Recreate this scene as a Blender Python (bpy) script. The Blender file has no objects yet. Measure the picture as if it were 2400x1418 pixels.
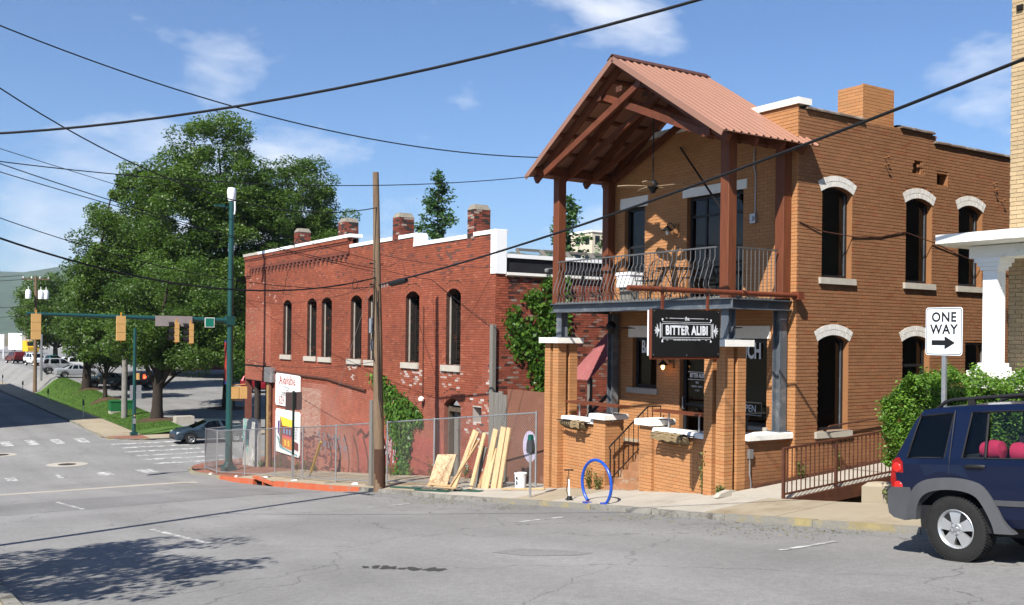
import bpy, bmesh, math, random
import numpy as np
from mathutils import Vector, Matrix, Euler
random.seed(7); rng = np.random.default_rng(7)
SC = bpy.context.scene
COL = SC.collection
# ------------------------------------------------------------------ camera, sky, sun, exposure
HC = 2.97
yaw = math.radians(33.1); roll = 0.0117
F = Vector((-math.cos(yaw), math.sin(yaw), 0)); R = Vector((math.sin(yaw), math.cos(yaw), 0)); Z = Vector((0, 0, 1))
cr, sr = math.cos(roll), math.sin(roll)
right = R * cr + Z * sr; up = Z * cr - R * sr; back = -F
cam_d = bpy.data.cameras.new('camera'); cam = bpy.data.objects.new('camera', cam_d); COL.objects.link(cam)
cam.matrix_world = Matrix(((right.x, up.x, back.x, 0), (right.y, up.y, back.y, 0), (right.z, up.z, back.z, HC), (0, 0, 0, 1)))
cam_d.sensor_width = 36.0; cam_d.lens = 36.0 * 2300 / 2400; cam_d.shift_y = 79 / 2400.0
cam_d.clip_start = 0.1; cam_d.clip_end = 20000
SC.camera = cam
SUN = Vector((0.56, -1.0, 1.19)).normalized()
world = bpy.data.worlds.new('World'); SC.world = world; world.use_nodes = True
wn = world.node_tree.nodes; wl = world.node_tree.links; wn.clear()
w_out = wn.new('ShaderNodeOutputWorld'); w_bg = wn.new('ShaderNodeBackground')
sky = wn.new('ShaderNodeTexSky'); sky.sky_type = 'NISHITA'; sky.sun_disc = False
sky.sun_elevation = math.asin(SUN.z); sky.sun_rotation = math.atan2(SUN.x, SUN.y)
sky.altitude = 250; sky.air_density = 1.0; sky.dust_density = 0.3; sky.ozone_density = 5.5
w_bg.inputs['Strength'].default_value = 0.064
# cumulus: noise on a plane at cloud height, the same everywhere in the sky
tc = wn.new('ShaderNodeTexCoord'); sep = wn.new('ShaderNodeSeparateXYZ'); wl.new(tc.outputs['Generated'], sep.inputs[0])
def wmath(op, a, b=None):
    n = wn.new('ShaderNodeMath'); n.operation = op
    for i, v in enumerate((a, b)):
        if v is None: continue
        if isinstance(v, (int, float)): n.inputs[i].default_value = v
        else: wl.new(v, n.inputs[i])
    return n.outputs[0]
comb = wn.new('ShaderNodeCombineXYZ'); wl.new(sep.outputs['X'], comb.inputs[0]); wl.new(sep.outputs['Y'], comb.inputs[1]); wl.new(wmath('MULTIPLY', sep.outputs['Z'], 2.2), comb.inputs[2])
mp = wn.new('ShaderNodeMapping'); mp.inputs['Location'].default_value = (36.1, 20.757, 0.3); wl.new(comb.outputs[0], mp.inputs[0])
nz = wn.new('ShaderNodeTexNoise'); nz.inputs['Scale'].default_value = 3.6; nz.inputs['Detail'].default_value = 9; nz.inputs['Roughness'].default_value = 0.55; nz.inputs['Distortion'].default_value = 0.25
wl.new(mp.outputs[0], nz.inputs['Vector'])
thin = wn.new('ShaderNodeMapRange'); thin.inputs['From Min'].default_value = 0.05; thin.inputs['From Max'].default_value = 0.45; thin.inputs['To Min'].default_value = 0.0; thin.inputs['To Max'].default_value = 0.10; wl.new(sep.outputs['Z'], thin.inputs['Value'])
ramp = wn.new('ShaderNodeValToRGB'); ramp.color_ramp.elements[0].position = 0.50; ramp.color_ramp.elements[1].position = 0.66
wl.new(wmath('SUBTRACT', nz.outputs['Fac'], thin.outputs[0]), ramp.inputs[0])
mixc = wn.new('ShaderNodeMix'); mixc.data_type = 'RGBA'
wl.new(wmath('MULTIPLY', ramp.outputs['Color'], 0.8), mixc.inputs['Factor'])
tint = wn.new('ShaderNodeMix'); tint.data_type = 'RGBA'; tint.blend_type = 'MULTIPLY'; tint.inputs['Factor'].default_value = 1.0; wl.new(sky.outputs[0], tint.inputs['A']); tint.inputs['B'].default_value = (0.80, 0.98, 1.14, 1)   # a clear, washed summer blue
wl.new(tint.outputs['Result'], mixc.inputs['A']); mixc.inputs['B'].default_value = (9.6, 9.8, 10.2, 1)
wl.new(mixc.outputs['Result'], w_bg.inputs['Color']); wl.new(w_bg.outputs[0], w_out.inputs[0])
sun_d = bpy.data.lights.new('sun', 'SUN'); sun_d.energy = 4.8; sun_d.angle = math.radians(0.53); sun_d.color = (1.0, 0.95, 0.87)
sun = bpy.data.objects.new('sun', sun_d); COL.objects.link(sun); sun.rotation_euler = SUN.to_track_quat('Z', 'Y').to_euler()
SC.view_settings.view_transform = 'Standard'; SC.view_settings.look = 'None'
SC.view_settings.exposure = 0.98; SC.view_settings.gamma = 1.0; SC.view_settings.use_curve_mapping = False
SC.cycles.use_denoising = True
try: SC.cycles.denoiser = 'OPENIMAGEDENOISE'
except Exception: pass
SC.cycles.max_bounces = 6; SC.cycles.diffuse_bounces = 3; SC.cycles.glossy_bounces = 3; SC.cycles.transmission_bounces = 4
SC.cycles.transparent_max_bounces = 16; SC.cycles.caustics_reflective = False; SC.cycles.caustics_refractive = False
SC.cycles.sample_clamp_indirect = 6.0

# ------------------------------------------------------------------ helpers
def V(*a): return Vector(a)
class MB:
    """collects faces; build() links them as one mesh object"""
    def __init__(s): s.v = []; s.f = []; s.c = []; s.m = []; s.mi = 0; s.col = None
    def face(s, pts):
        i = len(s.v); s.v.extend([tuple(p) for p in pts]); s.f.append(tuple(range(i, i + len(pts)))); s.m.append(s.mi); s.c.append(s.col)
    def quad(s, a, b, c, d): s.face((a, b, c, d))
    def hexa(s, p, skip=()):
        """p: 8 corners, bottom ring 0-3, top ring 4-7"""
        i = len(s.v); s.v.extend([tuple(q) for q in p])
        for k, fc in enumerate(((3, 2, 1, 0), (4, 5, 6, 7), (0, 1, 5, 4), (1, 2, 6, 5), (2, 3, 7, 6), (3, 0, 4, 7))):
            if k in skip: continue
            s.f.append(tuple(i + j for j in fc)); s.m.append(s.mi); s.c.append(s.col)
    def box(s, x0, x1, y0, y1, z0, z1, skip=()):
        s.hexa(((x0, y0, z0), (x1, y0, z0), (x1, y1, z0), (x0, y1, z0), (x0, y0, z1), (x1, y0, z1), (x1, y1, z1), (x0, y1, z1)), skip)
    def obox(s, o, a, b, c):
        """box from corner o with edge vectors a, b, c"""
        o, a, b, c = Vector(o), Vector(a), Vector(b), Vector(c)
        if a.cross(b).dot(c) < 0: a, b = b, a
        s.hexa((o, o + a, o + a + b, o + b, o + c, o + a + c, o + a + b + c, o + b + c))
    def beam(s, p, q, w, h, upv=(0, 0, 1)):
        p, q = Vector(p), Vector(q); d = (q - p); dn = d.normalized(); u = Vector(upv)
        sd = dn.cross(u)
        if sd.length < 1e-4: sd = dn.cross(Vector((0, 1, 0)))
        sd.normalize(); u2 = sd.cross(dn)
        s.obox(p - sd * w / 2 - u2 * h / 2, sd * w, u2 * h, d)
    def tube(s, pts, r, n=8, caps=True, closed=False):
        pts = [Vector(p) for p in pts]; k = len(pts); rs = r if isinstance(r, (list, tuple)) else [r] * k
        base = len(s.v); ref = None
        for i, p in enumerate(pts):
            a = pts[i - 1] if (i > 0 or closed) else p; b = pts[(i + 1) % k] if (i < k - 1 or closed) else p
            t = (b - a).normalized()
            if ref is None:
                ref = t.cross(Vector((0, 0, 1)))
                if ref.length < 0.05: ref = t.cross(Vector((0, 1, 0)))
            ref = (ref - t * ref.dot(t)).normalized(); bn = t.cross(ref)
            for j in range(n):
                an = 2 * math.pi * j / n
                s.v.append(tuple(p + (ref * math.cos(an) + bn * math.sin(an)) * rs[i]))
        for i in range(k if closed else k - 1):
            o0 = base + i * n; o1 = base + ((i + 1) % k) * n
            for j in range(n):
                j2 = (j + 1) % n; s.f.append((o0 + j, o0 + j2, o1 + j2, o1 + j)); s.m.append(s.mi); s.c.append(s.col)
        if caps and not closed:
            s.f.append(tuple(base + j for j in reversed(range(n)))); s.m.append(s.mi); s.c.append(s.col)
            s.f.append(tuple(base + (k - 1) * n + j for j in range(n))); s.m.append(s.mi); s.c.append(s.col)
    def cyl(s, x, y, z0, z1, r, n=12, r2=None): s.tube([(x, y, z0), (x, y, z1)], [r, r if r2 is None else r2], n)
    def lathe(s, prof, c=(0, 0, 0), n=20, axis='z'):
        """prof: (radius, height) pairs round an axis through c"""
        base = len(s.v); c = Vector(c)
        for (r_, h) in prof:
            for j in range(n):
                a = 2 * math.pi * j / n; x, y = r_ * math.cos(a), r_ * math.sin(a)
                p = (x, y, h) if axis == 'z' else ((x, h, y) if axis == 'y' else (h, x, y))
                s.v.append(tuple(c + Vector(p)))
        for i in range(len(prof) - 1):
            for j in range(n):
                j2 = (j + 1) % n
                s.f.append((base + i * n + j, base + i * n + j2, base + (i + 1) * n + j2, base + (i + 1) * n + j)); s.m.append(s.mi); s.c.append(s.col)
    def prism(s, poly, o, a, b, ext):
        """polygon (s,t) in plane o + a s + b t, extruded by ext"""
        o, a, b, ext = Vector(o), Vector(a), Vector(b), Vector(ext)
        p0 = [o + a * u + b * w for u, w in poly]; p1 = [p + ext for p in p0]; n = len(poly)
        s.face(list(reversed(p0))); s.face(p1)
        for i in range(n): s.face((p0[i], p0[(i + 1) % n], p1[(i + 1) % n], p1[i]))
    def mesh(s, name, mats):
        me = bpy.data.meshes.new(name); me.from_pydata(s.v, [], s.f)
        mats = mats if isinstance(mats, (list, tuple)) else [mats]
        for m in mats: me.materials.append(m)
        if len(mats) > 1: me.polygons.foreach_set('material_index', s.m)
        if any(c is not None for c in s.c):
            at = me.attributes.new('col', 'FLOAT_COLOR', 'FACE')
            buf = np.ones((len(s.f), 4), dtype=np.float32)
            for i, c in enumerate(s.c):
                if c is not None: buf[i, :3] = c
            at.data.foreach_set('color', buf.ravel())
        return me
    def build(s, name, mats, parent=None, smooth=None, local=False):
        me = s.mesh(name, mats)
        if smooth is not None:
            me.polygons.foreach_set('use_smooth', [True] * len(me.polygons)); me.set_sharp_from_angle(angle=math.radians(smooth))
        return link(name, me, parent, local)
def link(name, me, parent=None, local=False):
    o = bpy.data.objects.new(name, me); COL.objects.link(o)
    if parent is not None: attach(o, parent, local)
    return o
def wmat(o):
    m = Matrix.LocRotScale(o.location, o.rotation_euler, o.scale)
    return wmat(o.parent) @ o.matrix_parent_inverse @ m if o.parent else m
def attach(o, parent, local=False):
    o.parent = parent
    if not local: o.matrix_parent_inverse = wmat(parent).inverted()
def thing(name, label, cat, loc=(0, 0, 0), rz=0.0, group=None, rot=None):
    o = bpy.data.objects.new(name, None); COL.objects.link(o); o.empty_display_size = 0.3
    o.location = loc; o.rotation_euler = rot if rot is not None else (0, 0, rz)
    return tag(o, label, cat, group)
def tag(o, label, cat, group=None, kind=None):
    if label: o['label'] = label
    if cat: o['category'] = cat
    if group: o['group'] = group
    if kind: o['kind'] = kind
    return o
def struct(name, mb, m, smooth=None):
    o = mb.build(name, m, None, smooth); o['kind'] = 'structure'; return o
def dup(root, loc, rz=0.0, label=None, rot=None):
    r = root.copy(); COL.objects.link(r); r.location = loc; r.rotation_euler = rot if rot is not None else (0, 0, rz)
    if label: r['label'] = label
    for ch in list(root.children):
        c = ch.copy(); COL.objects.link(c); c.parent = r
        for g in list(ch.children):
            d = g.copy(); COL.objects.link(d); d.parent = c
    return r
def text_mesh(name, body, size, mat, parent, M, sx=1.0, off=0.0, ext=0.002, space=1.0, align='CENTER'):
    """lettering as a thin mesh; M places the text plane (x along the line, y up, z towards the reader)"""
    cu = bpy.data.curves.new(name, 'FONT'); cu.body = body; cu.size = size; cu.align_x = align; cu.align_y = 'CENTER'
    cu.extrude = ext; cu.offset = off; cu.space_character = space; cu.resolution_u = 3
    t = bpy.data.objects.new(name, cu); COL.objects.link(t)
    dg = bpy.context.evaluated_depsgraph_get(); me = bpy.data.meshes.new_from_object(t.evaluated_get(dg))
    bpy.data.objects.remove(t); me.name = name; me.materials.clear(); me.materials.append(mat)
    me.transform(M @ Matrix.Diagonal((sx, 1, 1, 1)))
    return link(name, me, parent)
def planeM(o, a, b):
    """matrix whose x axis is a, y axis is b, at o"""
    a, b = Vector(a).normalized(), Vector(b).normalized(); n = a.cross(b)
    return Matrix(((a.x, b.x, n.x, o[0]), (a.y, b.y, n.y, o[1]), (a.z, b.z, n.z, o[2]), (0, 0, 0, 1)))

# ------------------------------------------------------------------ materials
def hexlin(h):
    h = h.lstrip('#'); return tuple(((int(h[i:i + 2], 16) / 255) ** 2.2) for i in (0, 2, 4))
MATS = {}
KA = 0.72                                            # base colours were judged at a lower exposure; all but whites scale together
def alb(c):
    t = min(1, max(0, (max(c) - .5) / .25)); k = KA + (1 - KA) * t
    return tuple(v * k for v in c)
def pm(name, col, rough=0.8, var=0.18, scale=3.0, bump=0.0, bscale=40.0, metal=0.0, spec=0.3, attr=False, stain=None, sscale=0.8, detail=5, sfrom=0.52, sto=0.68, stretch=None, emit=None, estr=0.0, coat=0.0):
    """principled surface with noise in colour; attr: base colour comes from the face attribute col (or the object colour on single bricks)"""
    if name in MATS: return MATS[name]
    if metal < .4: col = alb(col); stain = alb(stain) if stain is not None else None
    m = bpy.data.materials.new(name); m.use_nodes = True; nt = m.node_tree; N, L = nt.nodes, nt.links
    b = N['Principled BSDF']; b.inputs['Roughness'].default_value = rough; b.inputs['Metallic'].default_value = metal
    b.inputs['Specular IOR Level'].default_value = spec
    if coat: b.inputs['Coat Weight'].default_value = coat; b.inputs['Coat Roughness'].default_value = 0.05
    geo = N.new('ShaderNodeNewGeometry'); pos = geo.outputs['Position']
    if stretch:
        mpn = N.new('ShaderNodeMapping'); mpn.inputs['Scale'].default_value = stretch; L.new(pos, mpn.inputs[0]); pos = mpn.outputs[0]
    if attr:
        a = N.new('ShaderNodeAttribute'); a.attribute_name = 'col'
        so = N.new('ShaderNodeAttribute'); so.attribute_name = 'solo'
        oi = N.new('ShaderNodeObjectInfo'); mx = N.new('ShaderNodeMix'); mx.data_type = 'RGBA'
        L.new(so.outputs['Fac'], mx.inputs['Factor']); L.new(a.outputs['Color'], mx.inputs['A']); L.new(oi.outputs['Color'], mx.inputs['B'])
        ka = N.new('ShaderNodeVectorMath'); ka.operation = 'SCALE'; ka.inputs['Scale'].default_value = KA if 'white' not in name else 1.0; L.new(mx.outputs['Result'], ka.inputs[0]); cur = ka.outputs[0]
    else:
        rgb = N.new('ShaderNodeRGB'); rgb.outputs[0].default_value = (*col, 1); cur = rgb.outputs[0]
    if var > 0:
        nz = N.new('ShaderNodeTexNoise'); nz.inputs['Scale'].default_value = scale; nz.inputs['Detail'].default_value = detail; nz.inputs['Roughness'].default_value = 0.65
        L.new(pos, nz.inputs['Vector'])
        mr = N.new('ShaderNodeMapRange'); mr.inputs['From Min'].default_value = 0.25; mr.inputs['From Max'].default_value = 0.75
        mr.inputs['To Min'].default_value = 1 - var; mr.inputs['To Max'].default_value = 1 + var; L.new(nz.outputs['Fac'], mr.inputs['Value'])
        mu = N.new('ShaderNodeVectorMath'); mu.operation = 'SCALE'; L.new(cur, mu.inputs[0]); L.new(mr.outputs[0], mu.inputs['Scale']); cur = mu.outputs[0]
    if stain is not None:
        n2 = N.new('ShaderNodeTexNoise'); n2.inputs['Scale'].default_value = sscale; n2.inputs['Detail'].default_value = 8; n2.inputs['Roughness'].default_value = 0.7
        L.new(pos, n2.inputs['Vector'])
        m2 = N.new('ShaderNodeMapRange'); m2.inputs['From Min'].default_value = sfrom; m2.inputs['From Max'].default_value = sto; L.new(n2.outputs['Fac'], m2.inputs['Value'])
        mx2 = N.new('ShaderNodeMix'); mx2.data_type = 'RGBA'; L.new(m2.outputs[0], mx2.inputs['Factor']); L.new(cur, mx2.inputs['A']); mx2.inputs['B'].default_value = (*stain, 1); cur = mx2.outputs['Result']
    L.new(cur, b.inputs['Base Color'])
    if bump > 0:
        n3 = N.new('ShaderNodeTexNoise'); n3.inputs['Scale'].default_value = bscale; n3.inputs['Detail'].default_value = 4; L.new(pos, n3.inputs['Vector'])
        bp = N.new('ShaderNodeBump'); bp.inputs['Strength'].default_value = bump; bp.inputs['Distance'].default_value = 0.02; L.new(n3.outputs['Fac'], bp.inputs['Height']); L.new(bp.outputs[0], b.inputs['Normal'])
    if emit: b.inputs['Emission Color'].default_value = (*emit, 1); b.inputs['Emission Strength'].default_value = estr
    MATS[name] = m; return m
def glass(name, tint=(0.25, 0.28, 0.28), rough=0.02, ior=1.5):
    if name in MATS: return MATS[name]
    m = bpy.data.materials.new(name); m.use_nodes = True; nt = m.node_tree; N, L = nt.nodes, nt.links; N.clear()
    out = N.new('ShaderNodeOutputMaterial'); tr = N.new('ShaderNodeBsdfTransparent'); tr.inputs[0].default_value = (*tint, 1)
    gl = N.new('ShaderNodeBsdfGlossy'); gl.inputs['Roughness'].default_value = rough; fr = N.new('ShaderNodeFresnel'); fr.inputs['IOR'].default_value = ior
    nz = N.new('ShaderNodeTexNoise'); nz.inputs['Scale'].default_value = 1.1; geo = N.new('ShaderNodeNewGeometry'); L.new(geo.outputs['Position'], nz.inputs['Vector'])
    bp = N.new('ShaderNodeBump'); bp.inputs['Strength'].default_value = 0.05; bp.inputs['Distance'].default_value = 0.05; L.new(nz.outputs['Fac'], bp.inputs['Height']); L.new(bp.outputs[0], gl.inputs['Normal'])
    mx = N.new('ShaderNodeMixShader'); L.new(fr.outputs[0], mx.inputs[0]); L.new(tr.outputs[0], mx.inputs[1]); L.new(gl.outputs[0], mx.inputs[2]); L.new(mx.outputs[0], out.inputs[0])
    MATS[name] = m; return m
def leafmat(name, col, col2, trans=0.35):
    if name in MATS: return MATS[name]
    m = bpy.data.materials.new(name); m.use_nodes = True; nt = m.node_tree; N, L = nt.nodes, nt.links; N.clear()
    out = N.new('ShaderNodeOutputMaterial'); at = N.new('ShaderNodeAttribute'); at.attribute_name = 'shade'
    mx = N.new('ShaderNodeMix'); mx.data_type = 'RGBA'; mx.inputs['A'].default_value = (*[v * .95 for v in col], 1); mx.inputs['B'].default_value = (*[v * .95 for v in col2], 1); L.new(at.outputs['Fac'], mx.inputs['Factor'])
    d = N.new('ShaderNodeBsdfPrincipled'); d.inputs['Roughness'].default_value = 0.45; d.inputs['Specular IOR Level'].default_value = 0.35; L.new(mx.outputs['Result'], d.inputs['Base Color'])
    t = N.new('ShaderNodeBsdfTranslucent')
    tm = N.new('ShaderNodeMix'); tm.data_type = 'RGBA'; tm.blend_type = 'MULTIPLY'; tm.inputs['Factor'].default_value = 1; L.new(mx.outputs['Result'], tm.inputs['A']); tm.inputs['B'].default_value = (1.5, 1.6, 0.7, 1); L.new(tm.outputs['Result'], t.inputs[0])
    ms = N.new('ShaderNodeMixShader'); ms.inputs[0].default_value = trans; L.new(d.outputs[0], ms.inputs[1]); L.new(t.outputs[0], ms.inputs[2]); L.new(ms.outputs[0], out.inputs[0])
    MATS[name] = m; return m

TAN = (0.56, 0.268, 0.112)
M_tanbrick = pm('tan_painted_brick', TAN, 0.72, 0.10, 1.2, 0.12, 60, attr=True)
M_tanpaint = pm('tan_painted_mortar', (0.36, 0.165, 0.068), 0.8, 0.1, 3, 0.1, 60)
M_redbrick = pm('red_brick', (0.3, 0.08, 0.04), 0.85, 0.14, 3, 0.2, 50, attr=True)
M_redmortar = pm('dark_mortar', (0.09, 0.055, 0.045), 0.95, 0.3, 6, 0.3, 50, attr=True)
M_white = pm('white_paint', (0.80, 0.78, 0.73), 0.55, 0.07, 4, 0.15, 30, stain=(0.55, 0.50, 0.42), sscale=2.0, sfrom=0.6, sto=0.8)
M_whitemetal = pm('white_metal', (0.82, 0.83, 0.84), 0.4, 0.04, 2)
M_stone = pm('pale_stone', (0.52, 0.48, 0.41), 0.8, 0.15, 6, 0.3, 40, stain=(0.35, 0.31, 0.26), sscale=3, sfrom=0.58, sto=0.75)
M_timber = pm('stained_timber', (0.19, 0.058, 0.025), 0.55, 0.3, 3, 0.25, 25, stretch=(6, 6, 0.6), stain=(0.16, 0.05, 0.025), sscale=1.2)
M_timber_h = pm('stained_timber_rafter', (0.17, 0.050, 0.022), 0.55, 0.3, 4, 0.25, 25, stain=(0.10, 0.036, 0.018), sscale=1.4)
M_steel = pm('grey_painted_steel', (0.155, 0.18, 0.21), 0.45, 0.15, 2, 0.05, 20, metal=0.35, stain=(0.33, 0.34, 0.35), sscale=2.5)
M_rustpipe = pm('rust_red_steel', (0.22, 0.06, 0.03), 0.5, 0.2, 5, 0.1, 30, metal=0.2)
M_copper = pm('copper_roofing', (0.50, 0.255, 0.17), 0.36, 0.06, 1.5, metal=0.35, spec=0.5)
M_ironrail = pm('bare_iron', (0.20, 0.195, 0.19), 0.42, 0.1, 8, metal=0.7, spec=0.5)
M_blackiron = pm('black_iron', (0.018, 0.018, 0.02), 0.45, 0.1, 8, metal=0.2)
M_brownrail = pm('brown_painted_steel', (0.105, 0.042, 0.026), 0.5, 0.2, 6, 0.1, 30, stain=(0.16, 0.06, 0.03), sscale=4)
M_frame = pm('black_window_frame', (0.022, 0.024, 0.028), 0.4, 0.1, 5)
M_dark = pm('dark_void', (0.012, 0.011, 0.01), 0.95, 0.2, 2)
M_room = pm('room_plaster', (0.33, 0.33, 0.27), 0.9, 0.1, 2)
M_glass = glass('window_glass', (.8, .84, .82))
M_glassdk = glass('dark_window_glass', (0.22, 0.24, 0.24))
M_conc = pm('sidewalk_concrete', (0.42, 0.355, 0.255), 0.9, 0.13, 0.7, 0.25, 60, stain=(0.30, 0.23, 0.15), sscale=0.55, sfrom=0.54, sto=0.7)
M_concl = pm('pale_concrete', (0.50, 0.46, 0.39), 0.9, 0.12, 1.2, 0.25, 60, stain=(0.36, 0.30, 0.22), sscale=0.9, sfrom=0.56, sto=0.72)
M_kerb = pm('kerb_stone', (0.30, 0.285, 0.25), 0.95, 0.3, 3.0, 0.8, 18, stain=(0.13, 0.12, 0.10), sscale=2.4, sfrom=0.5, sto=0.62)
M_kerby = pm('worn_yellow_kerb', (0.38, 0.31, 0.15), 0.9, 0.25, 3, 0.5, 20, stain=(0.28, 0.265, 0.23), sscale=2.0, sfrom=0.40, sto=0.52)
M_kerbo = pm('orange_painted_kerb', (0.55, 0.125, 0.05), 0.75, 0.15, 3, 0.3, 20, stain=(0.30, 0.22, 0.18), sscale=3.0, sfrom=0.54, sto=0.64)
M_galv = pm('galvanised_steel', (0.42, 0.43, 0.44), 0.42, 0.12, 10, metal=0.75, spec=0.5)
M_green = pm('dark_green_paint', (0.010, 0.075, 0.072), 0.4, 0.12, 3, spec=0.45)
M_wood = pm('weathered_pole', (0.24, 0.165, 0.105), 0.9, 0.3, 4, 0.5, 30, stretch=(8, 8, 0.5), stain=(0.14, 0.075, 0.04), sscale=0.8)
M_greywood = pm('grey_weathered_wood', (0.23, 0.215, 0.19), 0.9, 0.3, 5, 0.4, 30, stretch=(9, 9, 0.6))
M_lumber = pm('fresh_lumber', (0.62, 0.43, 0.235), 0.75, 0.2, 6, 0.2, 40, stretch=(3, 3, 0.7), stain=(0.42, 0.25, 0.12), sscale=2.5, sfrom=0.62, sto=0.7)
M_rubber = pm('rubber', (0.018, 0.018, 0.018), 0.8, 0.2, 10)
M_wire = pm('black_cable', (0.012, 0.012, 0.013), 0.6, 0.0)
M_letter = pm('white_lettering', (0.72, 0.74, 0.78), 0.5, 0.0)
M_black = pm('black_panel', (0.010, 0.010, 0.011), 0.5, 0.0, spec=0.4)
# ------------------------------------------------------------------ ground levels (the street falls about 10 % towards the crossing)
TAB = [(3000, 7.6), (60, 7.2), (20, 3.2), (0, 1.15), (-6.5, .47), (-8.3, .31), (-11.06, -.02), (-15.5, -.47), (-21.3, -1.12), (-25.8, -1.55), (-30.3, -2.03), (-34.8, -2.5), (-41, -3.1), (-45, -3.4), (-50, -3.58), (-55, -3.62), (-62, -3.57), (-76, -3.52), (-131, -3.8), (-400, -4.5), (-20000, -5)]
def zlin(x):
    for (a, za), (b, zb) in zip(TAB, TAB[1:]):
        if b <= x <= a: return za + (zb - za) * (a - x) / (a - b)
    return TAB[-1][1] if x < 0 else TAB[0][1]
def zs(x): return (zlin(x - 1.5) + zlin(x) * 2 + zlin(x + 1.5)) / 4
def sstep(a, b, x):
    t = min(1, max(0, (x - a) / (b - a))); return t * t * (3 - 2 * t)
def zroad(x, y):
    d = 0.09 * sstep(-42, -38, x) * (1 - sstep(-29, -26, x)) * sstep(9.6, 11.8, y)
    return zs(x) - d
def zwalk(x, y): return zs(x) + 0.09 + 0.07 * max(0, min(1.9, y - 12.1))
def zlot(x): return -3.3 + 0.028 * max(0, min(52, -(x + 66)))
def zfar(x, y): return zs(x) + 0.09 + (zlot(x) - zs(x) - 0.09) * sstep(14.2, 16.7, y)
def frange(a, b, st):
    n = max(1, int(round(abs(b - a) / st))); return [a + (b - a) * i / n for i in range(n + 1)]
def sheet(mb, xs, ys, zf):
    for i in range(len(xs) - 1):
        for j in range(len(ys) - 1):
            x0, x1 = sorted((xs[i], xs[i + 1])); y0, y1 = sorted((ys[j], ys[j + 1]))
            mb.quad((x0, y0, zf(x0, y0)), (x1, y0, zf(x1, y0)), (x1, y1, zf(x1, y1)), (x0, y1, zf(x0, y1)))
# asphalt: aged and pale, with stone speckle, cracks, tar lines and oil in the lanes
def asphalt(name, base, crack=0.6):
    m = bpy.data.materials.new(name); m.use_nodes = True; nt = m.node_tree; N, L = nt.nodes, nt.links; b = N['Principled BSDF']; b.inputs['Roughness'].default_value = 0.92; b.inputs['Specular IOR Level'].default_value = 0.2
    g = N.new('ShaderNodeNewGeometry'); pos = g.outputs['Position']
    def noise(sc, det=4, ro=0.6, src=pos):
        n = N.new('ShaderNodeTexNoise'); n.inputs['Scale'].default_value = sc; n.inputs['Detail'].default_value = det; n.inputs['Roughness'].default_value = ro; L.new(src, n.inputs['Vector']); return n.outputs['Fac']
    def mrange(v, a, c, d, e):
        n = N.new('ShaderNodeMapRange'); n.inputs['From Min'].default_value = a; n.inputs['From Max'].default_value = c; n.inputs['To Min'].default_value = d; n.inputs['To Max'].default_value = e; L.new(v, n.inputs['Value']); return n.outputs[0]
    def mul(a, c):
        n = N.new('ShaderNodeMath'); n.operation = 'MULTIPLY'; L.new(a, n.inputs[0])
        if isinstance(c, float): n.inputs[1].default_value = c
        else: L.new(c, n.inputs[1])
        return n.outputs[0]
    f = mul(mrange(noise(0.22, 5), .3, .7, .84, 1.14), mrange(noise(45, 3, .8), .3, .7, .76, 1.24))
    f = mul(f, mrange(noise(9, 3, .7), .3, .7, .90, 1.10))
    mpn = N.new('ShaderNodeMapping'); mpn.inputs['Scale'].default_value = (0.05, 0.9, 0.9); L.new(pos, mpn.inputs[0])
    f = mul(f, mrange(noise(1.0, 3, .5, mpn.outputs[0]), .3, .7, .90, 1.08))
    f = mul(f, mrange(noise(0.55, 7, .75), .66, .76, 1.0, .55))
    ds = N.new('ShaderNodeVectorMath'); ds.operation = 'ADD'; nn = N.new('ShaderNodeTexNoise'); nn.inputs['Scale'].default_value = 1.3; nn.inputs['Detail'].default_value = 6; L.new(pos, nn.inputs['Vector']); L.new(pos, ds.inputs[0]); L.new(nn.outputs['Color'], ds.inputs[1])
    vo = N.new('ShaderNodeTexVoronoi'); vo.feature = 'DISTANCE_TO_EDGE'; vo.inputs['Scale'].default_value = 0.28; L.new(ds.outputs[0], vo.inputs['Vector'])
    f = mul(f, mrange(vo.outputs['Distance'], .0, .006, crack, 1.0))
    mu = N.new('ShaderNodeVectorMath'); mu.operation = 'SCALE'; mu.inputs[0].default_value = base; L.new(f, mu.inputs['Scale']); L.new(mu.outputs[0], b.inputs['Base Color'])
    bp = N.new('ShaderNodeBump'); bp.inputs['Strength'].default_value = 0.5; bp.inputs['Distance'].default_value = 0.012; L.new(noise(70, 2, .7), bp.inputs['Height']); L.new(bp.outputs[0], b.inputs['Normal'])
    return m
M_asph = asphalt('aged_asphalt', (0.205, 0.202, 0.196))
M_asphd = asphalt('newer_asphalt', (0.17, 0.168, 0.165), 0.8)
M_dirt = pm('bare_dirt', (0.20, 0.15, 0.10), 0.95, 0.3, 1.0, 0.5, 25, stain=(0.08, 0.12, 0.035), sscale=0.9, sfrom=0.48, sto=0.6)
M_grass = pm('mown_grass', (0.075, 0.16, 0.022), 0.9, 0.3, 1.2, 0.6, 60, stain=(0.12, 0.19, 0.03), sscale=5)
M_mulch = pm('mulch', (0.10, 0.055, 0.035), 0.95, 0.4, 9, 0.8, 40)
M_mark = pm('worn_road_paint', (0.62, 0.62, 0.60), 0.8, 0.1, 8, stain=(0.285, 0.28, 0.272), sscale=4, sfrom=0.42, sto=0.54)
M_marky = pm('worn_yellow_paint', (0.55, 0.36, 0.06), 0.8, 0.1, 8, stain=(0.27, 0.267, 0.26), sscale=4, sfrom=0.54, sto=0.62)
M_paver = pm('red_paving', (0.30, 0.13, 0.085), 0.9, 0.25, 7, 0.3, 50)
M_iron = pm('cast_iron_cover', (0.075, 0.062, 0.052), 0.7, 0.3, 30, 0.6, 60, metal=0.3)

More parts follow.
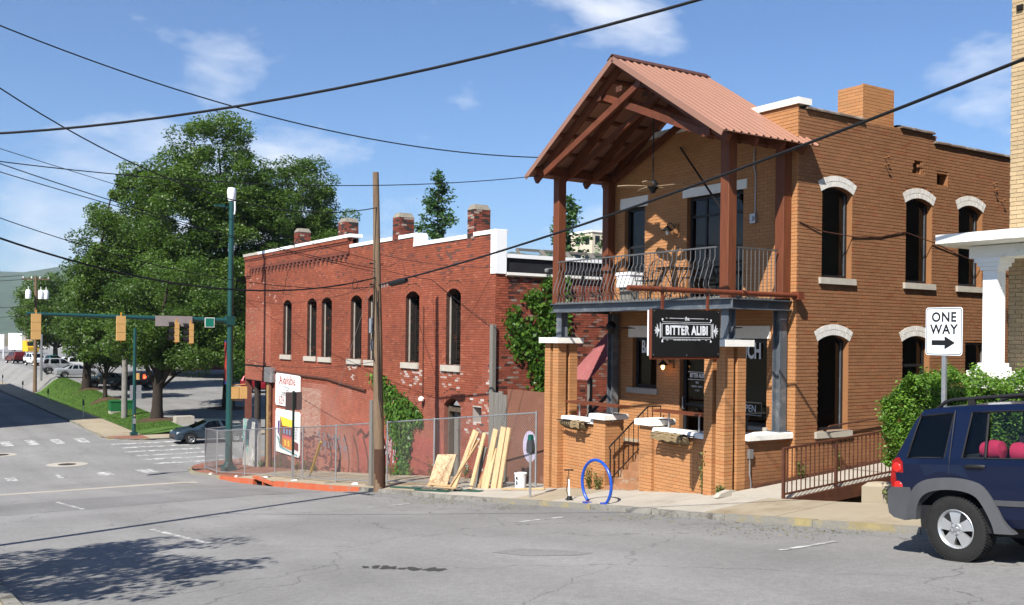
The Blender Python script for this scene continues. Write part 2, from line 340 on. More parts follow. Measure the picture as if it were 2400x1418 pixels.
# large ground sheet out to the horizon
mb = MB()
gx = [900, 200, 60, 20, 0, -8, -16, -24, -32, -40, -46, -55, -62, -80, -131, -250, -400, -1500, -3500, -5600]
gy = [-3800, -1500, -300, -60, -12, 0, 12, 15, 30, 60, 150, 400, 1500, 3500, 5200]
sheet(mb, gx, gy, lambda x, y: zs(x) - 0.35)
struct('ground', mb, M_dirt)
# the street and the cross street
mb = MB(); sheet(mb, frange(60, -70, 1.0) + [-90, -131, -200, -300, -420], [1.4, 3.5, 6, 8, 9.6, 10.8, 11.5, 12.1], zroad); struct('road', mb, M_asph)
mb = MB()
def zx(x, y): return zs(x) - 0.002 + 0.004 * max(0, (y - 12.1)) * 0.2
cxs = frange(-49, -61.6, 1.4)
sheet(mb, cxs, frange(12.1, 140, 6), zx); sheet(mb, cxs, frange(1.4, -90, 6), lambda x, y: zs(x) - 0.002)
struct('cross_street', mb, M_asph)
# road under the rounded corners
mb = MB(); sheet(mb, frange(-44.5, -49, .9), [12.1, 14, 16.2], lambda x, y: zs(x) - .004); sheet(mb, frange(-61.6, -64.6, 1), [11.7, 14.3], lambda x, y: zs(x) - .006); struct('cross_street', mb, M_asph)
# dark patch bands, concrete drain across the street, repairs
def zc(x, y, dz): return zroad(x, y) + dz
mb = MB(); sheet(mb, frange(-28.4, -33.6, 0.5), frange(1.6, 11.9, .5), lambda x, y: zc(x, y, .004)); struct('road_patch', mb, M_asphd)
mb = MB(); sheet(mb, [-39.2, -39.45, -39.75, -40.0], frange(1.4, 10.9, 0.8), lambda x, y: zc(x, y, .005)); struct('road_drain', mb, M_concl)
def patch(name, pts, mat, dz=.004):
    mb = MB(); mb.face([(x, y, zc(x, y, dz)) for x, y in pts]); return struct(name, mb, mat)
patch('road_patch', [(-11.75, 7.35), (-11.0, 7.45), (-10.45, 7.95), (-10.5, 8.2), (-11.2, 8.1), (-11.8, 7.8)], M_asphd)
def disc(name, x, y, r, mat, dz, n=20):
    mb = MB(); mb.face([(x + r * math.cos(2 * math.pi * i / n), y + r * math.sin(2 * math.pi * i / n), zc(x + r * math.cos(2 * math.pi * i / n), y, dz)) for i in range(n)]); return struct(name, mb, mat)
for (mx_, my_, rr) in ((-52.4, 8.1, .95), (-58.0, 5.7, .8)):
    disc('road_patch', mx_, my_, rr, M_concl, .004); tag(disc('manhole_cover', mx_, my_, .42, M_iron, .009), 'round iron manhole cover set in a concrete ring at the crossing' if rr > .9 else 'round iron manhole cover nearer the far kerb of the crossing', 'manhole', kind='thing')
# a pothole-like broken repair
mb = MB()
for i in range(26):
    t = i / 26; x = -10.75 - 1.15 * t + random.uniform(-.05, .05); y = 6.05 - .55 * t + random.uniform(-.10, .10); r_ = random.uniform(.03, .09)
    mb.face([(x + r_ * math.cos(a) * random.uniform(.6, 1.3), y + r_ * math.sin(a) * random.uniform(.6, 1.2), zc(x, y, .005 + .0002 * i)) for a in (0, 1.05, 2.1, 3.14, 4.2, 5.2)])
struct('road_crack', mb, pm('tar', (0.06, 0.058, 0.055), 0.9, .3, 20))
# painted markings
def stripe(x0, x1, y0, y1, mat=None, skew=0.0):
    mb = MB(); n = max(1, int(abs(x1 - x0) / 0.8)); m = max(1, int(abs(y1 - y0) / 1.0))
    for i in range(n):
        for j in range(m):
            xa, xb = x0 + (x1 - x0) * i / n, x0 + (x1 - x0) * (i + 1) / n; ya, yb = y0 + (y1 - y0) * j / m, y0 + (y1 - y0) * (j + 1) / m
            mb.quad(*[(x, y + skew * (x - x0), zc(x, y, .005)) for x, y in ((xa, ya), (xb, ya), (xb, yb), (xa, yb))])
    return struct('road_marking', mb, mat or M_mark)
for k in range(6): stripe(-60.6 + k * 1.95, -60.1 + k * 1.95, 11.6 + (0.25 if k % 2 else 0), 15.8)
for k in range(7): stripe(-64.6, -61.9, 2.2 + k * 1.35, 2.75 + k * 1.35)
for k, (a, b_) in enumerate(((3.0, 3.3), (4.9, 5.3), (6.9, 7.1), (8.6, 9.2), (10.4, 11.1))): stripe(-48.3 + .2 * (k % 2), -46.6, a, b_)
for x0, x1 in ((-33.0, -28.5), (-20.75, -16.7), (4, 8)): stripe(x0, x1, 4.75, 4.87)
for x0 in (-8.72, -14.9, -21.2): stripe(x0, x0 + .11, 9.8, 10.9)
stripe(-53.3, -53.1, 17, 60, M_marky); stripe(-49.5, -49.1, 18.5, 20.5)
# pavements: slabs with open joints on a bed
def slabs(parent, xs, ys, zf, matf, gap=.012, th=.07, keep=None):
    for i in range(len(xs) - 1):
        for j in range(len(ys) - 1):
            x0, x1 = sorted((xs[i], xs[i + 1])); y0, y1 = sorted((ys[j], ys[j + 1]))
            if keep and not keep((x0 + x1) / 2, (y0 + y1) / 2): continue
            x0 += gap / 2; x1 -= gap / 2; y0 += gap / 2; y1 -= gap / 2; dz = random.uniform(-.004, .004)
            mb = MB(); c = [(x0, y0), (x1, y0), (x1, y1), (x0, y1)]
            mb.hexa([(x, y, zf(x, y) + dz - th) for x, y in c] + [(x, y, zf(x, y) + dz) for x, y in c])
            mb.build('slab', matf((x0 + x1) / 2, (y0 + y1) / 2), parent)
mb = MB(); sheet(mb, frange(60, -13.5, 1.5), [12.2, 13.9], lambda x, y: zwalk(x, y) - .03); sheet(mb, frange(-13.5, -45, 1.5), [12.2, 13.9, 15.2, 16.1], lambda x, y: zwalk(x, y) - .03); sheet(mb, frange(-45, -48.8, .6), frange(16.1, 60, 3), lambda x, y: zwalk(x, 14) - .03)
walk = struct('sidewalk', mb, M_dirt)
def walkmat(x, y):
    if x < -39.5: return M_paver
    if -17.2 < x < -12.4 or (-24 < x < -18.5 and y > 12.9): return M_concl
    return M_conc
slabs(walk, frange(40, -45, 1.55), [12.26, 13.88, 15.15], zwalk, walkmat, keep=lambda x, y: not (x > -13.6 and y > 13.9))
slabs(walk, [-45, -46.9, -48.84], frange(16.1, 46, 1.6), lambda x, y: zwalk(x, 14), lambda x, y: M_paver)
# rounded corner of the pavement
def corner(name, cx0, cy0, r_, a0, a1, mat, zf):
    mb = MB(); n = 10
    pts = [(cx0 + r_ * math.cos(a0 + (a1 - a0) * i / n), cy0 + r_ * math.sin(a0 + (a1 - a0) * i / n)) for i in range(n + 1)]
    for i in range(n):
        tri = [(cx0, cy0), pts[i], pts[i + 1]]
        if a1 < a0: tri.reverse()
        mb.face([(x, y, zf(x, y)) for x, y in tri])
    o = struct(name, mb, mat); return pts
corner('sidewalk', -45, 16.1, 3.84, 1.5 * math.pi, math.pi, M_paver, lambda x, y: zwalk(x, 13.5))
# kerb stones along the street and round the corner
kerb = bpy.data.objects.new('kerb', None); COL.objects.link(kerb); kerb['kind'] = 'structure'
def kerbstones(path, width, matf, side=1, drop=.28, rise=.006, zf=None):
    """stones along a polyline; side = +1 puts the pavement on the path's left"""
    for i in range(len(path) - 1):
        p, q = Vector((*path[i], 0)), Vector((*path[i + 1], 0)); d = (q - p).normalized(); nrm = Vector((-d.y, d.x, 0)) * side * width
        p2, q2 = p + d * .006, q - d * .006; zt = zf or (lambda x, y: zwalk(x, 12.1))
        j = random.uniform(-.008, .008)
        c = [p2, q2, q2 + nrm, p2 + nrm]
        if side < 0: c = [q2, p2, p2 + nrm, q2 + nrm]
        mb = MB(); bot = [(v.x, v.y, zt(v.x, v.y) - drop) for v in c]; top = [(v.x + (nrm.x * .14 if k in (0, 1) else 0), v.y + (nrm.y * .14 if k in (0, 1) else 0), zt(v.x, v.y) + rise + j) for k, v in enumerate(c)]
        mb.hexa(bot + top); mb.build('kerb_stone', matf((p.x + q.x) / 2, (p.y + q.y) / 2), kerb)
def kmat(x, y):
    if -40.2 < x < -26.4 and y < 12.6: return M_kerbo
    if x < -40.2 and y < 14: return M_kerby
    if -19.5 < x < -15.2 or -12.6 < x < -9: return M_kerby
    return M_kerb
kerbstones([(x, 12.1) for x in frange(40, -34.2, 1.85)], .17, kmat, -1)
kerbstones([(x, 12.1) for x in frange(-36.4, -45, 1.55)], .17, kmat, -1)
arc = [(-45 + 4 * math.cos(1.5 * math.pi - a), 16.1 + 4 * math.sin(1.5 * math.pi - a)) for a in frange(0, math.pi / 2, .26)]
kerbstones(arc, .17, kmat, -1); kerbstones([(-49, y) for y in frange(16.1, 46, 2)], .17, kmat, -1)
# storm drain in the orange kerb: a lintel over two dark mouths
mb = MB(); zt = zwalk(-35.3, 12.1)
mb.box(-36.4, -34.2, 12.1, 12.27, zt - .05, zt + .035); mb.box(-35.34, -35.26, 12.105, 12.26, zt - .28, zt - .05); tag(mb.build('storm_drain', M_kerbo), 'orange painted storm drain lintel over a dark kerb opening', 'drain', kind='thing')
mb = MB(); mb.box(-36.4, -34.2, 12.27, 12.9, zt - .5, zt - .05); mb.build('drain_chamber', M_dark, bpy.data.objects['storm_drain'])
# opposite (camera) side pavement
mb = MB(); sheet(mb, frange(60, -45, 1.5), [-9, -4, 1.25], lambda x, y: zs(x) + .07); walk2 = struct('sidewalk', mb, M_dirt)
slabs(walk2, frange(20, -30, 1.6), [-2.0, -.4, 1.22], lambda x, y: zs(x) + .1, lambda x, y: M_conc)
kerbstones([(x, 1.4) for x in frange(40, -45, 2.2)], .17, lambda x, y: M_kerb, 1, zf=lambda x, y: zs(x) + .1)
# far block: pavement, bank of grass, parking lot
mb = MB(); sheet(mb, frange(-64, -131, 2) + [-200, -400], [11.9, 12.2, 13.3, 14.2], lambda x, y: zs(x) + .09)
sheet(mb, frange(-61.6, -64, .8), frange(14.2, 40, 2.5), lambda x, y: zs(x) + .09); walk3 = struct('sidewalk', mb, M_conc)
corner('sidewalk', -64.4, 14.6, 2.8, 1.5 * math.pi, 2 * math.pi, M_paver, lambda x, y: zs(x) + .088)
kerbstones([(x, 11.9) for x in frange(-64.4, -131, 2.6)], .17, lambda x, y: M_kerby if x > -67 else M_kerb, -1, zf=lambda x, y: zs(x) + .09)
kerbstones([(-64.4 + 2.8 * math.cos(a), 14.6 + 2.8 * math.sin(a)) for a in frange(0, -math.pi / 2, .3)], .17, lambda x, y: M_kerby, -1, zf=lambda x, y: zs(x) + .09)
kerbstones([(-61.6, y) for y in frange(40, 14.6, 2.2)], .17, lambda x, y: M_kerb, -1, zf=lambda x, y: zs(x) + .09)
mb = MB(); sheet(mb, frange(-63.95, -113, 2), frange(14.2, 17.3, .62), lambda x, y: zfar(x, y) + .03); lawn = struct('lawn', mb, M_grass, 40)
mb = MB(); sheet(mb, [-64, -66, -72, -80, -90, -100, -110, -120, -135, -160, -220, -330], [17.25, 18, 20, 24, 34, 60, 100], zfar); struct('parking_lot', mb, M_asph)
mb = MB(); sheet(mb, frange(-64, -330, 12), [-30, -9, 1.25], lambda x, y: zs(x) + .08); struct('sidewalk', mb, M_conc)
mb = MB(); sheet(mb, [-113, -120, -131, -160, -200, -330], frange(14.2, 17.3, .62), lambda x, y: zfar(x, y) + .02); struct('driveway', mb, M_asph)
# grass blades on the bank
n = 26000; gxs = rng.uniform(-112, -66.5, n); gys = rng.uniform(14.25, 17.2, n)
verts = np.zeros((n, 3, 3), np.float32); hh = rng.uniform(.04, .10, n); aa = rng.uniform(0, 6.28, n); zz_ = np.array([zfar(x, y) + .03 for x, y in zip(gxs, gys)])
for k, (dx, dz) in enumerate(((-.02, 0), (.02, 0), (0, 1))):
    verts[:, k, 0] = gxs + np.cos(aa) * dx + (rng.uniform(-.03, .03, n) if k == 2 else 0); verts[:, k, 1] = gys + np.sin(aa) * dx; verts[:, k, 2] = zz_ + hh * dz
me = bpy.data.meshes.new('grass'); me.vertices.add(n * 3); me.vertices.foreach_set('co', verts.ravel()); me.loops.add(n * 3); me.loops.foreach_set('vertex_index', np.arange(n * 3)); me.polygons.add(n); me.polygons.foreach_set('loop_start', np.arange(n) * 3); me.update(); me.validate()
me.materials.append(M_grass); tag(link('grass', me), 'mown green grass on the bank beside the parking lot', 'grass', kind='stuff')
# ------------------------------------------------------------------ masonry
UNIT = MB(); UNIT.box(-.5, .5, -.5, .5, -.5, .5); UNIT_ME = {}
def unit_brick(mat):
    if mat.name not in UNIT_ME:
        me = UNIT.mesh('brick', mat); a = me.attributes.new('solo', 'FLOAT', 'FACE'); a.data.foreach_set('value', [1.0] * len(me.polygons)); UNIT_ME[mat.name] = me
    return UNIT_ME[mat.name]
class Wall:
    def __init__(s, o, a, n): s.o = Vector((*o, 0)); s.a = Vector((*a, 0)); s.n = Vector((*n, 0))
    def P(s, u, z, d=0.0): return s.o + s.a * u + s.n * d + Vector((0, 0, z))
class Opening:
    def __init__(s, a, b, z0, spring, crown=None, ring=0.0): s.a, s.b, s.z0, s.spring, s.crown, s.ring = a, b, z0, spring, crown or spring, ring
    def arc(s):
        w, h = (s.b - s.a) / 2, s.crown - s.spring
        r_ = (w * w + h * h) / (2 * h); return (s.a + s.b) / 2, s.crown - r_, r_
    def cut(s, za, zb):
        res = None
        if zb > s.z0 + .003 and za < s.spring - .003: res = [s.a, s.b]
        if s.ring and zb > s.spring and za < s.crown + s.ring:
            m, cz, r_ = s.arc(); ro = r_ + s.ring; zz0 = max(za, s.spring); q = ro * ro - (zz0 - cz) ** 2
            if q > 0:
                h = min(math.sqrt(q), (s.b - s.a) / 2 + s.ring * 0.25); res = [min(m - h, res[0]) if res else m - h, max(m + h, res[1]) if res else m + h]
        return res
    def outline(s, n=12):
        pts = [(s.a, s.z0), (s.b, s.z0), (s.b, s.spring)]
        if s.crown > s.spring:
            m, cz, r_ = s.arc(); a0 = math.acos(min(1, (s.b - m) / r_))
            for i in range(1, n): 
                an = a0 + (math.pi - 2 * a0) * i / n; pts.append((m + r_ * math.cos(an), cz + r_ * math.sin(an)))
        pts.append((s.a, s.spring)); return pts
def masonry(store, w, u0, u1, z0, topf, ops, colf, course=.0715, pitch=.209, joint=.010, proud=.010, phase=0.0, vj=.010, jit=.002, ztop=None, holes=(), prow=0):
    z = z0; row = prow; zmax = ztop if ztop else max(topf(u0 + (u1 - u0) * i / 60) for i in range(61))
    while z < zmax - .01:
        za, zb = z + joint / 2, min(z + course - joint / 2, zmax); cuts = []
        for o in ops:
            c = o.cut(za, zb)
            if c: cuts.append(c)
        for (ha, hb, hz0, hz1) in holes:
            if zb > hz0 and za < hz1: cuts.append([ha, hb])
        n = 80; st = None
        for i in range(n + 1):
            u = u0 + (u1 - u0) * i / n; ov = topf(u) < za + course * .6
            if ov and st is None: st = u
            if not ov and st is not None: cuts.append([st - (u1 - u0) / n if i > 1 and st > u0 else st, u]); st = None
        if st is not None: cuts.append([st, u1])
        cuts.sort(); iv = []; cur = u0
        for a, b in cuts:
            if a > cur: iv.append((cur, a))
            cur = max(cur, b)
        if cur < u1: iv.append((cur, u1))
        off = (row % 2) * pitch / 2 + phase
        for a, b in iv:
            k = math.floor((a - off) / pitch)
            while True:
                s0 = off + k * pitch; s1 = s0 + pitch; k += 1
                if s0 >= b: break
                lo, hi = max(s0 + vj / 2, a + .002), min(s1 - vj / 2, b - .002)
                if hi - lo < .025: continue
                d = proud + random.uniform(-jit, jit)
                u, zc_ = (lo + hi) / 2, (za + zb) / 2
                store.append((w.P(u, zc_, d / 2 - .015), hi - lo, d + .03, zb - za, w.a, w.n, colf(u, zc_)))
        z += course; row += 1
def pier_bricks(store, x0, x1, y0, y1, z0, z1, colf, course=.0715, joint=.009):
    """solid pier of two bricks a course, laid crosswise in turn"""
    z = z0; row = 0; A, N = Vector((1, 0, 0)), Vector((0, -1, 0))
    while z < z1 - .02:
        zb = min(z + course, z1); zc_ = (z + zb) / 2; h = zb - z - joint
        for k in (0, 1):
            if row % 2: xa, xb = (x0, (x0 + x1) / 2 - joint / 2) if k == 0 else ((x0 + x1) / 2 + joint / 2, x1); ya, yb = y0, y1
            else: ya, yb = (y0, (y0 + y1) / 2 - joint / 2) if k == 0 else ((y0 + y1) / 2 + joint / 2, y1); xa, xb = x0, x1
            j = random.uniform(-.0012, .0015)
            store.append((Vector(((xa + xb) / 2, (ya + yb) / 2, zc_)), xb - xa + 2 * j, yb - ya + 2 * j, h, A, N, colf((xa + xb) / 2, zc_)))
        z += course; row += 1
def emit_bricks(store, parent, mat, solo=300, name='brick_courses'):
    """the nearest ones as single brick objects, the rest as one mesh"""
    store.sort(key=lambda b: (b[0] - cam.location).length_squared)
    me = unit_brick(mat)
    for c, l, d, h, A, N, col in store[:solo]:
        o = bpy.data.objects.new('brick', me); COL.objects.link(o); o.location = c; o.rotation_euler = (0, 0, math.atan2(A.y, A.x)); o.scale = (l, d, h); o.color = (*col, 1); attach(o, parent)
    rest = store[solo:]; n = len(rest)
    if not n: return
    corners = np.array([[-.5, -.5, -.5], [.5, -.5, -.5], [.5, .5, -.5], [-.5, .5, -.5], [-.5, -.5, .5], [.5, -.5, .5], [.5, .5, .5], [-.5, .5, .5]], np.float32)
    C = np.array([tuple(b[0]) for b in rest], np.float32); dims = np.array([(b[1], b[2], b[3]) for b in rest], np.float32)
    A = np.array([tuple(b[4]) for b in rest], np.float32); Nn = np.stack([-A[:, 1], A[:, 0], np.zeros(n)], 1); Zz = np.tile([[0, 0, 1]], (n, 1))
    loc = corners[None] * dims[:, None]
    vv = C[:, None] + loc[:, :, :1] * A[:, None] + loc[:, :, 1:2] * Nn[:, None] + loc[:, :, 2:] * Zz[:, None]
    fc = np.array(((3, 2, 1, 0), (4, 5, 6, 7), (0, 1, 5, 4), (1, 2, 6, 5), (2, 3, 7, 6), (3, 0, 4, 7)))
    idx = (fc[None] + (np.arange(n) * 8)[:, None, None]).reshape(-1)
    me2 = bpy.data.meshes.new(name); me2.vertices.add(n * 8); me2.vertices.foreach_set('co', vv.astype(np.float32).ravel()); me2.loops.add(len(idx)); me2.loops.foreach_set('vertex_index', idx)
    me2.polygons.add(n * 6); me2.polygons.foreach_set('loop_start', np.arange(n * 6) * 4); me2.polygons.foreach_set('use_smooth', [False] * (n * 6)); me2.update()
    at = me2.attributes.new('col', 'FLOAT_COLOR', 'FACE'); cc = np.ones((n, 6, 4), np.float32); cc[:, :, :3] = np.array([b[6] for b in rest], np.float32)[:, None]; at.data.foreach_set('color', cc.ravel())
    me2.materials.append(mat); o = link(name, me2, parent); o['kind'] = 'stuff'; return o
def wall_sheet(w, u0, u1, z0, topf, ops, depth=.3, colf=None, cell=.5, flip=False, soffit=None):
    """mortar face with openings and their reveals"""
    mb = MB(); us = sorted(set([u0, u1] + [v for o in ops for v in (o.a, o.b)])); us = [u for u in us if u0 <= u <= u1]
    fine = []
    for a, b in zip(us, us[1:]): fine += [a + (b - a) * i / max(1, math.ceil((b - a) / cell)) for i in range(max(1, math.ceil((b - a) / cell)))]
    fine.append(us[-1])
    def Q(a, b, za, zb):
        n = max(1, math.ceil((zb - za) / (cell if colf else 50)))
        for i in range(n):
            zA, zB = za + (zb - za) * i / n, za + (zb - za) * (i + 1) / n
            mb.col = colf((a + b) / 2, (zA + zB) / 2) if colf else None
            q = [w.P(a, zA), w.P(b, zA), w.P(b, zB), w.P(a, zB)]
            mb.face(q)
    for a, b in zip(fine, fine[1:]):
        m = (a + b) / 2; segs = [(z0, topf(m))]
        for o in ops:
            if o.a - 1e-6 <= m <= o.b + 1e-6:
                ns = []
                for s0, s1 in segs:
                    if o.z0 > s0: ns.append((s0, min(s1, o.z0)))
                    if o.crown < s1: ns.append((max(s0, o.crown), s1))
                segs = ns
        for s0, s1 in segs:
            if s1 - s0 > .002: Q(a, b, s0, s1)
    for o in ops:
        pts = o.outline()
        mb.col = colf((o.a + o.b) / 2, o.spring) if colf else None
        if o.crown > o.spring:
            arcp = pts[2:]
            for (ua, za), (ub, zb) in zip(arcp, arcp[1:]): mb.face([w.P(ub, zb), w.P(ua, za), w.P(ua, o.crown), w.P(ub, o.crown)])
        for (ua, za), (ub, zb) in zip(pts, pts[1:] + pts[:1]): mb.face([w.P(ua, za), w.P(ub, zb), w.P(ub, zb, -depth), w.P(ua, za, -depth)])
    return mb
def brick_arch(w, o, parent, mat, colf, proud=.014, rings=2):
    mb = MB(); m, cz, r_ = o.arc(); a0 = math.acos(min(1, (o.b - m) / r_)) - .03; th = o.ring / rings
    for k in range(rings):
        ra, rb = r_ + k * th + .004, r_ + (k + 1) * th - .004; n = max(6, int((math.pi - 2 * a0) * ra / .072))
        for i in range(n):
            b0 = a0 + (math.pi - 2 * a0) * i / n; b1 = a0 + (math.pi - 2 * a0) * (i + 1) / n; g = .003 / ra
            mb.col = colf(m, o.crown)
            d = proud + random.uniform(-.002, .003)
            pt = lambda rr, an, dd: w.P(m + rr * math.cos(an), cz + rr * math.sin(an), dd)
            mb.hexa([pt(ra, b1 - g, -.03), pt(ra, b0 + g, -.03), pt(rb, b0 + g, -.03), pt(rb, b1 - g, -.03), pt(ra, b1 - g, d), pt(ra, b0 + g, d), pt(rb, b0 + g, d), pt(rb, b1 - g, d)])
    return mb.build('brick_arch', mat, parent)
def inset(pts, t):
    n = len(pts); out = []
    for i in range(n):
        p0, p1, p2 = Vector(pts[i - 1]), Vector(pts[i]), Vector(pts[(i + 1) % n])
        e1, e2 = (p1 - p0), (p2 - p1)
        if e1.length < 1e-6: e1 = e2
        if e2.length < 1e-6: e2 = e1
        n1 = Vector((-e1.y, e1.x)).normalized(); n2 = Vector((-e2.y, e2.x)).normalized(); b = n1 + n2
        b = b / max(.35, b.length_squared) * 2 if b.length > 1e-4 else n1
        out.append(tuple(p1 + b * t))
    return out
def window(w, o, parent, fmat, gmat, fw=.06, d=-.11, bars=(), vbars=(), th=.05, name='window'):
    """frame ring, bars and a pane in an opening"""
    pts = o.outline(); ins = inset(pts, fw); mb = MB(); n = len(pts)
    for i in range(n):
        j = (i + 1) % n
        a, b, c, e = pts[i], pts[j], ins[j], ins[i]
        if (Vector(a) - Vector(b)).length < 1e-5: continue
        mb.hexa([w.P(*a, d - th), w.P(*b, d - th), w.P(*c, d - th), w.P(*e, d - th), w.P(*a, d), w.P(*b, d), w.P(*c, d), w.P(*e, d)])
    for zb in bars:
        mb.hexa([w.P(u, z, dd) for dd in (d - th, d - .006) for u, z in ((o.a + fw, zb - .03), (o.b - fw, zb - .03), (o.b - fw, zb + .03), (o.a + fw, zb + .03))])
    for ub in vbars:
        mb.hexa([w.P(u, z, dd) for dd in (d - th, d - .009) for u, z in ((ub - .03, o.z0 + fw), (ub + .03, o.z0 + fw), (ub + .03, o.crown - fw), (ub - .03, o.crown - fw))])
    f = mb.build(name, fmat, parent)
    mg = MB(); mg.face([w.P(u, z, d - th * .6) for u, z in inset(pts, fw * .6)]); mg.build('pane', gmat, f)
    return f
def sill(w, a, b, z0, z1, parent, mat, out=.06, inn=.1, name='sill'):
    mb = MB(); c = .008
    mb.hexa([w.P(u, z, dd) for z, dd, u in ((z0, -inn, a), (z0, -inn, b), (z0, out, b), (z0, out, a), (z1, -inn, a), (z1, -inn, b), (z1 - .012, out - c, b), (z1 - .012, out - c, a))])
    return mb.build(name, mat, parent)

# ------------------------------------------------------------------ the tan two-storey building with its porch
XT, YM, XL = -13.5, 15.65, -19.4
tan = thing('brick_building', 'two-storey tan painted brick building with timber gabled porch and balcony', 'building', (-16.4, 18, 0))
def tancol(u, z):
    k = random.uniform(.93, 1.06); c = [v * k for v in TAN]
    r_ = random.random()
    if r_ < .03: c = [c[0] * 1.0, c[1] * .90, c[2] * .86]
    elif r_ < .06: c = [c[0] * .97, c[1] * 1.03, c[2] * 1.06]
    return tuple(c)
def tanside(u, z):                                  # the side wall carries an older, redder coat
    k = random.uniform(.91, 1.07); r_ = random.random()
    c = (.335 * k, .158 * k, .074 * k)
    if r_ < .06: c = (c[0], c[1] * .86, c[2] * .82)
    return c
def whitecol(u, z): k = random.uniform(.9, 1.04); return (.66 * k, .64 * k, .60 * k)
TB = []
side = Wall((XT, 0), (0, 1), (1, 0)); front = Wall((0, YM), (1, 0), (0, -1))
sops = [Opening(a, b, 4.27, 6.05, 6.17, .23) for a, b in ((16.40, 17.36), (19.2, 20.16), (21.18, 22.14))]
sops += [Opening(16.33, 17.29, 1.08, 2.95, 3.07, .23), Opening(19.13, 20.12, .72, 2.96, 3.08, .23), Opening(21.5, 22.4, .8, 2.95)]
vent = Opening(20.32, 20.74, 6.55, 6.81); gap = Opening(19.42, 19.72, 6.72, 7.0)
stop = lambda u: 7.66 if u < 20.22 else 7.47
fops = [Opening(-16.7, -14.96, 3.82, 6.19), Opening(-18.93, -18.17, 4.3, 6.16), Opening(-18.57, -17.68, 1.76, 2.98), Opening(-16.88, -16.02, .5, 2.98), Opening(-15.9, -14.25, 1.13, 2.98)]
ftop = lambda u: 7.74
wp = wall_sheet(side, YM, 24.5, -1.0, stop, sops + [vent, gap], .28).build('wall', M_tanpaint, tan)
wf = wall_sheet(front, XL, XT, -1.0, ftop, fops, .28).build('wall', M_tanpaint, tan)
mb = MB(); mb.box(XL, XL + .3, YM + .002, 26, -1, 7.6); mb.box(XL, XT - .3, 24.5, 24.8, -1, 7.4); mb.box(XL + .3, XT - .32, YM + .3, 24.5, 7.0, 7.15); mb.build('wall', M_tanpaint, tan)
mb = MB(); mb.box(XL + .31, XT - .3, YM + .3, 24.4, 3.55, 3.75); mb.box(XL + .31, XT - .3, YM + .3, 24.4, .35, .5); mb.box(XL + .32, XT - .3, 18.2, 18.4, .5, 7.0); mb.box(XL + .32, XT - .3, 20.6, 20.75, .5, 7.0); mb.build('interior', M_room, tan)
ghole = [(19.42, 19.62, 6.86, 6.93), (19.46, 19.80, 6.79, 6.86), (19.40, 19.86, 6.72, 6.79), (19.48, 19.78, 6.93, 7.0)]
masonry(TB, side, YM, 24.5, -.93, stop, sops + [Opening(20.32, 20.74, 6.55, 6.81)], tanside, proud=.011, joint=.012, holes=ghole, vj=.006, jit=.0022)
masonry(TB, front, XL, XT + .009, -.93, ftop, fops, tancol, phase=.03, prow=1, proud=.007, joint=.009, vj=.006, jit=.0012)
for o in sops[:5]:
    f = window(side, o, tan, M_frame, M_glassdk if o.z0 < 2 else M_glass, d=-.13, name='door' if o.z0 < 1 else 'window', bars=(2.42,) if o.z0 < 1 else ())
    brick_arch(side, o, f, pm('white_painted_brick', (.6, .6, .6), .7, .08, 5, .3, 50, attr=True), whitecol)
    if o.z0 > 1: sill(side, o.a - .09, o.b + .09, o.z0 - .14, o.z0 + .002, f, M_stone if o.z0 > 2 else M_concl, .075)
f = window(side, sops[5], tan, M_greywood, M_glassdk, d=-.1, name='door')
# light-coloured metal inner frames catch the sun in the side windows
for o in sops[:4]:
    mb = MB(); mb.hexa([side.P(u, z, dd) for dd in (-.24, -.135) for u, z in ((o.b - .075, o.z0 + .05), (o.b - .035, o.z0 + .05), (o.b - .035, o.spring), (o.b - .075, o.spring))]); mb.build('window_stile', M_steel, tan)
mb = MB(); mb.hexa([side.P(u, z, dd) for dd in (-.26, -.2) for u, z in ((20.3, 6.53), (20.76, 6.53), (20.76, 6.83), (20.3, 6.83))])
for i in range(9): mb.beam(side.P(20.33 + i * .05, 6.56, -.19), side.P(20.33 + i * .05 - .12, 6.80, -.19), .012, .012)
mb.build('vent', pm('rusty_grille', (.06, .035, .02), .8, .3, 9), tan)
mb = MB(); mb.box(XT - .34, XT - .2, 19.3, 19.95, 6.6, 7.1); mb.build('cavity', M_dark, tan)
# front: lintels, sills, windows, doors
for (a, b, z0, z1, mt) in ((-16.83, -14.85, 6.19, 6.41, M_white), (-19.08, -18.05, 6.16, 6.43, M_white), (-18.71, -17.6, 2.98, 3.27, M_white), (-15.9, -14.16, 2.98, 3.26, M_white)):
    sill(front, a, b, z0, z1, tan, mt, .035, name='lintel')
fw0 = window(front, fops[0], tan, M_frame, M_glassdk, .07, bars=(5.75,), vbars=(-16.2, -15.45), name='balcony_door')
window(front, fops[1], tan, M_frame, M_glass, .07, bars=(5.2,))
wl_ = window(front, fops[2], tan, M_frame, M_glass, .08); sill(front, -18.73, -17.61, 1.62, 1.762, wl_, M_concl, .07)
ld = window(front, fops[3], tan, M_frame, M_glassdk, .09, bars=(1.45,), name='door')
mb = MB(); mb.tube([front.P(-16.78, 1.35, -.05), front.P(-16.78, 1.35, 0), front.P(-16.78, 1.62, 0), front.P(-16.78, 1.62, -.05)], .012, 6); mb.build('handle', M_galv, ld)
wr = window(front, fops[4], tan, M_frame, M_glassdk, .06); sill(front, -15.95, -14.2, 1.05, 1.132, wr, M_concl, .05)
FT = planeM((0, 0, 0), (1, 0, 0), (0, 0, 1))
def ftext(name, body, size, x, z, parent, sx=1.0, off=0., y=YM + .105, m=None, sp=1.0): return text_mesh(name, body, size, m or M_letter, parent, Matrix.Translation((x, y, z)) @ FT, sx, off, .002, sp)
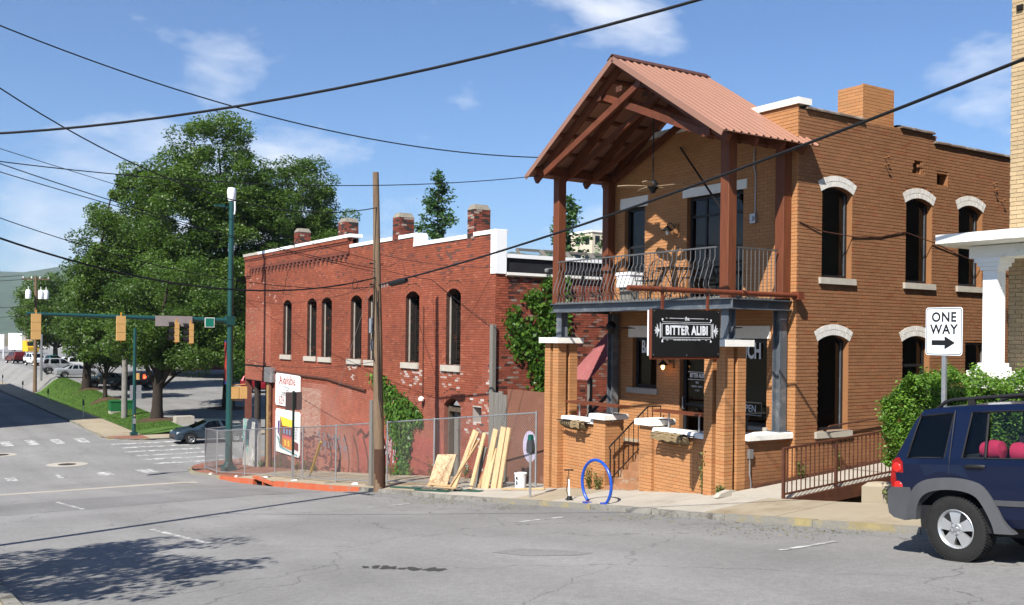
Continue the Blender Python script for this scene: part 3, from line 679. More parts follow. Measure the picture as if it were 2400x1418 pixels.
ftext('lettering', 'BAR', .42, -18.12, 2.74, wl_, .62, .012); ftext('lettering', 'LUNCH', .46, -14.98, 2.70, wr, .60, .014)
ftext('lettering', 'BITTER ALIBI', .135, -16.42, 2.12, ld, .62, .003)
for k, (s_, wd) in enumerate((('BAR', .05), ('MONDAY - SUNDAY', .035), ('11 TO 3', .035))): ftext('lettering', s_, wd + .02, -16.42, 1.96 - k * .09, ld, .7)
for zz2 in (2.20, 2.03):
    mb = MB(); mb.box(-16.72, -16.12, YM + .100, YM + .104, zz2 - .005, zz2 + .005); mb.build('lettering_rule', M_letter, ld)
# OPEN sign in the lower window
mb = MB(); mb.tube([(-15.2, YM + .07, 1.35), (-14.45, YM + .07, 1.35), (-14.45, YM + .07, 1.62), (-15.2, YM + .07, 1.62)], .012, 6, closed=True); osn = tag(mb.build('open_sign', M_galv), 'unlit open sign leaning inside the lower porch window', 'sign')
ftext('lettering', 'OPEN', .22, -14.82, 1.48, osn, .8, .0, YM + .06)
# parapet: white coping over the porch side, clay tiles stepping down along the side
mb = MB(); mb.box(XL - .05, XT + .06, YM - .06, YM + .34, 7.74, 7.87); mb.build('coping', M_white, tan)
M_tile = pm('clay_coping_tile', (.21, .155, .12), .8, .3, 6, .4, 30, stain=(.42, .38, .33), sscale=3, sfrom=.5, sto=.65)
tl = MB(); n = 5
for i in range(n):
    a0, a1 = math.pi * i / n, math.pi * (i + 1) / n
    tl.quad(*[(-math.cos(a) * .2, y, .03 + math.sin(a) * (.055 + (.012 if y > .2 else 0))) for a, y in ((a0, -.3), (a1, -.3), (a1, .3), (a0, .3))])
tl.box(-.21, .21, -.3, .3, 0, .032); tme = tl.mesh('coping_tile', M_tile)
for y in frange(16.15, 24.2, .62):
    zt = stop(y)
    if 17.5 < y < 18.9: continue
    o = bpy.data.objects.new('coping_tile', tme); COL.objects.link(o); o.location = (XT - .14, y, zt); o.rotation_euler = (random.uniform(-.02, .02), 0, random.uniform(-.02, .02)); attach(o, tan)
# chimney
ch = MB(); ch.box(-14.15, XT - .004, 17.68, 18.74, 7.2, 8.42); chm = ch.build('chimney', M_tanpaint, tan)
CB = []; masonry(CB, Wall((0, 17.68), (1, 0), (0, -1)), -14.15, XT + .006, 7.3, lambda u: 8.46, [], tancol, vj=.004, joint=.007, proud=.005); masonry(CB, Wall((XT - .004, 0), (0, 1), (1, 0)), 17.68, 18.74, 7.62, lambda u: 8.46, [], tancol, prow=1, vj=.004, joint=.007, proud=.005)
emit_bricks(CB, chm, M_tanbrick, 0, 'chimney_bricks')
# wall ties (anchor pins)
for (y, z) in ((18.42, 6.95), (18.43, 6.80), (22.55, 6.78), (22.58, 6.62), (22.9, 6.40)):
    mb = MB(); mb.tube([(XT - .02, y, z), (XT + .14, y, z)], .012, 6); mb.tube([(XT + .12, y - .035, z), (XT + .13, y, z + .03), (XT + .12, y + .035, z), (XT + .11, y, z - .03)], .014, 5, closed=True); mb.build('anchor_pin', M_tanpaint, tan)
mb = MB(); mb.tube([(XT + .02, 15.7, 5.35), (XT + .05, 16.4, 5.20), (XT + .03, 17.4, 5.16), (XT + .03, 18.3, 5.22), (XT + .03, 19.1, 5.38), (XT + .05, 20.2, 5.2), (XT + .03, 21.1, 5.0), (XT + .03, 23.5, 4.55)], .012, 5); mb.build('cable', M_brownrail, tan)
# ---------------- porch: brick columns with a groove down each face
def column(x0, x1, y0, y1, z0, z1):
    mb = MB(); g = .055; mx_, my_ = (x0 + x1) / 2, (y0 + y1) / 2
    mb.box(x0 + .10, x1 - .10, y0 + .10, y1 - .10, z0, z1)
    for xa, xb in ((x0 + .006, mx_ - g - .006), (mx_ + g + .006, x1 - .006)):
        for ya, yb in ((y0 + .006, my_ - g - .006), (my_ + g + .006, y1 - .006)): mb.box(xa, xb, ya, yb, z0, z1)
    col = mb.build('column', M_tanpaint, tan)
    for xa, xb in ((x0, mx_ - g), (mx_ + g, x1)):
        for ya, yb in ((y0, my_ - g), (my_ + g, y1)): pier_bricks(TB, xa, xb, ya, yb, z0 + .02, z1, tancol)
    mb = MB(); mb.box(x0 - .11, x1 + .11, y0 - .11, y1 + .11, z1, z1 + .13); mb.build('capital', M_white, tan)
column(-19.68, -19.12, 13.8, 14.37, -1.1, 2.82); column(-14.19, -13.62, 13.8, 14.37, -.35, 2.82)
def lowwall(x0, x1, y0, y1, z1, along, zb=-1.0):
    mb = MB(); mb.box(x0 + .01, x1 - .01, y0 + .01, y1 - .01, zb, z1); mb.build('porch_wall', M_tanpaint, tan)
    if along == 'x': masonry(TB, Wall((0, y0 + .01), (1, 0), (0, -1)), x0, x1, zb, lambda u: z1, [], tancol, ztop=z1, vj=.006, joint=.009, proud=.007, jit=.0015)
    else: masonry(TB, Wall((x1 - .01, 0), (0, 1), (1, 0)), y0, y1, zb, lambda u: z1, [], tanside if x1 > -14 else tancol, ztop=z1, vj=.006, joint=.009, proud=.007, jit=.0015)
def pier(x0, x1, y0, y1, z0, z1):
    mb = MB(); mb.box(x0 + .01, x1 - .01, y0 + .01, y1 - .01, z0, z1); mb.build('pier', M_tanpaint, tan)
    for k, (wv, a, b) in enumerate(((Wall((0, y0 + .01), (1, 0), (0, -1)), x0, x1), (Wall((x1 - .01, 0), (0, 1), (1, 0)), y0, y1))): masonry(TB, wv, a, b, z0, lambda u: z1, [], tancol, ztop=z1, prow=k, vj=.006, joint=.009, proud=.007, jit=.0015)
lowwall(-19.12, -17.86, 13.97, 14.25, .97, 'x'); lowwall(-15.84, -14.19, 13.97, 14.25, .96, 'x'); lowwall(-13.9, -13.63, 14.37, YM, .97, 'y', -.4)
pier(-17.86, -17.42, 13.9, 14.45, -1.0, 1.10); pier(-16.24, -15.84, 13.9, 14.45, -.9, 1.10)
mb = MB(); mb.box(-17.84, -17.44, 14.45, YM, -.9, .5); mb.build('stair_wall', M_tanpaint, tan); mb = MB(); mb.box(-16.22, -15.86, 14.45, YM - .9, -.9, .5); mb.build('stair_wall', M_tanpaint, tan)
masonry(TB, Wall((-17.44, 0), (0, 1), (1, 0)), 14.45, YM, -.9, lambda u: .5, [], tancol, ztop=.5, vj=.003, joint=.006, proud=.004, jit=.0006)
for b_ in ((-19.12, -17.87, 13.90, 14.32, .97, 1.08), (-15.83, -14.16, 13.90, 14.32, .96, 1.07), (-13.96, -13.52, 14.37, YM - .013, .97, 1.09), (-17.93, -17.35, 13.82, 14.52, 1.10, 1.22), (-16.32, -15.78, 13.82, 14.52, 1.10, 1.23)):
    mb = MB(); x0, x1, y0, y1, z0, z1 = b_; e = .018
    mb.hexa([(x0, y0, z0), (x1, y0, z0), (x1, y1, z0), (x0, y1, z0), (x0, y0, z1 - e), (x1, y0, z1 - e), (x1, y1, z1 - e), (x0, y1, z1 - e)], skip=(1,)); 
    mb.hexa([(x0, y0, z1 - e), (x1, y0, z1 - e), (x1, y1, z1 - e), (x0, y1, z1 - e), (x0 + e, y0 + e, z1), (x1 - e, y0 + e, z1), (x1 - e, y1 - e, z1), (x0 + e, y1 - e, z1)], skip=(0,)); mb.build('wall_cap', M_white, tan)
# porch floor and steps
mb = MB(); mb.box(-19.1, -17.86, 14.25, YM, .32, .5); mb.box(-17.4, -13.95, 15.05, YM, .32, .5); mb.box(-15.84, -13.95, 14.25, 15.05, .32, .5); mb.build('porch_floor', M_conc, tan)
M_step = pm('painted_steps', (.40, .20, .10), .85, .2, 4, .3, 50, stain=(.46, .38, .28), sscale=3, sfrom=.5, sto=.62)
for i in range(6):
    mb = MB(); z1 = -.38 + i * .165; y0 = 13.88 + i * .215
    mb.box(-17.40, -16.245, y0, 15.06, z1 - .165 if i else z1 - .5, z1); mb.build('step', M_step, tan)
# steel frame
def ibeam(mb, p, q, w_, h, up_=(0, 0, 1), t=.02):
    p, q, u = Vector(p), Vector(q), Vector(up_); mb.beam(p + u * (h / 2 - t / 2), q + u * (h / 2 - t / 2), w_, t, up_); mb.beam(p - u * (h / 2 - t / 2), q - u * (h / 2 - t / 2), w_, t, up_); mb.beam(p, q, t, h - 2 * t, up_)
def ipost(x, y, z0, z1, ax):
    mb = MB(); ibeam(mb, (x, y, z0), (x, y, z1), .2, .2, ax, .022)
    mb.box(x - .17, x + .17, y - .17, y + .17, z0, z0 + .02); return mb.build('steel_post', M_steel, tan)
ipost(-19.33, 14.05, 2.95, 3.55, (0, 1, 0)); ipost(-13.80, 14.05, 2.95, 3.55, (0, 1, 0)); ipost(-13.76, 15.48, 1.09, 3.55, (1, 0, 0)); ipost(-19.1, 15.46, 1.0, 3.55, (1, 0, 0))
mb = MB(); ibeam(mb, (-19.55, 13.94, 3.66), (-13.58, 13.94, 3.66), .2, .21); mb.build('steel_beam', M_steel, tan)
mb = MB(); ibeam(mb, (-13.68, 14.05, 3.655), (-13.68, YM - .02, 3.655), .2, .205); mb.build('steel_beam', M_steel, tan)
mb = MB(); ibeam(mb, (-19.45, 14.05, 3.655), (-19.45, YM - .02, 3.655), .2, .205); mb.build('steel_beam', M_steel, tan)
for k, x in enumerate(frange(-19.33, -13.85, .138)):
    if k % 1 == 0 and k < 40:
        mb = MB(); mb.box(x, x + .13, 13.86, YM - .02, 3.768, 3.805); mb.build('deck_board', M_greywood, tan)
# timber posts and roof
def tpost(x0, x1, y0, y1, z0, z1):
    mb = MB(); e = .012
    mb.prism([(x0 + e, y0), (x1 - e, y0), (x1, y0 + e), (x1, y1 - e), (x1 - e, y1), (x0 + e, y1), (x0, y1 - e), (x0, y0 + e)], (0, 0, z0), (1, 0, 0), (0, 1, 0), (0, 0, z1 - z0)); return mb.build('timber_post', M_timber, tan)
tpost(-19.52, -19.29, 13.88, 14.11, 3.77, 6.86); tpost(-13.89, -13.66, 13.88, 14.11, 3.77, 6.86); tpost(-13.86, -13.63, 15.40, YM - .015, 3.8, 6.86); tpost(-19.52, -19.29, 15.40, YM - .015, 3.8, 6.86)
RX, RZ, EL, ER, EZ, RY0, RY1 = -16.46, 8.98, -19.75, -13.17, 6.86, 13.2, 15.95
for x in (-19.42, -13.79):
    mb = MB(); mb.box(x - .10, x + .10, 13.38, YM - .02, 6.86, 7.05); mb.build('eave_beam', M_timber_h, tan)
sl = (RZ - EZ) / (RX - EL)
def onslope(x, dz=0): return RZ - abs(x - RX) * sl + dz
for ty in (13.46, 14.2, 14.95, 15.55):
    tr = None
    for sgn in (-1, 1):
        xe = RX + sgn * 3.20; mb = MB(); mb.beam((RX + sgn * .02, ty, onslope(RX, -.17)), (xe, ty, onslope(xe, -.17)), .085, .17)
        o = mb.build('rafter', M_timber_h, tan)
    for sgn in (-1, 1):
        xa, xb = RX + sgn * 2.75, RX - sgn * .72; mb = MB(); dy = .052 * sgn
        mb.beam((xa, ty + dy, onslope(xa, -.34)), (xb, ty + dy, onslope(xb, -.2)), .075, .14); mb.build('truss_chord', M_timber_h, tan)
    for x in (RX - 2.62, RX + 2.62, RX - .72, RX + .72, RX):
        zz3 = onslope(x, -.26) if x != RX else RZ - .66
        mb = MB(); mb.box(x - .10, x + .10, ty - .062, ty - .056, zz3 - .06, zz3 + .06)
        for bx_ in (-.08, .08):
            for bz_ in (-.05, .05): mb.cyl(x + bx_, ty - .118, zz3 + bz_, zz3 + bz_ + .001, .001, 3) if False else None
        mb.build('gusset_plate', M_brownrail, tan)
for sgn in (-1, 1):
    for k in range(1, 7):
        x = RX + sgn * k * .5; mb = MB(); mb.beam((x, 13.25, onslope(x, -.045)), (x, RY1 - .1, onslope(x, -.045)), .09, .035, (sgn * sl, 0, 1)); mb.build('purlin', M_timber_h, tan)
    # ribbed copper-coloured sheet
    mb = MB(); prof = []; y = RY0
    while y < RY1 - .01: prof += [(y, 0), (y + .06, 0), (y + .085, .032), (y + .115, .032), (y + .14, 0)]; y += .2
    prof.append((RY1, 0)); xe = EL if sgn < 0 else ER
    for (ya, ha), (yb, hb) in zip(prof, prof[1:]):
        q = [(RX, ya, RZ + ha), (RX, yb, RZ + hb), (xe, yb, EZ + hb), (xe, ya, EZ + ha)]
        mb.quad(*(q if sgn < 0 else reversed(q)))
    mb.quad((RX, RY0, RZ - .012), (xe, RY0, EZ - .012), (xe, RY1, EZ - .012), (RX, RY1, RZ - .012))
    mb.beam((RX, RY0 + .01, RZ - .05), (xe, RY0 + .01, EZ - .05), .02, .12); mb.build('roof', M_copper, tan)
mb = MB(); mb.prism([(-.16, -.105), (0, 0), (.16, -.105), (.16, -.09), (0, .02), (-.16, -.09)], (RX, RY0 - .01, RZ + .04), (1, 0, 0), (0, 0, 1), (0, RY1 - RY0 + .02, 0)); mb.build('ridge_cap', M_brownrail, tan)
# balcony railing with bellied balusters, straight ones on the side
prof = [(4.77, 0), (4.58, 0), (4.53, .015), (4.49, .045), (4.45, .05), (4.41, .045), (4.30, .085), (4.18, .13), (4.08, .165), (4.01, .17), (3.96, .14), (3.925, .07), (3.905, .0), (3.80, 0)]
mb = MB(); mb.box(-19.25, -13.93, 13.83, 13.87, 4.755, 4.785); rl = mb.build('railing', M_ironrail, tan)
bm_ = MB(); bm_.tube([(0, -o_, z) for z, o_ in prof], .009, 6); bme = bm_.mesh('baluster', M_ironrail)
for x in frange(-19.18, -13.98, .137):
    o = bpy.data.objects.new('baluster', bme); COL.objects.link(o); o.location = (x, 13.85, 0); attach(o, rl)
mb = MB(); mb.box(-13.74, -13.71, 14.16, 15.34, 4.755, 4.785); rl2 = mb.build('railing', M_ironrail, tan)
bm_ = MB(); bm_.tube([(0, 0, 3.8), (0, 0, 4.76)], .009, 6); bme2 = bm_.mesh('baluster', M_ironrail)
for y in frange(14.24, 15.28, .115):
    o = bpy.data.objects.new('baluster', bme2); COL.objects.link(o); o.location = (-13.725, y, 0); attach(o, rl2)
# brace rod, conduit, outlet, wall lamps
mb = MB(); mb.tube([(-16.94, YM - .01, 7.38), (-13.99, 14.05, 5.5)], .022, 8); mb.tube([(-13.99, 14.05, 5.5), (-13.95, 14.02, 5.36)], .012, 6); mb.build('brace_rod', M_blackiron, tan)
mb = MB(); mb.tube([(-14.64, YM - .03, 7.0), (-14.64, YM - .03, 6.6), (-14.60, YM - .03, 6.5), (-14.60, YM - .03, 5.62)], .013, 6); mb.box(-14.70, -14.55, YM - .09, YM, 5.42, 5.62); mb.tube([(-14.625, YM - .12, 5.52), (-14.625, YM - .09, 5.52)], .045, 10); mb.build('outlet_box', M_galv, tan)
mb = MB(); mb.box(-13.62, -13.55, 14.43, 14.53, .62, .80); mb.tube([(-13.58, 14.46, .62), (-13.58, 14.46, .3), (-13.58, 14.50, .15), (-13.58, 14.50, -.08)], .016, 8); mb.build('outlet_box', M_galv, tan)
def wall_lamp(x, z, label, lit):
    t = thing('wall_lamp', label, 'lamp', (x, YM, z)); mb = MB(); mb.box(x - .06, x + .09, YM - .05, YM - .012, z - .13, z + .1); mb.build('mount', M_tanpaint, t)
    mb = MB(); mb.tube([(x, YM - .04, z), (x, YM - .1, z + .06), (x - .02, YM - .18, z + .13), (x - .04, YM - .24, z + .09), (x - .04, YM - .25, z + .02)], .012, 6); mb.build('arm', M_blackiron, t)
    mb = MB(); mb.lathe([(.02, .05), (.04, .03), (.12, -.05), (.14, -.06), (.12, -.062), (.03, .02)], (x - .04, YM - .25, z), 14); mb.build('shade', M_blackiron, t, 40)
    mb = MB(); mb.lathe([(.0, -.17), (.03, -.15), (.045, -.1), (.03, -.05), (.02, -.02)], (x - .04, YM - .25, z), 10)
    mb.build('bulb', pm('lit_bulb', (.9, .6, .3), .4, 0, emit=(1, .45, .12), estr=6) if lit else M_white, t, 60)
wall_lamp(-17.05, 5.52, 'small black shade lamp on the balcony wall', False); wall_lamp(-17.15, 2.40, 'lit black shade lamp beside the lower porch door', True)
emit_bricks(TB, wp, M_tanbrick, 300)
# ------------------------------------------------------------------ the derelict red brick building at the crossing
red = thing('brick_building', 'derelict red brick corner building with empty arched windows and chimney stumps', 'building', (-35, 20, -3))
YR, RXL, RXR = 15.0, -46.4, -23.9
rfront = Wall((0, YR), (1, 0), (0, -1)); rside = Wall((RXR, 0), (0, 1), (1, 0))
def inrep(u, z):                                    # repointed corner: pale mortar below a slanting edge
    return u > -24.15 - max(0, (2.7 - z)) * .55 - .15 * math.sin(z * 7) and z < 2.7
def redcol(u, z):
    k = random.uniform(.90, 1.08); r_ = random.random(); lf = .90 + .13 * math.sin(u * .9 + 1.3 * math.sin(z * 1.1)) * math.sin(z * 1.7 + u * .31); k *= lf; c = [.36 * k, .098 * k, .052 * k]
    if r_ < .08: c = [.43 * k, .135 * k, .075 * k]
    elif r_ < .12: c = [.27 * k, .08 * k, .05 * k]
    top = 6.4 if u < -34 else (6.0 if u < -29 else 5.7)
    if z > top - .75 and random.random() < (.10 + .3 * max(0, z - top + .35) + (.06 if u > -29 else 0)) * (.4 + .6 * math.sin(u * 1.3 + z * 2)): c = [.17 * k, .08 * k, .06 * k]
    if 4.7 < z < 6 and random.random() < .05 + .05 * math.sin(u * 2.3): c = [.22 * k, .078 * k, .055 * k]
    if z < 1.0:
        c = [.42 * k, .135 * k, .085 * k]
        if -42.2 < u < -33.8: m = .28 + .22 * math.sin(u * 1.7 + z * 2.3); c = [c[i] * (1 - m) + (.50, .23, .17)[i] * m for i in range(3)]
        if -33.2 < u < -26.9 and z < -.35: c = [.48 * k, .125 * k, .09 * k]
        if -39.0 < u < -36.9 and -1.3 < z < .78:
            m = random.uniform(.25, .8); c = [c[i] * (1 - m) + (.52, .36, .28)[i] * m for i in range(3)]
        if z < -2.4 + .18 * math.sin(u * 2.1) and u < -33: c = [.15 * k, .07 * k, .05 * k]
        if -39.5 < u < -35 and z < -1.0 and random.random() < .35: c = [.2 * k, .06 * k, .055 * k]
    if u < -42.9 and z < 4.15: 
        c = [.44 * k, .14 * k, .085 * k]
        if random.random() < .02: c = [.43 * k, .21, .11]
        elif random.random() < .03: c = [.45, .22, .16]
    if u < -41.2 and 4.15 < z < 5.6 and random.random() < .03: c = [.5, .28, .22]
    for (sx0, sx1) in ((-29.9, -28.3), (-27.1, -25.7), (-34.4, -33.0)):
        if sx0 < u < sx1 and 1.25 < z < 1.86:
            p = (z - 1.2) / .65 * (.75 if sx0 < -28 and sx0 > -31 and u > -29.1 else .4)
            if random.random() < p: m = random.uniform(.35, .9); c = [c[i] * (1 - m) + (.60, .52, .47)[i] * m for i in range(3)]
    if inrep(u, z):
        if r_ < .07: c = [.07, .045, .04]
        elif r_ < .15: c = [.50, .32, .26]
        elif r_ < .19: c = [.62, .54, .50]
        else: c = [.42 * k, .11 * k, .06 * k]
    elif u > -26 and z < .9: c = [.40 * k, .115 * k, .07 * k]
    if z < -1.5 + (u + 24) * .105 + .55 and random.random() < .4: c = [v * .6 for v in c]
    return tuple(c)
def redmort(u, z):
    if inrep(u, z): return (.55, .48, .43)
    if u > -26 and z < .9: return (.42, .34, .29)
    if u < -42.9 and 1.3 < z < 4.15: return (.33, .11, .07)
    if -33.2 < u < -26.9 and z < -.35: return (.40, .11, .08)
    if -39 < u < -36.9 and -1.3 < z < .78: return (.48, .34, .28)
    if z < 1.0: return (.27, .10, .07)
    return (.085, .04, .03)
W8 = [(-41.27, -40.25), (-38.46, -37.44), (-36.91, -35.87), (-34.07, -33.08), (-32.55, -31.55), (-29.55, -28.57), (-26.77, -25.87)]
rops = [Opening(a, b, 2.06, 4.24, 4.42, .24) for a, b in W8]
rdoor = Opening(-26.83, -25.80, -1.9, .80, 1.03, .26); rsw = Opening(-25.1, -24.6, .40, .86); cutc = Opening(RXL - .01, -42.55, -5, .78)
rtop = lambda u: 6.62 if u < -34.2 else (6.22 if u < -29.0 else 5.90)
rw = wall_sheet(rfront, RXL, RXR, -4.2, rtop, rops + [rdoor, rsw, cutc], .34, redmort, .35).build('wall', M_redmortar, red)
RB = []
masonry(RB, rfront, RXL, RXR + .009, -4.1, rtop, rops + [rdoor, rsw, cutc], redcol, .0725, .203, .010, .008, vj=.007, jit=.002)
def sidecol(u, z):
    k = random.uniform(.7, 1.15); r_ = random.random()
    if u < 15.36 and z > 2.5: return (.42 * k, .11 * k, .06 * k)
    c = (.34 * k, .09 * k, .052 * k)
    if r_ < .13: c = (.10 * k, .045 * k, .035 * k)
    elif r_ < .24: c = (.38 * k, .22 * k, .17 * k)
    elif r_ < .26: c = (.36, .28, .24)
    return c
def sidemort(u, z): return (.10, .05, .04) if (u < 15.36 and z > 2.5) else (.25, .20, .17)
rs = wall_sheet(rside, YR, 30, -4.2, lambda u: 4.82, [], .3, sidemort, .6).build('wall', M_redmortar, red)
masonry(RB, rside, YR, 24, -2.4, lambda u: 4.80, [], sidecol, .0725, .203, .013, .011, prow=1)
mb = MB(); mb.box(RXL, RXL + .3, YR + .345, 30, .78, 6.5); mb.box(RXL, RXR - .3, 29.7, 30, -4, 5.5); mb.box(RXL + .3, RXR - .3, YR + .345, 29.7, 4.62, 4.8); mb.box(RXL + .3, RXR - .3, YR + .345, 29.7, 1.2, 1.38)
mb.box(RXL + .02, RXR - .05, YR + .3, YR + .36, 4.8, 5.85); mb.box(RXL + .02, -29.1, YR + .3, YR + .36, 5.85, 6.2); mb.box(RXL + .02, -34.3, YR + .3, YR + .36, 6.2, 6.6)
mb.prism([(-42.55, YR + .34), (-42.3, YR + .36), (-46.2, 19.2), (-46.4, 19.0)], (0, 0, -4.2), (1, 0, 0), (0, 1, 0), (0, 0, 5.0)); mb.build('wall', pm('sooty_brick', (.11, .05, .038), .9, .3, 6, .3, 40), red)
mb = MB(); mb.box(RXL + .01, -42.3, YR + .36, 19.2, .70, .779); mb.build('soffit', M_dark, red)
M_jamb = pm('sooty_jamb', (.025, .02, .018), .95, .4, 5, .5, 30, stain=(.26, .075, .04), sscale=6, sfrom=.60, sto=.64)
for o in rops:
    mb = MB(); mb.hexa([rfront.P(o.a + u, z, d) for d in (-.16, -.12) for u, z in ((.004, 2.07), (.035, 2.07), (.035, 4.2), (.004, 4.2))]); fr = mb.build('window_frame', M_stone, red)
    mb = MB()
    for z in frange(2.1, 4.25, .0725 * 1.0):
        t = random.uniform(.0, .035); mb.hexa([rfront.P(o.a + u, zz4, d) for d in (-.62, -.345) for u, zz4 in ((-.02, z + .006), (t + .06, z + .006), (t + .06, z + .066), (-.02, z + .066))])
    mb.hexa([rfront.P(o.a + u, z, d) for d in (-.34, -.17) for u, z in ((.003, 2.065), (.02, 2.065), (.02, 4.24), (.003, 4.24))])
    mb.hexa([rfront.P(o.b + u, z, d) for d in (-.6, -.02) for u, z in ((-.02, 2.065), (-.003, 2.065), (-.003, 4.24), (-.02, 4.24))]); mb.build('jamb', M_jamb, fr)
    brick_arch(rfront, o, fr, M_redbrick, lambda u, z: redcol(-36, 3), .012)
    sill(rfront, o.a - .26, o.b + .02, 1.86, 2.062, fr, M_stone, .07, .3)
# boarded doorway with iron bars, and a small side opening
mb = MB()
for u in (-26.81, -25.9): mb.hexa([rfront.P(u + du, z, d) for d in (-.28, -.12) for du, z in ((0, -1.9), (.09, -1.9), (.09, .8), (0, .8))])
mb.hexa([rfront.P(u, z, d) for d in (-.28, -.10) for u, z in ((-26.7, .62), (-25.9, .62), (-25.9, .76), (-26.7, .76))])
dr = mb.build('door', pm('rotten_wood', (.12, .085, .06), .9, .4, 7, .5, 40), red)
mb = MB(); mb.hexa([rfront.P(u, z, d) for d in (-.30, -.285) for u, z in ((-26.7, -1.9), (-26.28, -1.9), (-26.28, .62), (-26.7, .62))]); mb.build('door_leaf', M_greywood, dr)
for i in range(6):
    mb = MB(); mb.tube([rfront.P(-26.28 + i * .07, -1.9, -.2), rfront.P(-26.28 + i * .07, .62, -.2)], .010, 6); mb.build('bar', M_brownrail, dr)
for z in (.05, -.75):
    mb = MB(); mb.tube([rfront.P(-26.35, z, -.19), rfront.P(-25.85, z, -.19)], .014, 6); mb.build('bar', M_brownrail, dr)
brick_arch(rfront, rdoor, dr, M_redbrick, lambda u, z: (.30, .085, .05), .016)
mb = MB(); mb.hexa([rfront.P(u, z, d) for d in (-.33, -.28) for u, z in ((-25.09, .40), (-24.88, .40), (-24.88, .86), (-25.09, .86))]); mb.build('shutter', M_greywood, red)
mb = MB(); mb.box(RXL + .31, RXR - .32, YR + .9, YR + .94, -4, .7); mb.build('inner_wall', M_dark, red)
# corbelled brick cornice with dentils
mb = MB()
for (z0, z1, pr) in ((5.98, 6.10, .075), (6.10, 6.38, .055), (6.38, 6.46, .085), (6.46, 6.60, .11)): mb.box(-46.40 if z0 > 6.3 else -45.7, -34.22, YR - pr, YR + .02, z0, z1)
mb.box(RXL - .01, -45.7, YR - .07, YR + .02, 5.68, 6.38); mb.box(RXL - .01, -45.74, YR - .035, YR + .02, 5.58, 5.68)
cn = mb.build('cornice', pm('cornice_brick_bed', (.19, .055, .035), .9, .3, 5), red)
cw = Wall((0, YR - .055), (1, 0), (0, -1)); CBk = []
masonry(CBk, cw, -45.7, -34.22, 6.105, lambda u: 6.375, [], redcol, .0725, .203, .009, .006); masonry(CBk, Wall((0, YR - .11), (1, 0), (0, -1)), RXL - .01, -34.22, 6.465, lambda u: 6.6, [], redcol, .0725, .203, .009, .004); masonry(CBk, Wall((0, YR - .07), (1, 0), (0, -1)), RXL - .01, -45.7, 5.69, lambda u: 6.375, [], redcol, .0725, .203, .009, .005)
emit_bricks(CBk, cn, M_redbrick, 0, 'cornice_bricks')
dm = MB(); dm.box(-.11, .11, -.075, 0, .0, .125); dm.box(-.11, .03, -.05, 0, -.10, .0); dm.box(-.06, .03, -.035, 0, -.17, -.10); dme = dm.mesh('dentil', pm('dentil_brick', (.17, .06, .045), .9, .35, 7))
for i in range(25):
    o = bpy.data.objects.new('dentil', dme); COL.objects.link(o); o.location = (-45.45 + i * .455, YR + .01, 5.86); attach(o, cn)
# crack zig-zagging down from the cornice
mb = MB(); u, z = -40.5, 5.85; mb_pts = [(u, z)]
while z > 4.7: u -= random.choice((.0, .1, .1)); mb_pts.append((u, z)); z -= .0725 * random.choice((1, 1, 2)); mb_pts.append((u, z))
for (ua, za), (ub, zb) in zip(mb_pts, mb_pts[1:]): mb.beam((ua, YR - .008, za), (ub, YR - .008, zb), .012, .025)
mb.build('crack', M_dark, red)
# parapet coping in white metal, stone at the crossing end
for (a, b, z) in ((-44.36, -40.02, 6.60), (-39.6, -33.9, 6.60), (-34.18, -30.6, 6.22), (-30.1, -28.8, 6.22), (-29.0, -25.55, 5.90), (-25.12, -23.86, 5.93)):
    mb = MB(); mb.box(a, b, YR - (.14 if z > 6.5 else .04), YR + .37, z, z + .12); mb.build('coping', M_whitemetal, red)
for i in range(6):
    mb = MB(); a = -46.5 + i * .355; mb.box(a + .005, a + .35, YR - .14, YR + .36, 6.605, 6.605 + .125 + random.uniform(-.01, .01)); mb.build('coping_stone', M_stone, red)
mb = MB(); mb.box(-28.98, -28.72, YR - .035, YR + .36, 5.91, 6.30); mb.build('parapet_end', M_whitemetal, red); mb = MB(); mb.box(-24.14, -23.845, YR - .035, YR + .33, 4.77, 6.04); mb.build('parapet_end', M_whitemetal, red)
# chimney stumps
def stump(x0, x1, z0, z1):
    mb = MB(); y0, y1 = YR - .012, YR + .56; mb.box(x0 + .012, x1 - .012, y0 + .012, y1, z0, z1 - .02); c = mb.build('chimney', pm('pale_old_mortar', (.22, .18, .155), .95, .4, 5, .4, 30), red)
    st = []
    def cc(u, z): 
        k = random.uniform(.6, 1.2); r_ = random.random(); return (.05, .038, .035) if r_ < .3 else ((.40, .30, .25) if r_ < .37 else (.26 * k, .068 * k, .042 * k))
    for k, (wv, a, b) in enumerate(((Wall((0, y0 + .012), (1, 0), (0, -1)), x0, x1), (Wall((x1 - .012, 0), (0, 1), (1, 0)), y0, y1))): masonry(st, wv, a, b, z0, lambda u: z1 - .02, [], cc, .074, .205, .013, .014, prow=k)
    emit_bricks(st, c, M_redbrick, 0, 'chimney_bricks')
    mb = MB(); e = .07; h = .13
    mb.hexa([(x0 - .01, y0 - .01, z1 - .03), (x1 + .01, y0 - .01, z1 - .03), (x1 + .01, y1 + .01, z1 - .03), (x0 - .01, y1 + .01, z1 - .03), (x0 + e, y0 + e, z1 + h), (x1 - e, y0 + e, z1 + h), (x1 - e, y1 - e, z1 + h), (x0 + e, y1 - e, z1 + h)]); mb.build('cap', pm('weathered_cap', (.30, .27, .22), .9, .3, 5, .4, 30), c)
for a in ((-40.05, -39.6, 6.5, 7.30), (-35.32, -34.72, 6.5, 7.28), (-30.6, -30.1, 6.1, 7.02), (-25.53, -25.13, 5.8, 6.78)): stump(*a)
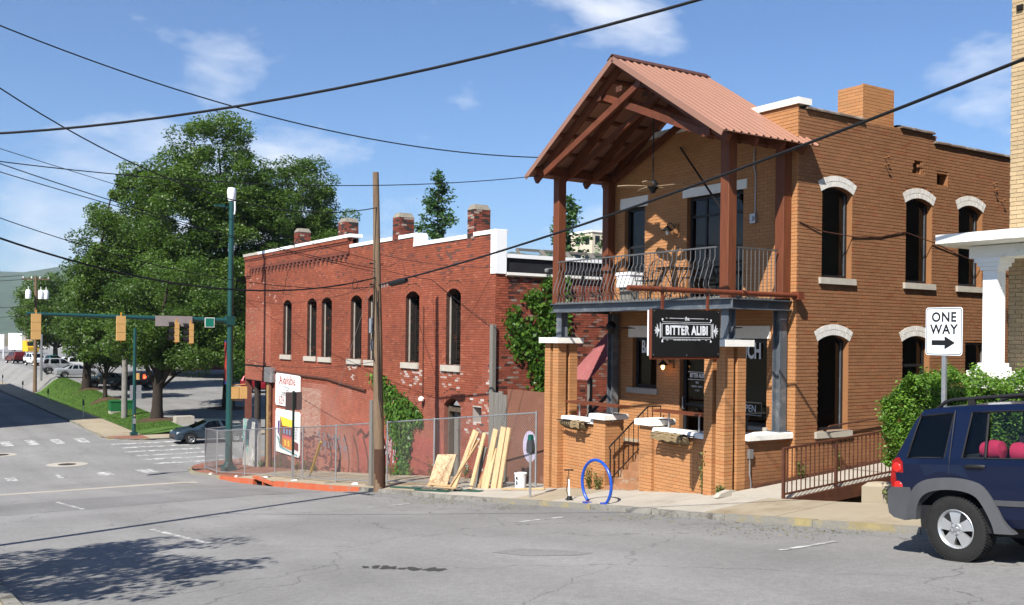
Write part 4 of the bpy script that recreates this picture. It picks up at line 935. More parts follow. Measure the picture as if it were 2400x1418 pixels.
# side wall top: black membrane, white edge, gutter
mb = MB(); mb.box(RXR - .35, RXR - .02, 15.34, 24, 4.83, 5.24); mb.build('roof_membrane', pm('black_membrane', (.025, .026, .03), .5, .25, 2, .4, 6, spec=.4), red)
mb = MB(); mb.box(RXR - .4, RXR + .04, 15.34, 24, 5.245, 5.36); mb.build('coping', M_whitemetal, red)
mb = MB(); mb.prism([(.0, .0), (.11, .04), (.11, .12), (.095, .12), (.095, .05), (.0, .02)], (RXR, 15.32, 4.70), (1, 0, 0), (0, 0, 1), (0, 8.6, 0)); mb.build('gutter', M_white, red)
mb = MB(); mb.tube([(RXR + .01, 16.95, 5.0), (RXR + .12, 16.95, 5.0), (RXR + .12, 16.72, 4.98)], .02, 7); mb.lathe([(.0, -.12), (.06, -.1), (.075, -.03), (.04, 0)], (RXR + .12, 16.70, 4.98), 10); fl = tag(mb.build('flood_lamp', M_galv, None, 40), 'small grey flood lamp on the black roof edge beside the ivy', 'lamp')
for (x, y, z1, r_, nm, lab) in ((-24.6, 20.2, 6.15, .13, 'roof_vent', 'grey capped metal flue pipe on the flat roof behind the balcony'), (-24.4, 20.9, 5.9, .10, 'roof_vent', 'rusty brown capped flue pipe on the flat roof behind the balcony')):
    mb = MB(); mb.tube([(x, y, 4.8), (x, y, z1)], r_, 12); mb.lathe([(r_, z1 - .12), (r_ * 1.5, z1 - .1), (r_ * 1.5, z1), (r_ * 1.2, z1 + .05)], (x, y, 0), 14); mb.lathe([(r_ * 1.7, z1 + .06), (r_ * 1.5, z1 + .13), (.0, z1 + .16)], (x, y, 0), 14); mb.lathe([(.0, z1 + .055), (r_ * 1.7, z1 + .06)], (x, y, 0), 14)
    tag(mb.build(nm, M_galv if r_ > .11 else M_brownrail, None, 40), lab, 'vent')
# skylight frames on the flat roof
sk = thing('skylight', 'row of old glazed skylight frames on the flat roof', 'skylight', (-27, 21, 4.8))
for i in range(5):
    y = 17.2 + i * 1.0; mb = MB(); mb.beam((-25.0, y, 4.85), (-26.2, y, 5.75), .05, .08); mb.beam((-25.0, y + .9, 4.85), (-26.2, y + .9, 5.75), .05, .08); mb.beam((-26.2, y, 5.75), (-26.2, y + .95, 5.75), .06, .08); mb.build('frame', M_greywood, sk)
    mb = MB(); mb.quad((-25.0, y + .03, 4.84), (-25.0, y + .87, 4.84), (-26.2, y + .87, 5.74), (-26.2, y + .03, 5.74)); mb.build('pane', M_glass, sk)
# wall furniture: conduit, post of the cut corner, downpipe, meter box
mb = MB(); mb.tube([(-42.5, YR - .04, 1.30), (-39, YR - .04, 1.24), (-36.2, YR - .04, 1.22), (-34.5, YR - .05, 1.08), (-32.6, YR - .05, .95)], .05, 8); mb.build('pipe', M_brownrail, red)
mb = MB(); mb.tube([(-45.9, YR + .45, -3.7), (-45.9, YR + .45, .72)], .15, 14); mb.build('corner_post', pm('rusty_iron_post', (.055, .042, .035), .8, .3, 4), red)
mb = MB(); mb.tube([(-42.55, YR - .09, -3.5), (-42.55, YR - .09, .9)], .085, 10); mb.build('downpipe', pm('rusty_downpipe', (.13, .055, .03), .7, .4, 3, stain=(.30, .17, .07), sscale=2), red)
mb = MB(); mb.box(-43.0, -42.2, YR - .24, YR - .01, .80, 1.45); mb.build('meter_box', M_galv, red)
mb = MB(); mb.box(-43.0, -42.72, YR - .12, YR + .3, -3.6, .75); mb.build('brick_jamb', pm('yellowish_brick', (.36, .24, .10), .9, .3, 8), red)
mb = MB(); mb.box(-46.4, -42.7, YR - .02, YR - .012, 1.42, 1.50); mb.build('stain_line', M_dark, red)
# vent cap and conduit by the ivy
mb = MB(); mb.tube([(-28.2, YR - .05, 3.9), (-28.2, YR - .05, .6)], .014, 6); mb.build('conduit', M_brownrail, red)
mb = MB(); mb.lathe([(.0, .0), (.09, .03), (.1, .1), (.06, .16), (0, .18)], (-28.15, YR - .12, .82), 10); tag(mb.build('vent_hood', M_white, None, 40), 'small white round vent hood above the ivy', 'vent')
# boards fixed to the wall: for-let notice and painted picture
def board(name, x0, x1, z0, z1, label, cat, mat=None, y=YR - .075):
    mb = MB(); r_ = .1
    pts = [(x0 + r_, z0), (x1 - r_, z0), (x1, z0 + r_), (x1, z1 - r_), (x1 - r_, z1), (x0 + r_, z1), (x0, z1 - r_), (x0, z0 + r_)]
    mb.prism(pts, (0, y, 0), (1, 0, 0), (0, 0, 1), (0, .04, 0)); return tag(mb.build(name, mat or M_letterboard), label, cat)
M_letterboard = pm('white_board', (.78, .78, .76), .6, .04, 4)
av = board('notice_board', -41.95, -39.02, -.16, 1.24, 'white letting board reading Available fixed to the red brick wall', 'sign')
Mred = pm('faded_red_print', (.42, .09, .08), .7, .2, 6, stain=(.7, .6, .58), sscale=5); Mgr = pm('pale_grey_print', (.5, .54, .56), .7, .1, 6); Mbl = pm('dark_print', (.03, .03, .035), .7, .1, 6)
def rtext(body, size, x, z, mat, sx, parent, off=.0, y=YR - .08): return text_mesh('lettering', body, size, mat, parent, Matrix.Translation((x, y, z)) @ FT, sx, off)
rtext('Available', .56, -40.48, .95, Mred, .98, av, .008); rtext('CONTACT', .22, -40.5, .62, Mgr, 1.2, av); rtext('Joe Sliger', .40, -40.48, .40, Mbl, .95, av); rtext('629', .52, -41.2, .06, Mred, .85, av, .006)
mu = board('picture_board', -41.9, -38.98, -2.2, -.32, 'white board with a painted orange and yellow building on the red wall', 'sign')
def flat(parent, name, pts, mat, y): 
    mb = MB(); mb.face([(x, y, z) for x, z in pts]); return mb.build(name, mat, parent)
Pal = {k: pm('mural_' + k, c, .7, .1, 5) for k, c in dict(yellow=(.75, .5, .05), maroon=(.22, .05, .045), orange=(.62, .2, .03), pink=(.65, .09, .12), purple=(.12, .07, .25), brown=(.2, .1, .06), teal=(.16, .45, .48), blue=(.2, .35, .55), black=(.02, .02, .02)).items()}
y0 = YR - .08
flat(mu, 'painted_shape', [(-41.3, -.62), (-39.85, -.70), (-39.85, -1.0), (-41.0, -1.02)], Pal['yellow'], y0)
flat(mu, 'painted_shape', [(-41.0, -1.02), (-39.85, -1.0), (-39.85, -1.42), (-41.0, -1.40)], Pal['maroon'], y0); flat(mu, 'painted_shape', [(-41.0, -1.402), (-39.85, -1.422), (-39.85, -1.52), (-41.0, -1.50)], Pal['pink'], y0)
flat(mu, 'painted_shape', [(-41.0, -1.502), (-39.85, -1.522), (-39.85, -2.0), (-41.0, -1.93)], Pal['orange'], y0); flat(mu, 'painted_shape', [(-41.3, -.63), (-41.005, -1.02), (-41.005, -1.93), (-41.35, -1.8)], Pal['brown'], y0)
flat(mu, 'painted_shape', [(-41.6, -.85), (-41.37, -.8), (-41.37, -1.5), (-41.6, -1.35)], Pal['purple'], y0); flat(mu, 'painted_shape', [(-41.7, -1.5), (-41.45, -1.55), (-41.3, -1.85), (-40.9, -1.95), (-39.2, -2.1), (-39.2, -2.16), (-41.3, -2.0)], Pal['teal'], y0 - .001)
for i in range(3): flat(mu, 'painted_shape', [(-40.9 + i * .35, -1.12), (-40.72 + i * .35, -1.12), (-40.72 + i * .35, -1.35), (-40.9 + i * .35, -1.35)], Pal['blue'], y0 - .002)
for i in range(2): flat(mu, 'painted_shape', [(-40.75 + i * .4, -1.6), (-40.55 + i * .4, -1.6), (-40.55 + i * .4, -1.85), (-40.75 + i * .4, -1.85)], Pal['yellow'], y0 - .002)
flat(mu, 'painted_shape', [(-39.75, -1.55), (-39.1, -1.62), (-39.1, -1.95), (-39.75, -1.9)], Pal['maroon'], y0)
for i, s_ in enumerate(('STUDIOS', 'GALLERY', 'MUSIC', 'COFFEE', 'ARTS')): rtext(s_, .13, -39.42, -.95 - i * .12, Mgr, .9, mu)
# spray-painted arcs and scrawl, worn into the lower wall
Msp = pm('brown_spray_paint', (.15, .055, .035), .85, .3, 4); Msb = pm('blue_spray_paint', (.24, .28, .33), .85, .3, 4); Msw = pm('pale_spray_paint', (.55, .58, .64), .85, .2, 4)
def ribbon(mb, pts, wd):
    for (xa, za), (xb, zb) in zip(pts, pts[1:]):
        d = Vector((xb - xa, zb - za)); 
        if d.length < 1e-5: continue
        nrm = Vector((-d.y, d.x)).normalized() * wd / 2
        mb.face([(xa + nrm.x, YR - .0145, za + nrm.y), (xa - nrm.x, YR - .0145, za - nrm.y), (xb - nrm.x, YR - .0145, zb - nrm.y), (xb + nrm.x, YR - .0145, zb + nrm.y)])
mb = MB()
for i in range(7):
    x = -36.3 + i * .85; h = 1.5 + .12 * i; zt = -.85 + .05 * i
    ribbon(mb, [(x + .55 * math.sin(a) * (1 if i < 5 else 1.2), zt - h * a / 2.6) for a in frange(.1, 2.5, .2)], random.uniform(.08, .16))
ribbon(mb, [(-33.4, -.75), (-33.0, -.5), (-32.6, -.75), (-32.2, -.45), (-31.9, -.9)], .13)
o = mb.build('graffiti', Msp, red); o['kind'] = 'stuff'
mb = MB()
for i in range(6): x = -37.2 + i * .5; ribbon(mb, [(x, -1.1), (x + .25, -.9), (x + .15, -1.5), (x + .42, -1.2), (x + .36, -1.75)], .05)
o = mb.build('graffiti', Msb, red); o['kind'] = 'stuff'
mb = MB()
for i in range(5): x = -31.5 + i * .35; ribbon(mb, [(x, -.3), (x + .14, -.9), (x + .05, -1.5), (x + .25, -1.1), (x + .3, -.4)], .04)
o = mb.build('graffiti', Msw, red); o['kind'] = 'stuff'
emit_bricks(RB, rw, M_redbrick, 300)
# painted panels standing in the open corner
for k, (x0, x1, y, lab) in enumerate(((-45.55, -44.55, YR - .35, 'teal sprayed pale panel standing beside the iron corner post'), (-44.45, -43.15, YR - .42, 'grey concrete panel with green and white spray paint under the brick corner'))):
    mb = MB(); zt = -1.05 + .12 * k
    mb.box(x0, x1, y, y + .12, -3.5, zt); pn = tag(mb.build('panel', pm('sprayed_panel_%d' % k, (.50, .49, .44) if k == 0 else (.42, .42, .40), .8, .2, 3, stain=(.14, .40, .36) if k == 0 else (.62, .64, .60), sscale=1.2, sfrom=.52, sto=.58)), lab, 'panel')
# alley between the two buildings: plywood hoarding, weathered boards, corner post
mb = MB(); mb.box(-22.62, -19.69, 14.62, 14.66, -1.3, 1.52); tag(mb.build('hoarding', pm('brown_plywood', (.24, .105, .065), .75, .15, 2, .15, 20, stain=(.36, .2, .14), sscale=1.6, sfrom=.6, sto=.7)), 'brown painted plywood hoarding beside the porch column', 'hoarding')
mb = MB(); n = 22; mb.face([(-21.5 + .33 * math.cos(a), 14.617, .05 + .42 * math.sin(a)) for a in [2 * math.pi * i / n for i in range(n)]]); mb.build('paint_patch', pm('lavender_paint', (.52, .47, .62), .8, .25, 12), bpy.data.objects['hoarding'])
mb = MB(); mb.box(-20.05, -19.93, 14.58, 14.617, -.35, -.05); mb.build('latch', M_galv, bpy.data.objects['hoarding'])
hb = thing('board_fence', 'grey weathered upright boards beside the brown hoarding', 'fence', (-23, 14.6, -1.2))
for i in range(4):
    mb = MB(); x = -23.5 + i * .215; mb.box(x, x + .2, 14.60 + random.uniform(-.01, .01), 14.64, -1.4, 1.40 + random.uniform(-.06, .06)); mb.build('board', M_greywood, hb)
mb = MB(); mb.box(-23.97, -23.80, 14.86, 14.975, -1.2, 3.3); tag(mb.build('timber_post', M_greywood), 'tall grey timber post fixed to the red corner', 'post')
# covered stair in the alley: red corrugated awning on posts over a wooden stair
aw = thing('stair_canopy', 'red corrugated sloping canopy over a wooden stair in the alley', 'canopy', (-20.7, 16.5, -.6))
mb = MB(); y = 0; pr = []
for i in range(29): pr.append((-21.55 + i * .95 / 28, .018 * (1 if i % 2 else -1)))
for (xa, ha), (xb, hb_) in zip(pr, pr[1:]): mb.quad((xa, 15.85, 1.83 + ha), (xb, 15.85, 1.83 + hb_), (xb, 18.4, 4.2 + hb_), (xa, 18.4, 4.2 + ha))
mb.build('canopy', pm('red_corrugated_sheet', (.27, .045, .045), .5, .15, 3, spec=.4, stain=(.34, .10, .085), sscale=2), aw)
for (x, y, z1) in ((-21.45, 16.0, 1.9), (-20.72, 16.0, 1.9), (-20.72, 18.2, 3.9), (-21.45, 18.2, 3.9)):
    mb = MB(); mb.box(x - .05, x + .05, y - .05, y + .05, -1.0, z1); mb.build('post', M_greywood, aw)
for i in range(13):
    mb = MB(); mb.box(-21.43, -20.74, 16.1 + i * .24, 16.4 + i * .24, -.5 + i * .2, -.46 + i * .2); mb.build('stair_tread', M_greywood, aw)
for x in (-21.45, -20.72):
    mb = MB(); mb.beam((x, 16.0, -.6), (x, 19.2, 2.05), .05, .25); mb.beam((x, 16.1, .45), (x, 18.4, 2.4), .04, .09); mb.build('stringer', M_greywood, aw)
# ------------------------------------------------------------------ ramp beside the tan wall
rampz = lambda y: .02 + (y - 13.86) * .068
mb = MB(); ys = frange(13.86, 21.5, 1.0)
for a, b in zip(ys, ys[1:]): mb.hexa([(-13.47, a, rampz(a) - .12), (-12.27, a, rampz(a) - .12), (-12.27, b, rampz(b) - .12), (-13.47, b, rampz(b) - .12), (-13.47, a, rampz(a)), (-12.27, a, rampz(a)), (-12.27, b, rampz(b)), (-13.47, b, rampz(b))])
rp = tag(mb.build('ramp', M_concl), 'pale concrete access ramp climbing along the tan side wall', 'ramp')
mb = MB(); mb.hexa([(-12.265, 13.86, rampz(13.86) - .2), (-12.20, 13.86, rampz(13.86) - .2), (-12.20, 21.5, rampz(21.5) - .22), (-12.265, 21.5, rampz(21.5) - .22), (-12.265, 13.86, rampz(13.86) + .03), (-12.20, 13.86, rampz(13.86) + .03), (-12.20, 21.5, rampz(21.5) + .06), (-12.265, 21.5, rampz(21.5) + .06)]); mb.build('edge_channel', M_brownrail, rp)
mb = MB(); mb.hexa([(-13.485, 14.42, rampz(14.4) - .1), (-13.42, 14.42, rampz(14.4) - .1), (-13.42, 21.5, rampz(21.5) - .1), (-13.485, 21.5, rampz(21.5) - .1), (-13.485, 14.42, rampz(14.4) + .06), (-13.42, 14.42, rampz(14.4) + .06), (-13.42, 21.5, rampz(21.5) + .07), (-13.485, 21.5, rampz(21.5) + .07)]); mb.build('edge_channel', M_brownrail, rp)
mb = MB(); mb.prism([(0, 0), (.5, 0), (.5, .10), (.3, .12), (.08, .07)], (-13.60, 13.5, -.06), (0, 1, 0), (0, 0, 1), (.12, 0, 0)); mb.build('ramp_nosing', M_concl, rp)
rr = thing('railing', 'rust brown steel railing along the concrete ramp', 'railing', (-12.23, 13.9, 0))
for y in (13.9, 15.35, 17.4, 19.4):
    mb = MB(); mb.box(-12.255, -12.205, y - .025, y + .025, rampz(y) - .15, rampz(y) + .95); mb.build('post', M_brownrail, rr)
mb = MB(); mb.beam((-12.23, 13.88, rampz(13.88) + .96), (-12.23, 21.4, rampz(21.4) + .96), .055, .035); mb.build('top_rail', M_brownrail, rr)
mb = MB(); mb.beam((-12.23, 13.9, rampz(13.9) + .13), (-12.23, 21.4, rampz(21.4) + .13), .04, .03); mb.build('bottom_rail', M_brownrail, rr)
bb = MB(); bb.box(-.008, .008, -.008, .008, .13, .95); bbm = bb.mesh('baluster', M_brownrail)
for y in frange(14.0, 21.3, .124):
    o = bpy.data.objects.new('baluster', bbm); COL.objects.link(o); o.location = (-12.23, y, rampz(y)); attach(o, rr)
hr = thing('handrail', 'thin rusty handrail fixed to the tan side wall above the ramp', 'handrail', (-13.4, 16.3, 1.1))
mb = MB(); mb.tube([(-13.38, 16.5, 1.14), (-13.38, 16.56, 1.19), (-13.38, 21.3, 1.51)], .018, 8); mb.build('rail', M_brownrail, hr)
for y in (16.55, 18.5, 20.5):
    mb = MB(); zz5 = 1.19 + (y - 16.56) * .0675; mb.tube([(-13.38, y, zz5), (-13.38, y, zz5 - .06), (-13.49, y, zz5 - .1)], .01, 6); mb.lathe([(.0, .0), (.04, .004), (.04, .012), (.0, .014)], (-13.49, y, zz5 - .1), 10, 'x'); mb.build('bracket', M_brownrail, hr)
mb = MB(); x0, x1, y0, y1, z0, z1, e = -10.55, -8.2, 13.9, 14.25, -.2, .60, .07
mb.hexa([(x0, y0, z0), (x1, y0, z0), (x1, y1, z0), (x0, y1, z0), (x0, y0, z1 - e), (x1, y0, z1 + .22 - e), (x1, y1, z1 + .22 - e), (x0, y1, z1 - e)], skip=(1,))
mb.hexa([(x0, y0, z1 - e), (x1, y0, z1 + .22 - e), (x1, y1, z1 + .22 - e), (x0, y1, z1 - e), (x0 + e, y0 + e, z1), (x1 - e, y0 + e, z1 + .22), (x1 - e, y1 - e, z1 + .22), (x0 + e, y1 - e, z1)], skip=(0,)); tag(mb.build('retaining_block', M_conc), 'rounded tan concrete block at the sidewalk edge before the hedge', 'block')
# ------------------------------------------------------------------ cream brick building and white portico at the edge of the view
cream = thing('brick_building', 'tall cream brick building with a white columned portico', 'building', (-5, 18, .5))
CXL, CY = -9.15, 15.8; cfront = Wall((0, CY), (1, 0), (0, -1))
def creamcol(u, z): k = random.uniform(.90, 1.07); return (.56 * k, .42 * k, .245 * k)
mb = MB(); mb.box(CXL, 3.0, CY, 30, -.5, 12.4); cwl = mb.build('wall', pm('cream_mortar', (.36, .29, .19), .9, .15, 4), cream)
CRB = []; masonry(CRB, cfront, CXL, -5.6, 1.0, lambda u: 12.4, [], creamcol, .0715, .215, .009, .008); emit_bricks(CRB, cwl, pm('cream_brick', (.5, .4, .25), .8, .1, 5, .25, 50, attr=True), 300)
mb = MB(); mb.box(CXL - .12, 3.1, CY - .12, 30.1, 12.4, 12.7); mb.build('cornice', M_white, cream)
mb = MB()
for i in range(14): mb.box(CXL + .1 + i * .24, CXL + .2 + i * .24, CY - .05, CY, 8.44, 8.52)
mb.build('brick_dentils', M_dark, cream)
mb = MB(); mb.box(-8.98, 2.5, 14.42, CY - .01, -.2, 2.40); mb.box(-9.0, 2.5, 14.38, 14.85, 2.402, 2.52); mb.build('porch_base', M_white, cream)
mb = MB(); mb.box(-9.0, 2.6, 14.42, 14.9, 4.27, 4.46); mb.build('frieze', M_white, cream)
mb = MB(); mb.prism([(14.02, 4.5), (14.02, 4.64), (CY - .02, 4.74), (CY - .02, 4.47), (14.3, 4.47)], (-9.32, 0, 0), (0, 1, 0), (0, 0, 1), (12, 0, 0)); mb.build('portico_roof', M_white, cream)
for x in (-8.70, -4.6, -.5):
    mb = MB(); mb.box(x - .115, x + .115, 14.5, 14.73, 2.52, 4.27)
    for i in range(6): mb.box(x + .115, x + .121, 14.515 + i * .036, 14.535 + i * .036, 2.68, 4.05)
    for dz, g in ((2.52, .07), (2.58, .045)): mb.box(x - .115 - g, x + .115 + g, 14.5 - g, 14.73 + g, dz, dz + .06)
    for dz, g in ((4.08, .03), (4.14, .06), (4.2, .09)): mb.box(x - .115 - g, x + .115 + g, 14.5 - g, 14.73 + g, dz, dz + .06 if dz < 4.19 else 4.268)
    mb.build('portico_column', M_whitemetal, cream)
# ------------------------------------------------------------------ hanging sign on its projecting pipe
arm = thing('sign_arm', 'rust red steel pipe projecting from the balcony over the sidewalk', 'pipe', (-13.38, 15.6, 3.85))
mb = MB(); mb.tube([(-13.38, 11.15, 3.85), (-13.38, 15.64, 3.85)], .05, 14); mb.build('pipe', M_rustpipe, arm, 40)
for y in (11.95, 13.05): 
    mb = MB(); mb.tube([(-13.38, y - .07, 3.85), (-13.38, y + .07, 3.85)], .054, 14); mb.build('clamp', M_brownrail, arm)
mb = MB(); mb.tube([(-13.38, 13.95, 3.85), (-13.38, 14.1, 3.85)], .058, 14); mb.box(-13.49, -13.3, 15.50, 15.66, 3.77, 3.93); mb.build('bracket', M_rustpipe, arm)
SGN = thing('hanging_sign', 'black and white hanging bar sign reading Bitter Alibi below the balcony', 'sign', (-13.38, 12.5, 2.6))
SY0, SY1, SZ0, SZ1 = 11.69, 13.36, 2.63, 3.49; SXF = -13.335
mb = MB(); mb.box(SXF - .012, SXF, SY0, SY1, SZ0, SZ1); pf = mb.build('panel', M_black, SGN)
mb = MB(); mb.box(-13.425, -13.413, SY0, SY1, SZ0, SZ1); mb.build('panel', M_black, SGN)
mb = MB(); mb.box(-13.412, SXF - .013, SY0 - .004, SY0 + .035, SZ0 - .03, SZ1); mb.box(-13.412, SXF - .013, SY1 - .035, SY1, SZ0 - .03, SZ1); mb.box(-13.412, SXF - .013, SY0, SY1, SZ0 - .045, SZ0); mb.box(-13.412, SXF - .013, SY0, SY1, SZ1 - .03, SZ1); mb.build('frame', M_rustpipe, SGN)
mb = MB(); mb.box(-13.46, -13.43, SY0 - .01, SY0 + .0, SZ0 + .02, SZ1 - .02); mb.build('edge_strip', M_whitemetal, SGN)
for y in (11.96, 13.08):
    mb = MB(); mb.box(-13.40, -13.36, y - .022, y + .022, SZ1 - .02, 3.81); mb.build('hanger', M_rustpipe, SGN)
ym = (SY0 + SY1) / 2; SP = planeM((0, 0, 0), (0, 1, 0), (0, 0, 1)); sxp = SXF + .003
def stext(body, size, y, z, sx=1.0, off=0.0, sp=1.0): return text_mesh('lettering', body, size, M_letter, pf, Matrix.Translation((sxp, y, z)) @ SP, sx, off, .0015, sp)
stext('BITTER ALIBI', .225, ym + .0, 3.105, .74, .010, 1.12); stext('the', .10, ym, 3.325, .9, .001); stext('YOU WERE WITH US THE WHOLE TIME', .031, ym, 2.935, 1.0, .0, 1.25)
def srect(y0, y1, z0, z1): 
    mb.box(SXF + .001, SXF + .004, y0, y1, z0, z1)
mb = MB(); a, b = ym - .61, ym + .61
for z, t in ((3.232, .008), (2.984, .008)): srect(a, b, z - t / 2, z + t / 2)
for y in (a, b): srect(y - .004, y + .004, 2.984, 3.232)
for z, t in ((3.262, .006), (2.955, .006)): srect(a + .05, b - .05, z - t / 2, z + t / 2)
for y in (a - .03, b + .03): srect(y - .003, y + .003, 2.99, 3.226)
for sg in (-1, 1): srect(ym + sg * .08 if sg > 0 else ym - .43, ym + .43 if sg > 0 else ym - .08, 3.327, 3.335); srect(ym + sg * .5 - .02, ym + sg * .5 + .02, 3.327, 3.335); srect(ym + sg * .48 - .02, ym + sg * .48 + .02, 2.931, 2.938)
mb.build('border', M_letter, pf)
mb = MB()
def scurl(cy, cz, r_, a0, a1, sg=1):
    pts = [Vector((sxp, cy + sg * r_ * (1 - t * .6) * math.cos(a0 + (a1 - a0) * t), cz + r_ * (1 - t * .6) * math.sin(a0 + (a1 - a0) * t))) for t in frange(0, 1, .08)]
    mb.tube(pts, .005, 4)
for sg in (-1, 1):
    for dz, s2 in ((3.262, 1), (2.955, -1)):
        mb.tube([(sxp, ym + sg * (.56 + .045 * math.sin(t)), dz + s2 * (.03 - .03 * math.cos(t))) for t in frange(0, 2.2, .3)], .004, 4); mb.lathe([(0, .004), (.020, .002), (.02, 0)], (sxp, ym + sg * .60, dz + s2 * .045), 10, 'x')
    cy, cz = ym + sg * .70, 3.108
    for an in range(-4, 5):
        ang = an * .33; L_ = .10 if an % 2 == 0 else .075
        if abs(an) == 4: L_ = .13
        d = Vector((0, sg * math.cos(ang), math.sin(ang))); p = Vector((sxp, cy, cz)); nrm = Vector((0, -d.z, d.y)) * .011
        mb.face([p + nrm * .6, p + d * L_ * .6 + nrm, p + d * L_, p + d * L_ * .6 - nrm, p - nrm * .6])
    mb.lathe([(0, .003), (.03, .002), (.03, 0)], (sxp, cy, cz), 12, 'x')
    mb.tube([(sxp, ym + sg * .655, cz + t) for t in frange(-.14, .14, .03)], .004, 4)
mb.build('ornament', M_letter, pf)
for (y, z) in ((SY0 + .04, SZ1 - .03), (SY1 - .04, SZ1 - .03), (SY0 + .03, SZ0 + .04), (SY1 - .04, SZ0 + .05), (ym, SZ0 + .03)):
    mb = MB(); mb.lathe([(0, .006), (.008, .004), (.009, 0)], (SXF, y, z), 8, 'x'); mb.build('screw', M_galv, SGN)
# ------------------------------------------------------------------ porch fittings
for k, (x0, x1) in enumerate(((-19.0, -17.0), (-15.88, -14.22))):
    t = thing('bar_shelf', ('stained plank bar shelf on pipe legs beside the porch column' if k == 0 else 'stained plank bar shelf on pipe legs beside the porch stair'), 'shelf', ((x0 + x1) / 2, 14.1, 1.08))
    mb = MB(); mb.box(x0, x1, 13.92, 14.27, 1.40, 1.445); mb.build('plank', M_timber_h, t)
    for x in (x0 + .35, x1 - .4): mb = MB(); mb.cyl(x, 14.1, 1.06, 1.40, .02, 10); mb.build('leg', M_galv, t)
M_burlap = pm('burlap', (.33, .24, .13), .95, .25, 25, .5, 60)
def basket(x0, x1, z1, label, drape):
    t = thing('planter_basket', label, 'planter', ((x0 + x1) / 2, 13.85, z1)); n = 12; r_ = .22
    for i in range(n + 1):
        x = x0 + (x1 - x0) * i / n; e = 1 - abs(i / n * 2 - 1) ** 3 * .35
        mb = MB(); mb.tube([(x, 13.90, z1)] + [(x + (x0 + x1 - 2 * x) * .06 * math.sin(a), 13.90 - r_ * e * math.sin(a) , z1 - r_ * e * (1 - math.cos(a)) * .95) for a in frange(math.pi * .5, math.pi * 1.0, .26)][::-1][:0] + [(x, 13.90 - r_ * e * math.cos(a), z1 - r_ * e * math.sin(a)) for a in frange(0, math.pi / 2, .26)], .006, 5); mb.build('wire', M_blackiron, t)
    mb = MB(); 
    for z, yy in ((z1, 13.68), (z1 - .0, 13.895)): mb.tube([(x0, yy, z), (x1, yy, z)], .008, 6)
    mb.build('rim', M_blackiron, t)
    mb = MB(); xs = frange(x0 + .02, x1 - .02, .06)
    for xa, xb in zip(xs, xs[1:]):
        for a0, a1 in zip(frange(0, math.pi / 2, .2), frange(0, math.pi / 2, .2)[1:]):
            q = [(xa, a0), (xb, a0), (xb, a1), (xa, a1)]; mb.face([(x, 13.895 - (.205 - .05 * abs((x - x0) / (x1 - x0) * 2 - 1) ** 3) * math.cos(a), z1 - (.205 - .05 * abs((x - x0) / (x1 - x0) * 2 - 1) ** 3) * math.sin(a)) for x, a in q])
    mb.build('liner', M_burlap, t, 50)
    mb = MB(); xs = frange(x0 + drape[0] * (x1 - x0), x0 + drape[1] * (x1 - x0), .05)
    for xa, xb in zip(xs, xs[1:]):
        pr = [(13.88, z1 + .01), (13.75, z1 + .03), (13.66, z1 + .0), (13.655, z1 - .06), (13.66, z1 - .13)]
        for (ya, za), (yb, zb) in zip(pr, pr[1:]): mb.face([(xa, ya, za + .01 * math.sin(xa * 30)), (xb, ya, za + .01 * math.sin(xb * 30)), (xb, yb, zb + .015 * math.sin(xb * 23)), (xa, yb, zb + .015 * math.sin(xa * 23))])
    mb.build('cloth', M_burlap, t, 50)
basket(-19.0, -17.98, 1.0, 'burlap lined wire basket planter on the porch wall beside the column', (.55, .9)); basket(-15.6, -14.54, .99, 'burlap lined wire basket planter with cloth flap beside the stair pier', (.0, .85))
sr_ = thing('stair_railing', 'black iron stair railing rising to the porch door', 'railing', (-17.3, 14.2, -.3))
st = lambda y: -.36 + (y - 13.95) * .76
mb = MB(); mb.tube([(-17.3, 13.96, st(13.96)), (-17.3, 13.96, st(13.96) + .78), (-17.3, 13.93, st(13.96) + .84), (-17.3, 13.98, st(13.98) + .88), (-17.3, 15.05, st(15.05) + .90), (-17.3, 15.45, st(15.05) + .90)], .018, 6); mb.build('top_rail', M_blackiron, sr_)
mb = MB(); mb.tube([(-17.3, 13.96, st(13.96) + .12), (-17.3, 15.05, st(15.05) + .12)], .014, 6); mb.build('bottom_rail', M_blackiron, sr_)
for y in frange(14.08, 15.05, .135):
    mb = MB(); mb.tube([(-17.3, y, st(y) + .12), (-17.3, y, st(y) + .89)], .009, 5); mb.build('baluster', M_blackiron, sr_)
for y in (15.2, 15.45):
    mb = MB(); mb.tube([(-17.3, y, .5), (-17.3, y, st(15.05) + .9)], .012, 5); mb.build('baluster', M_blackiron, sr_)
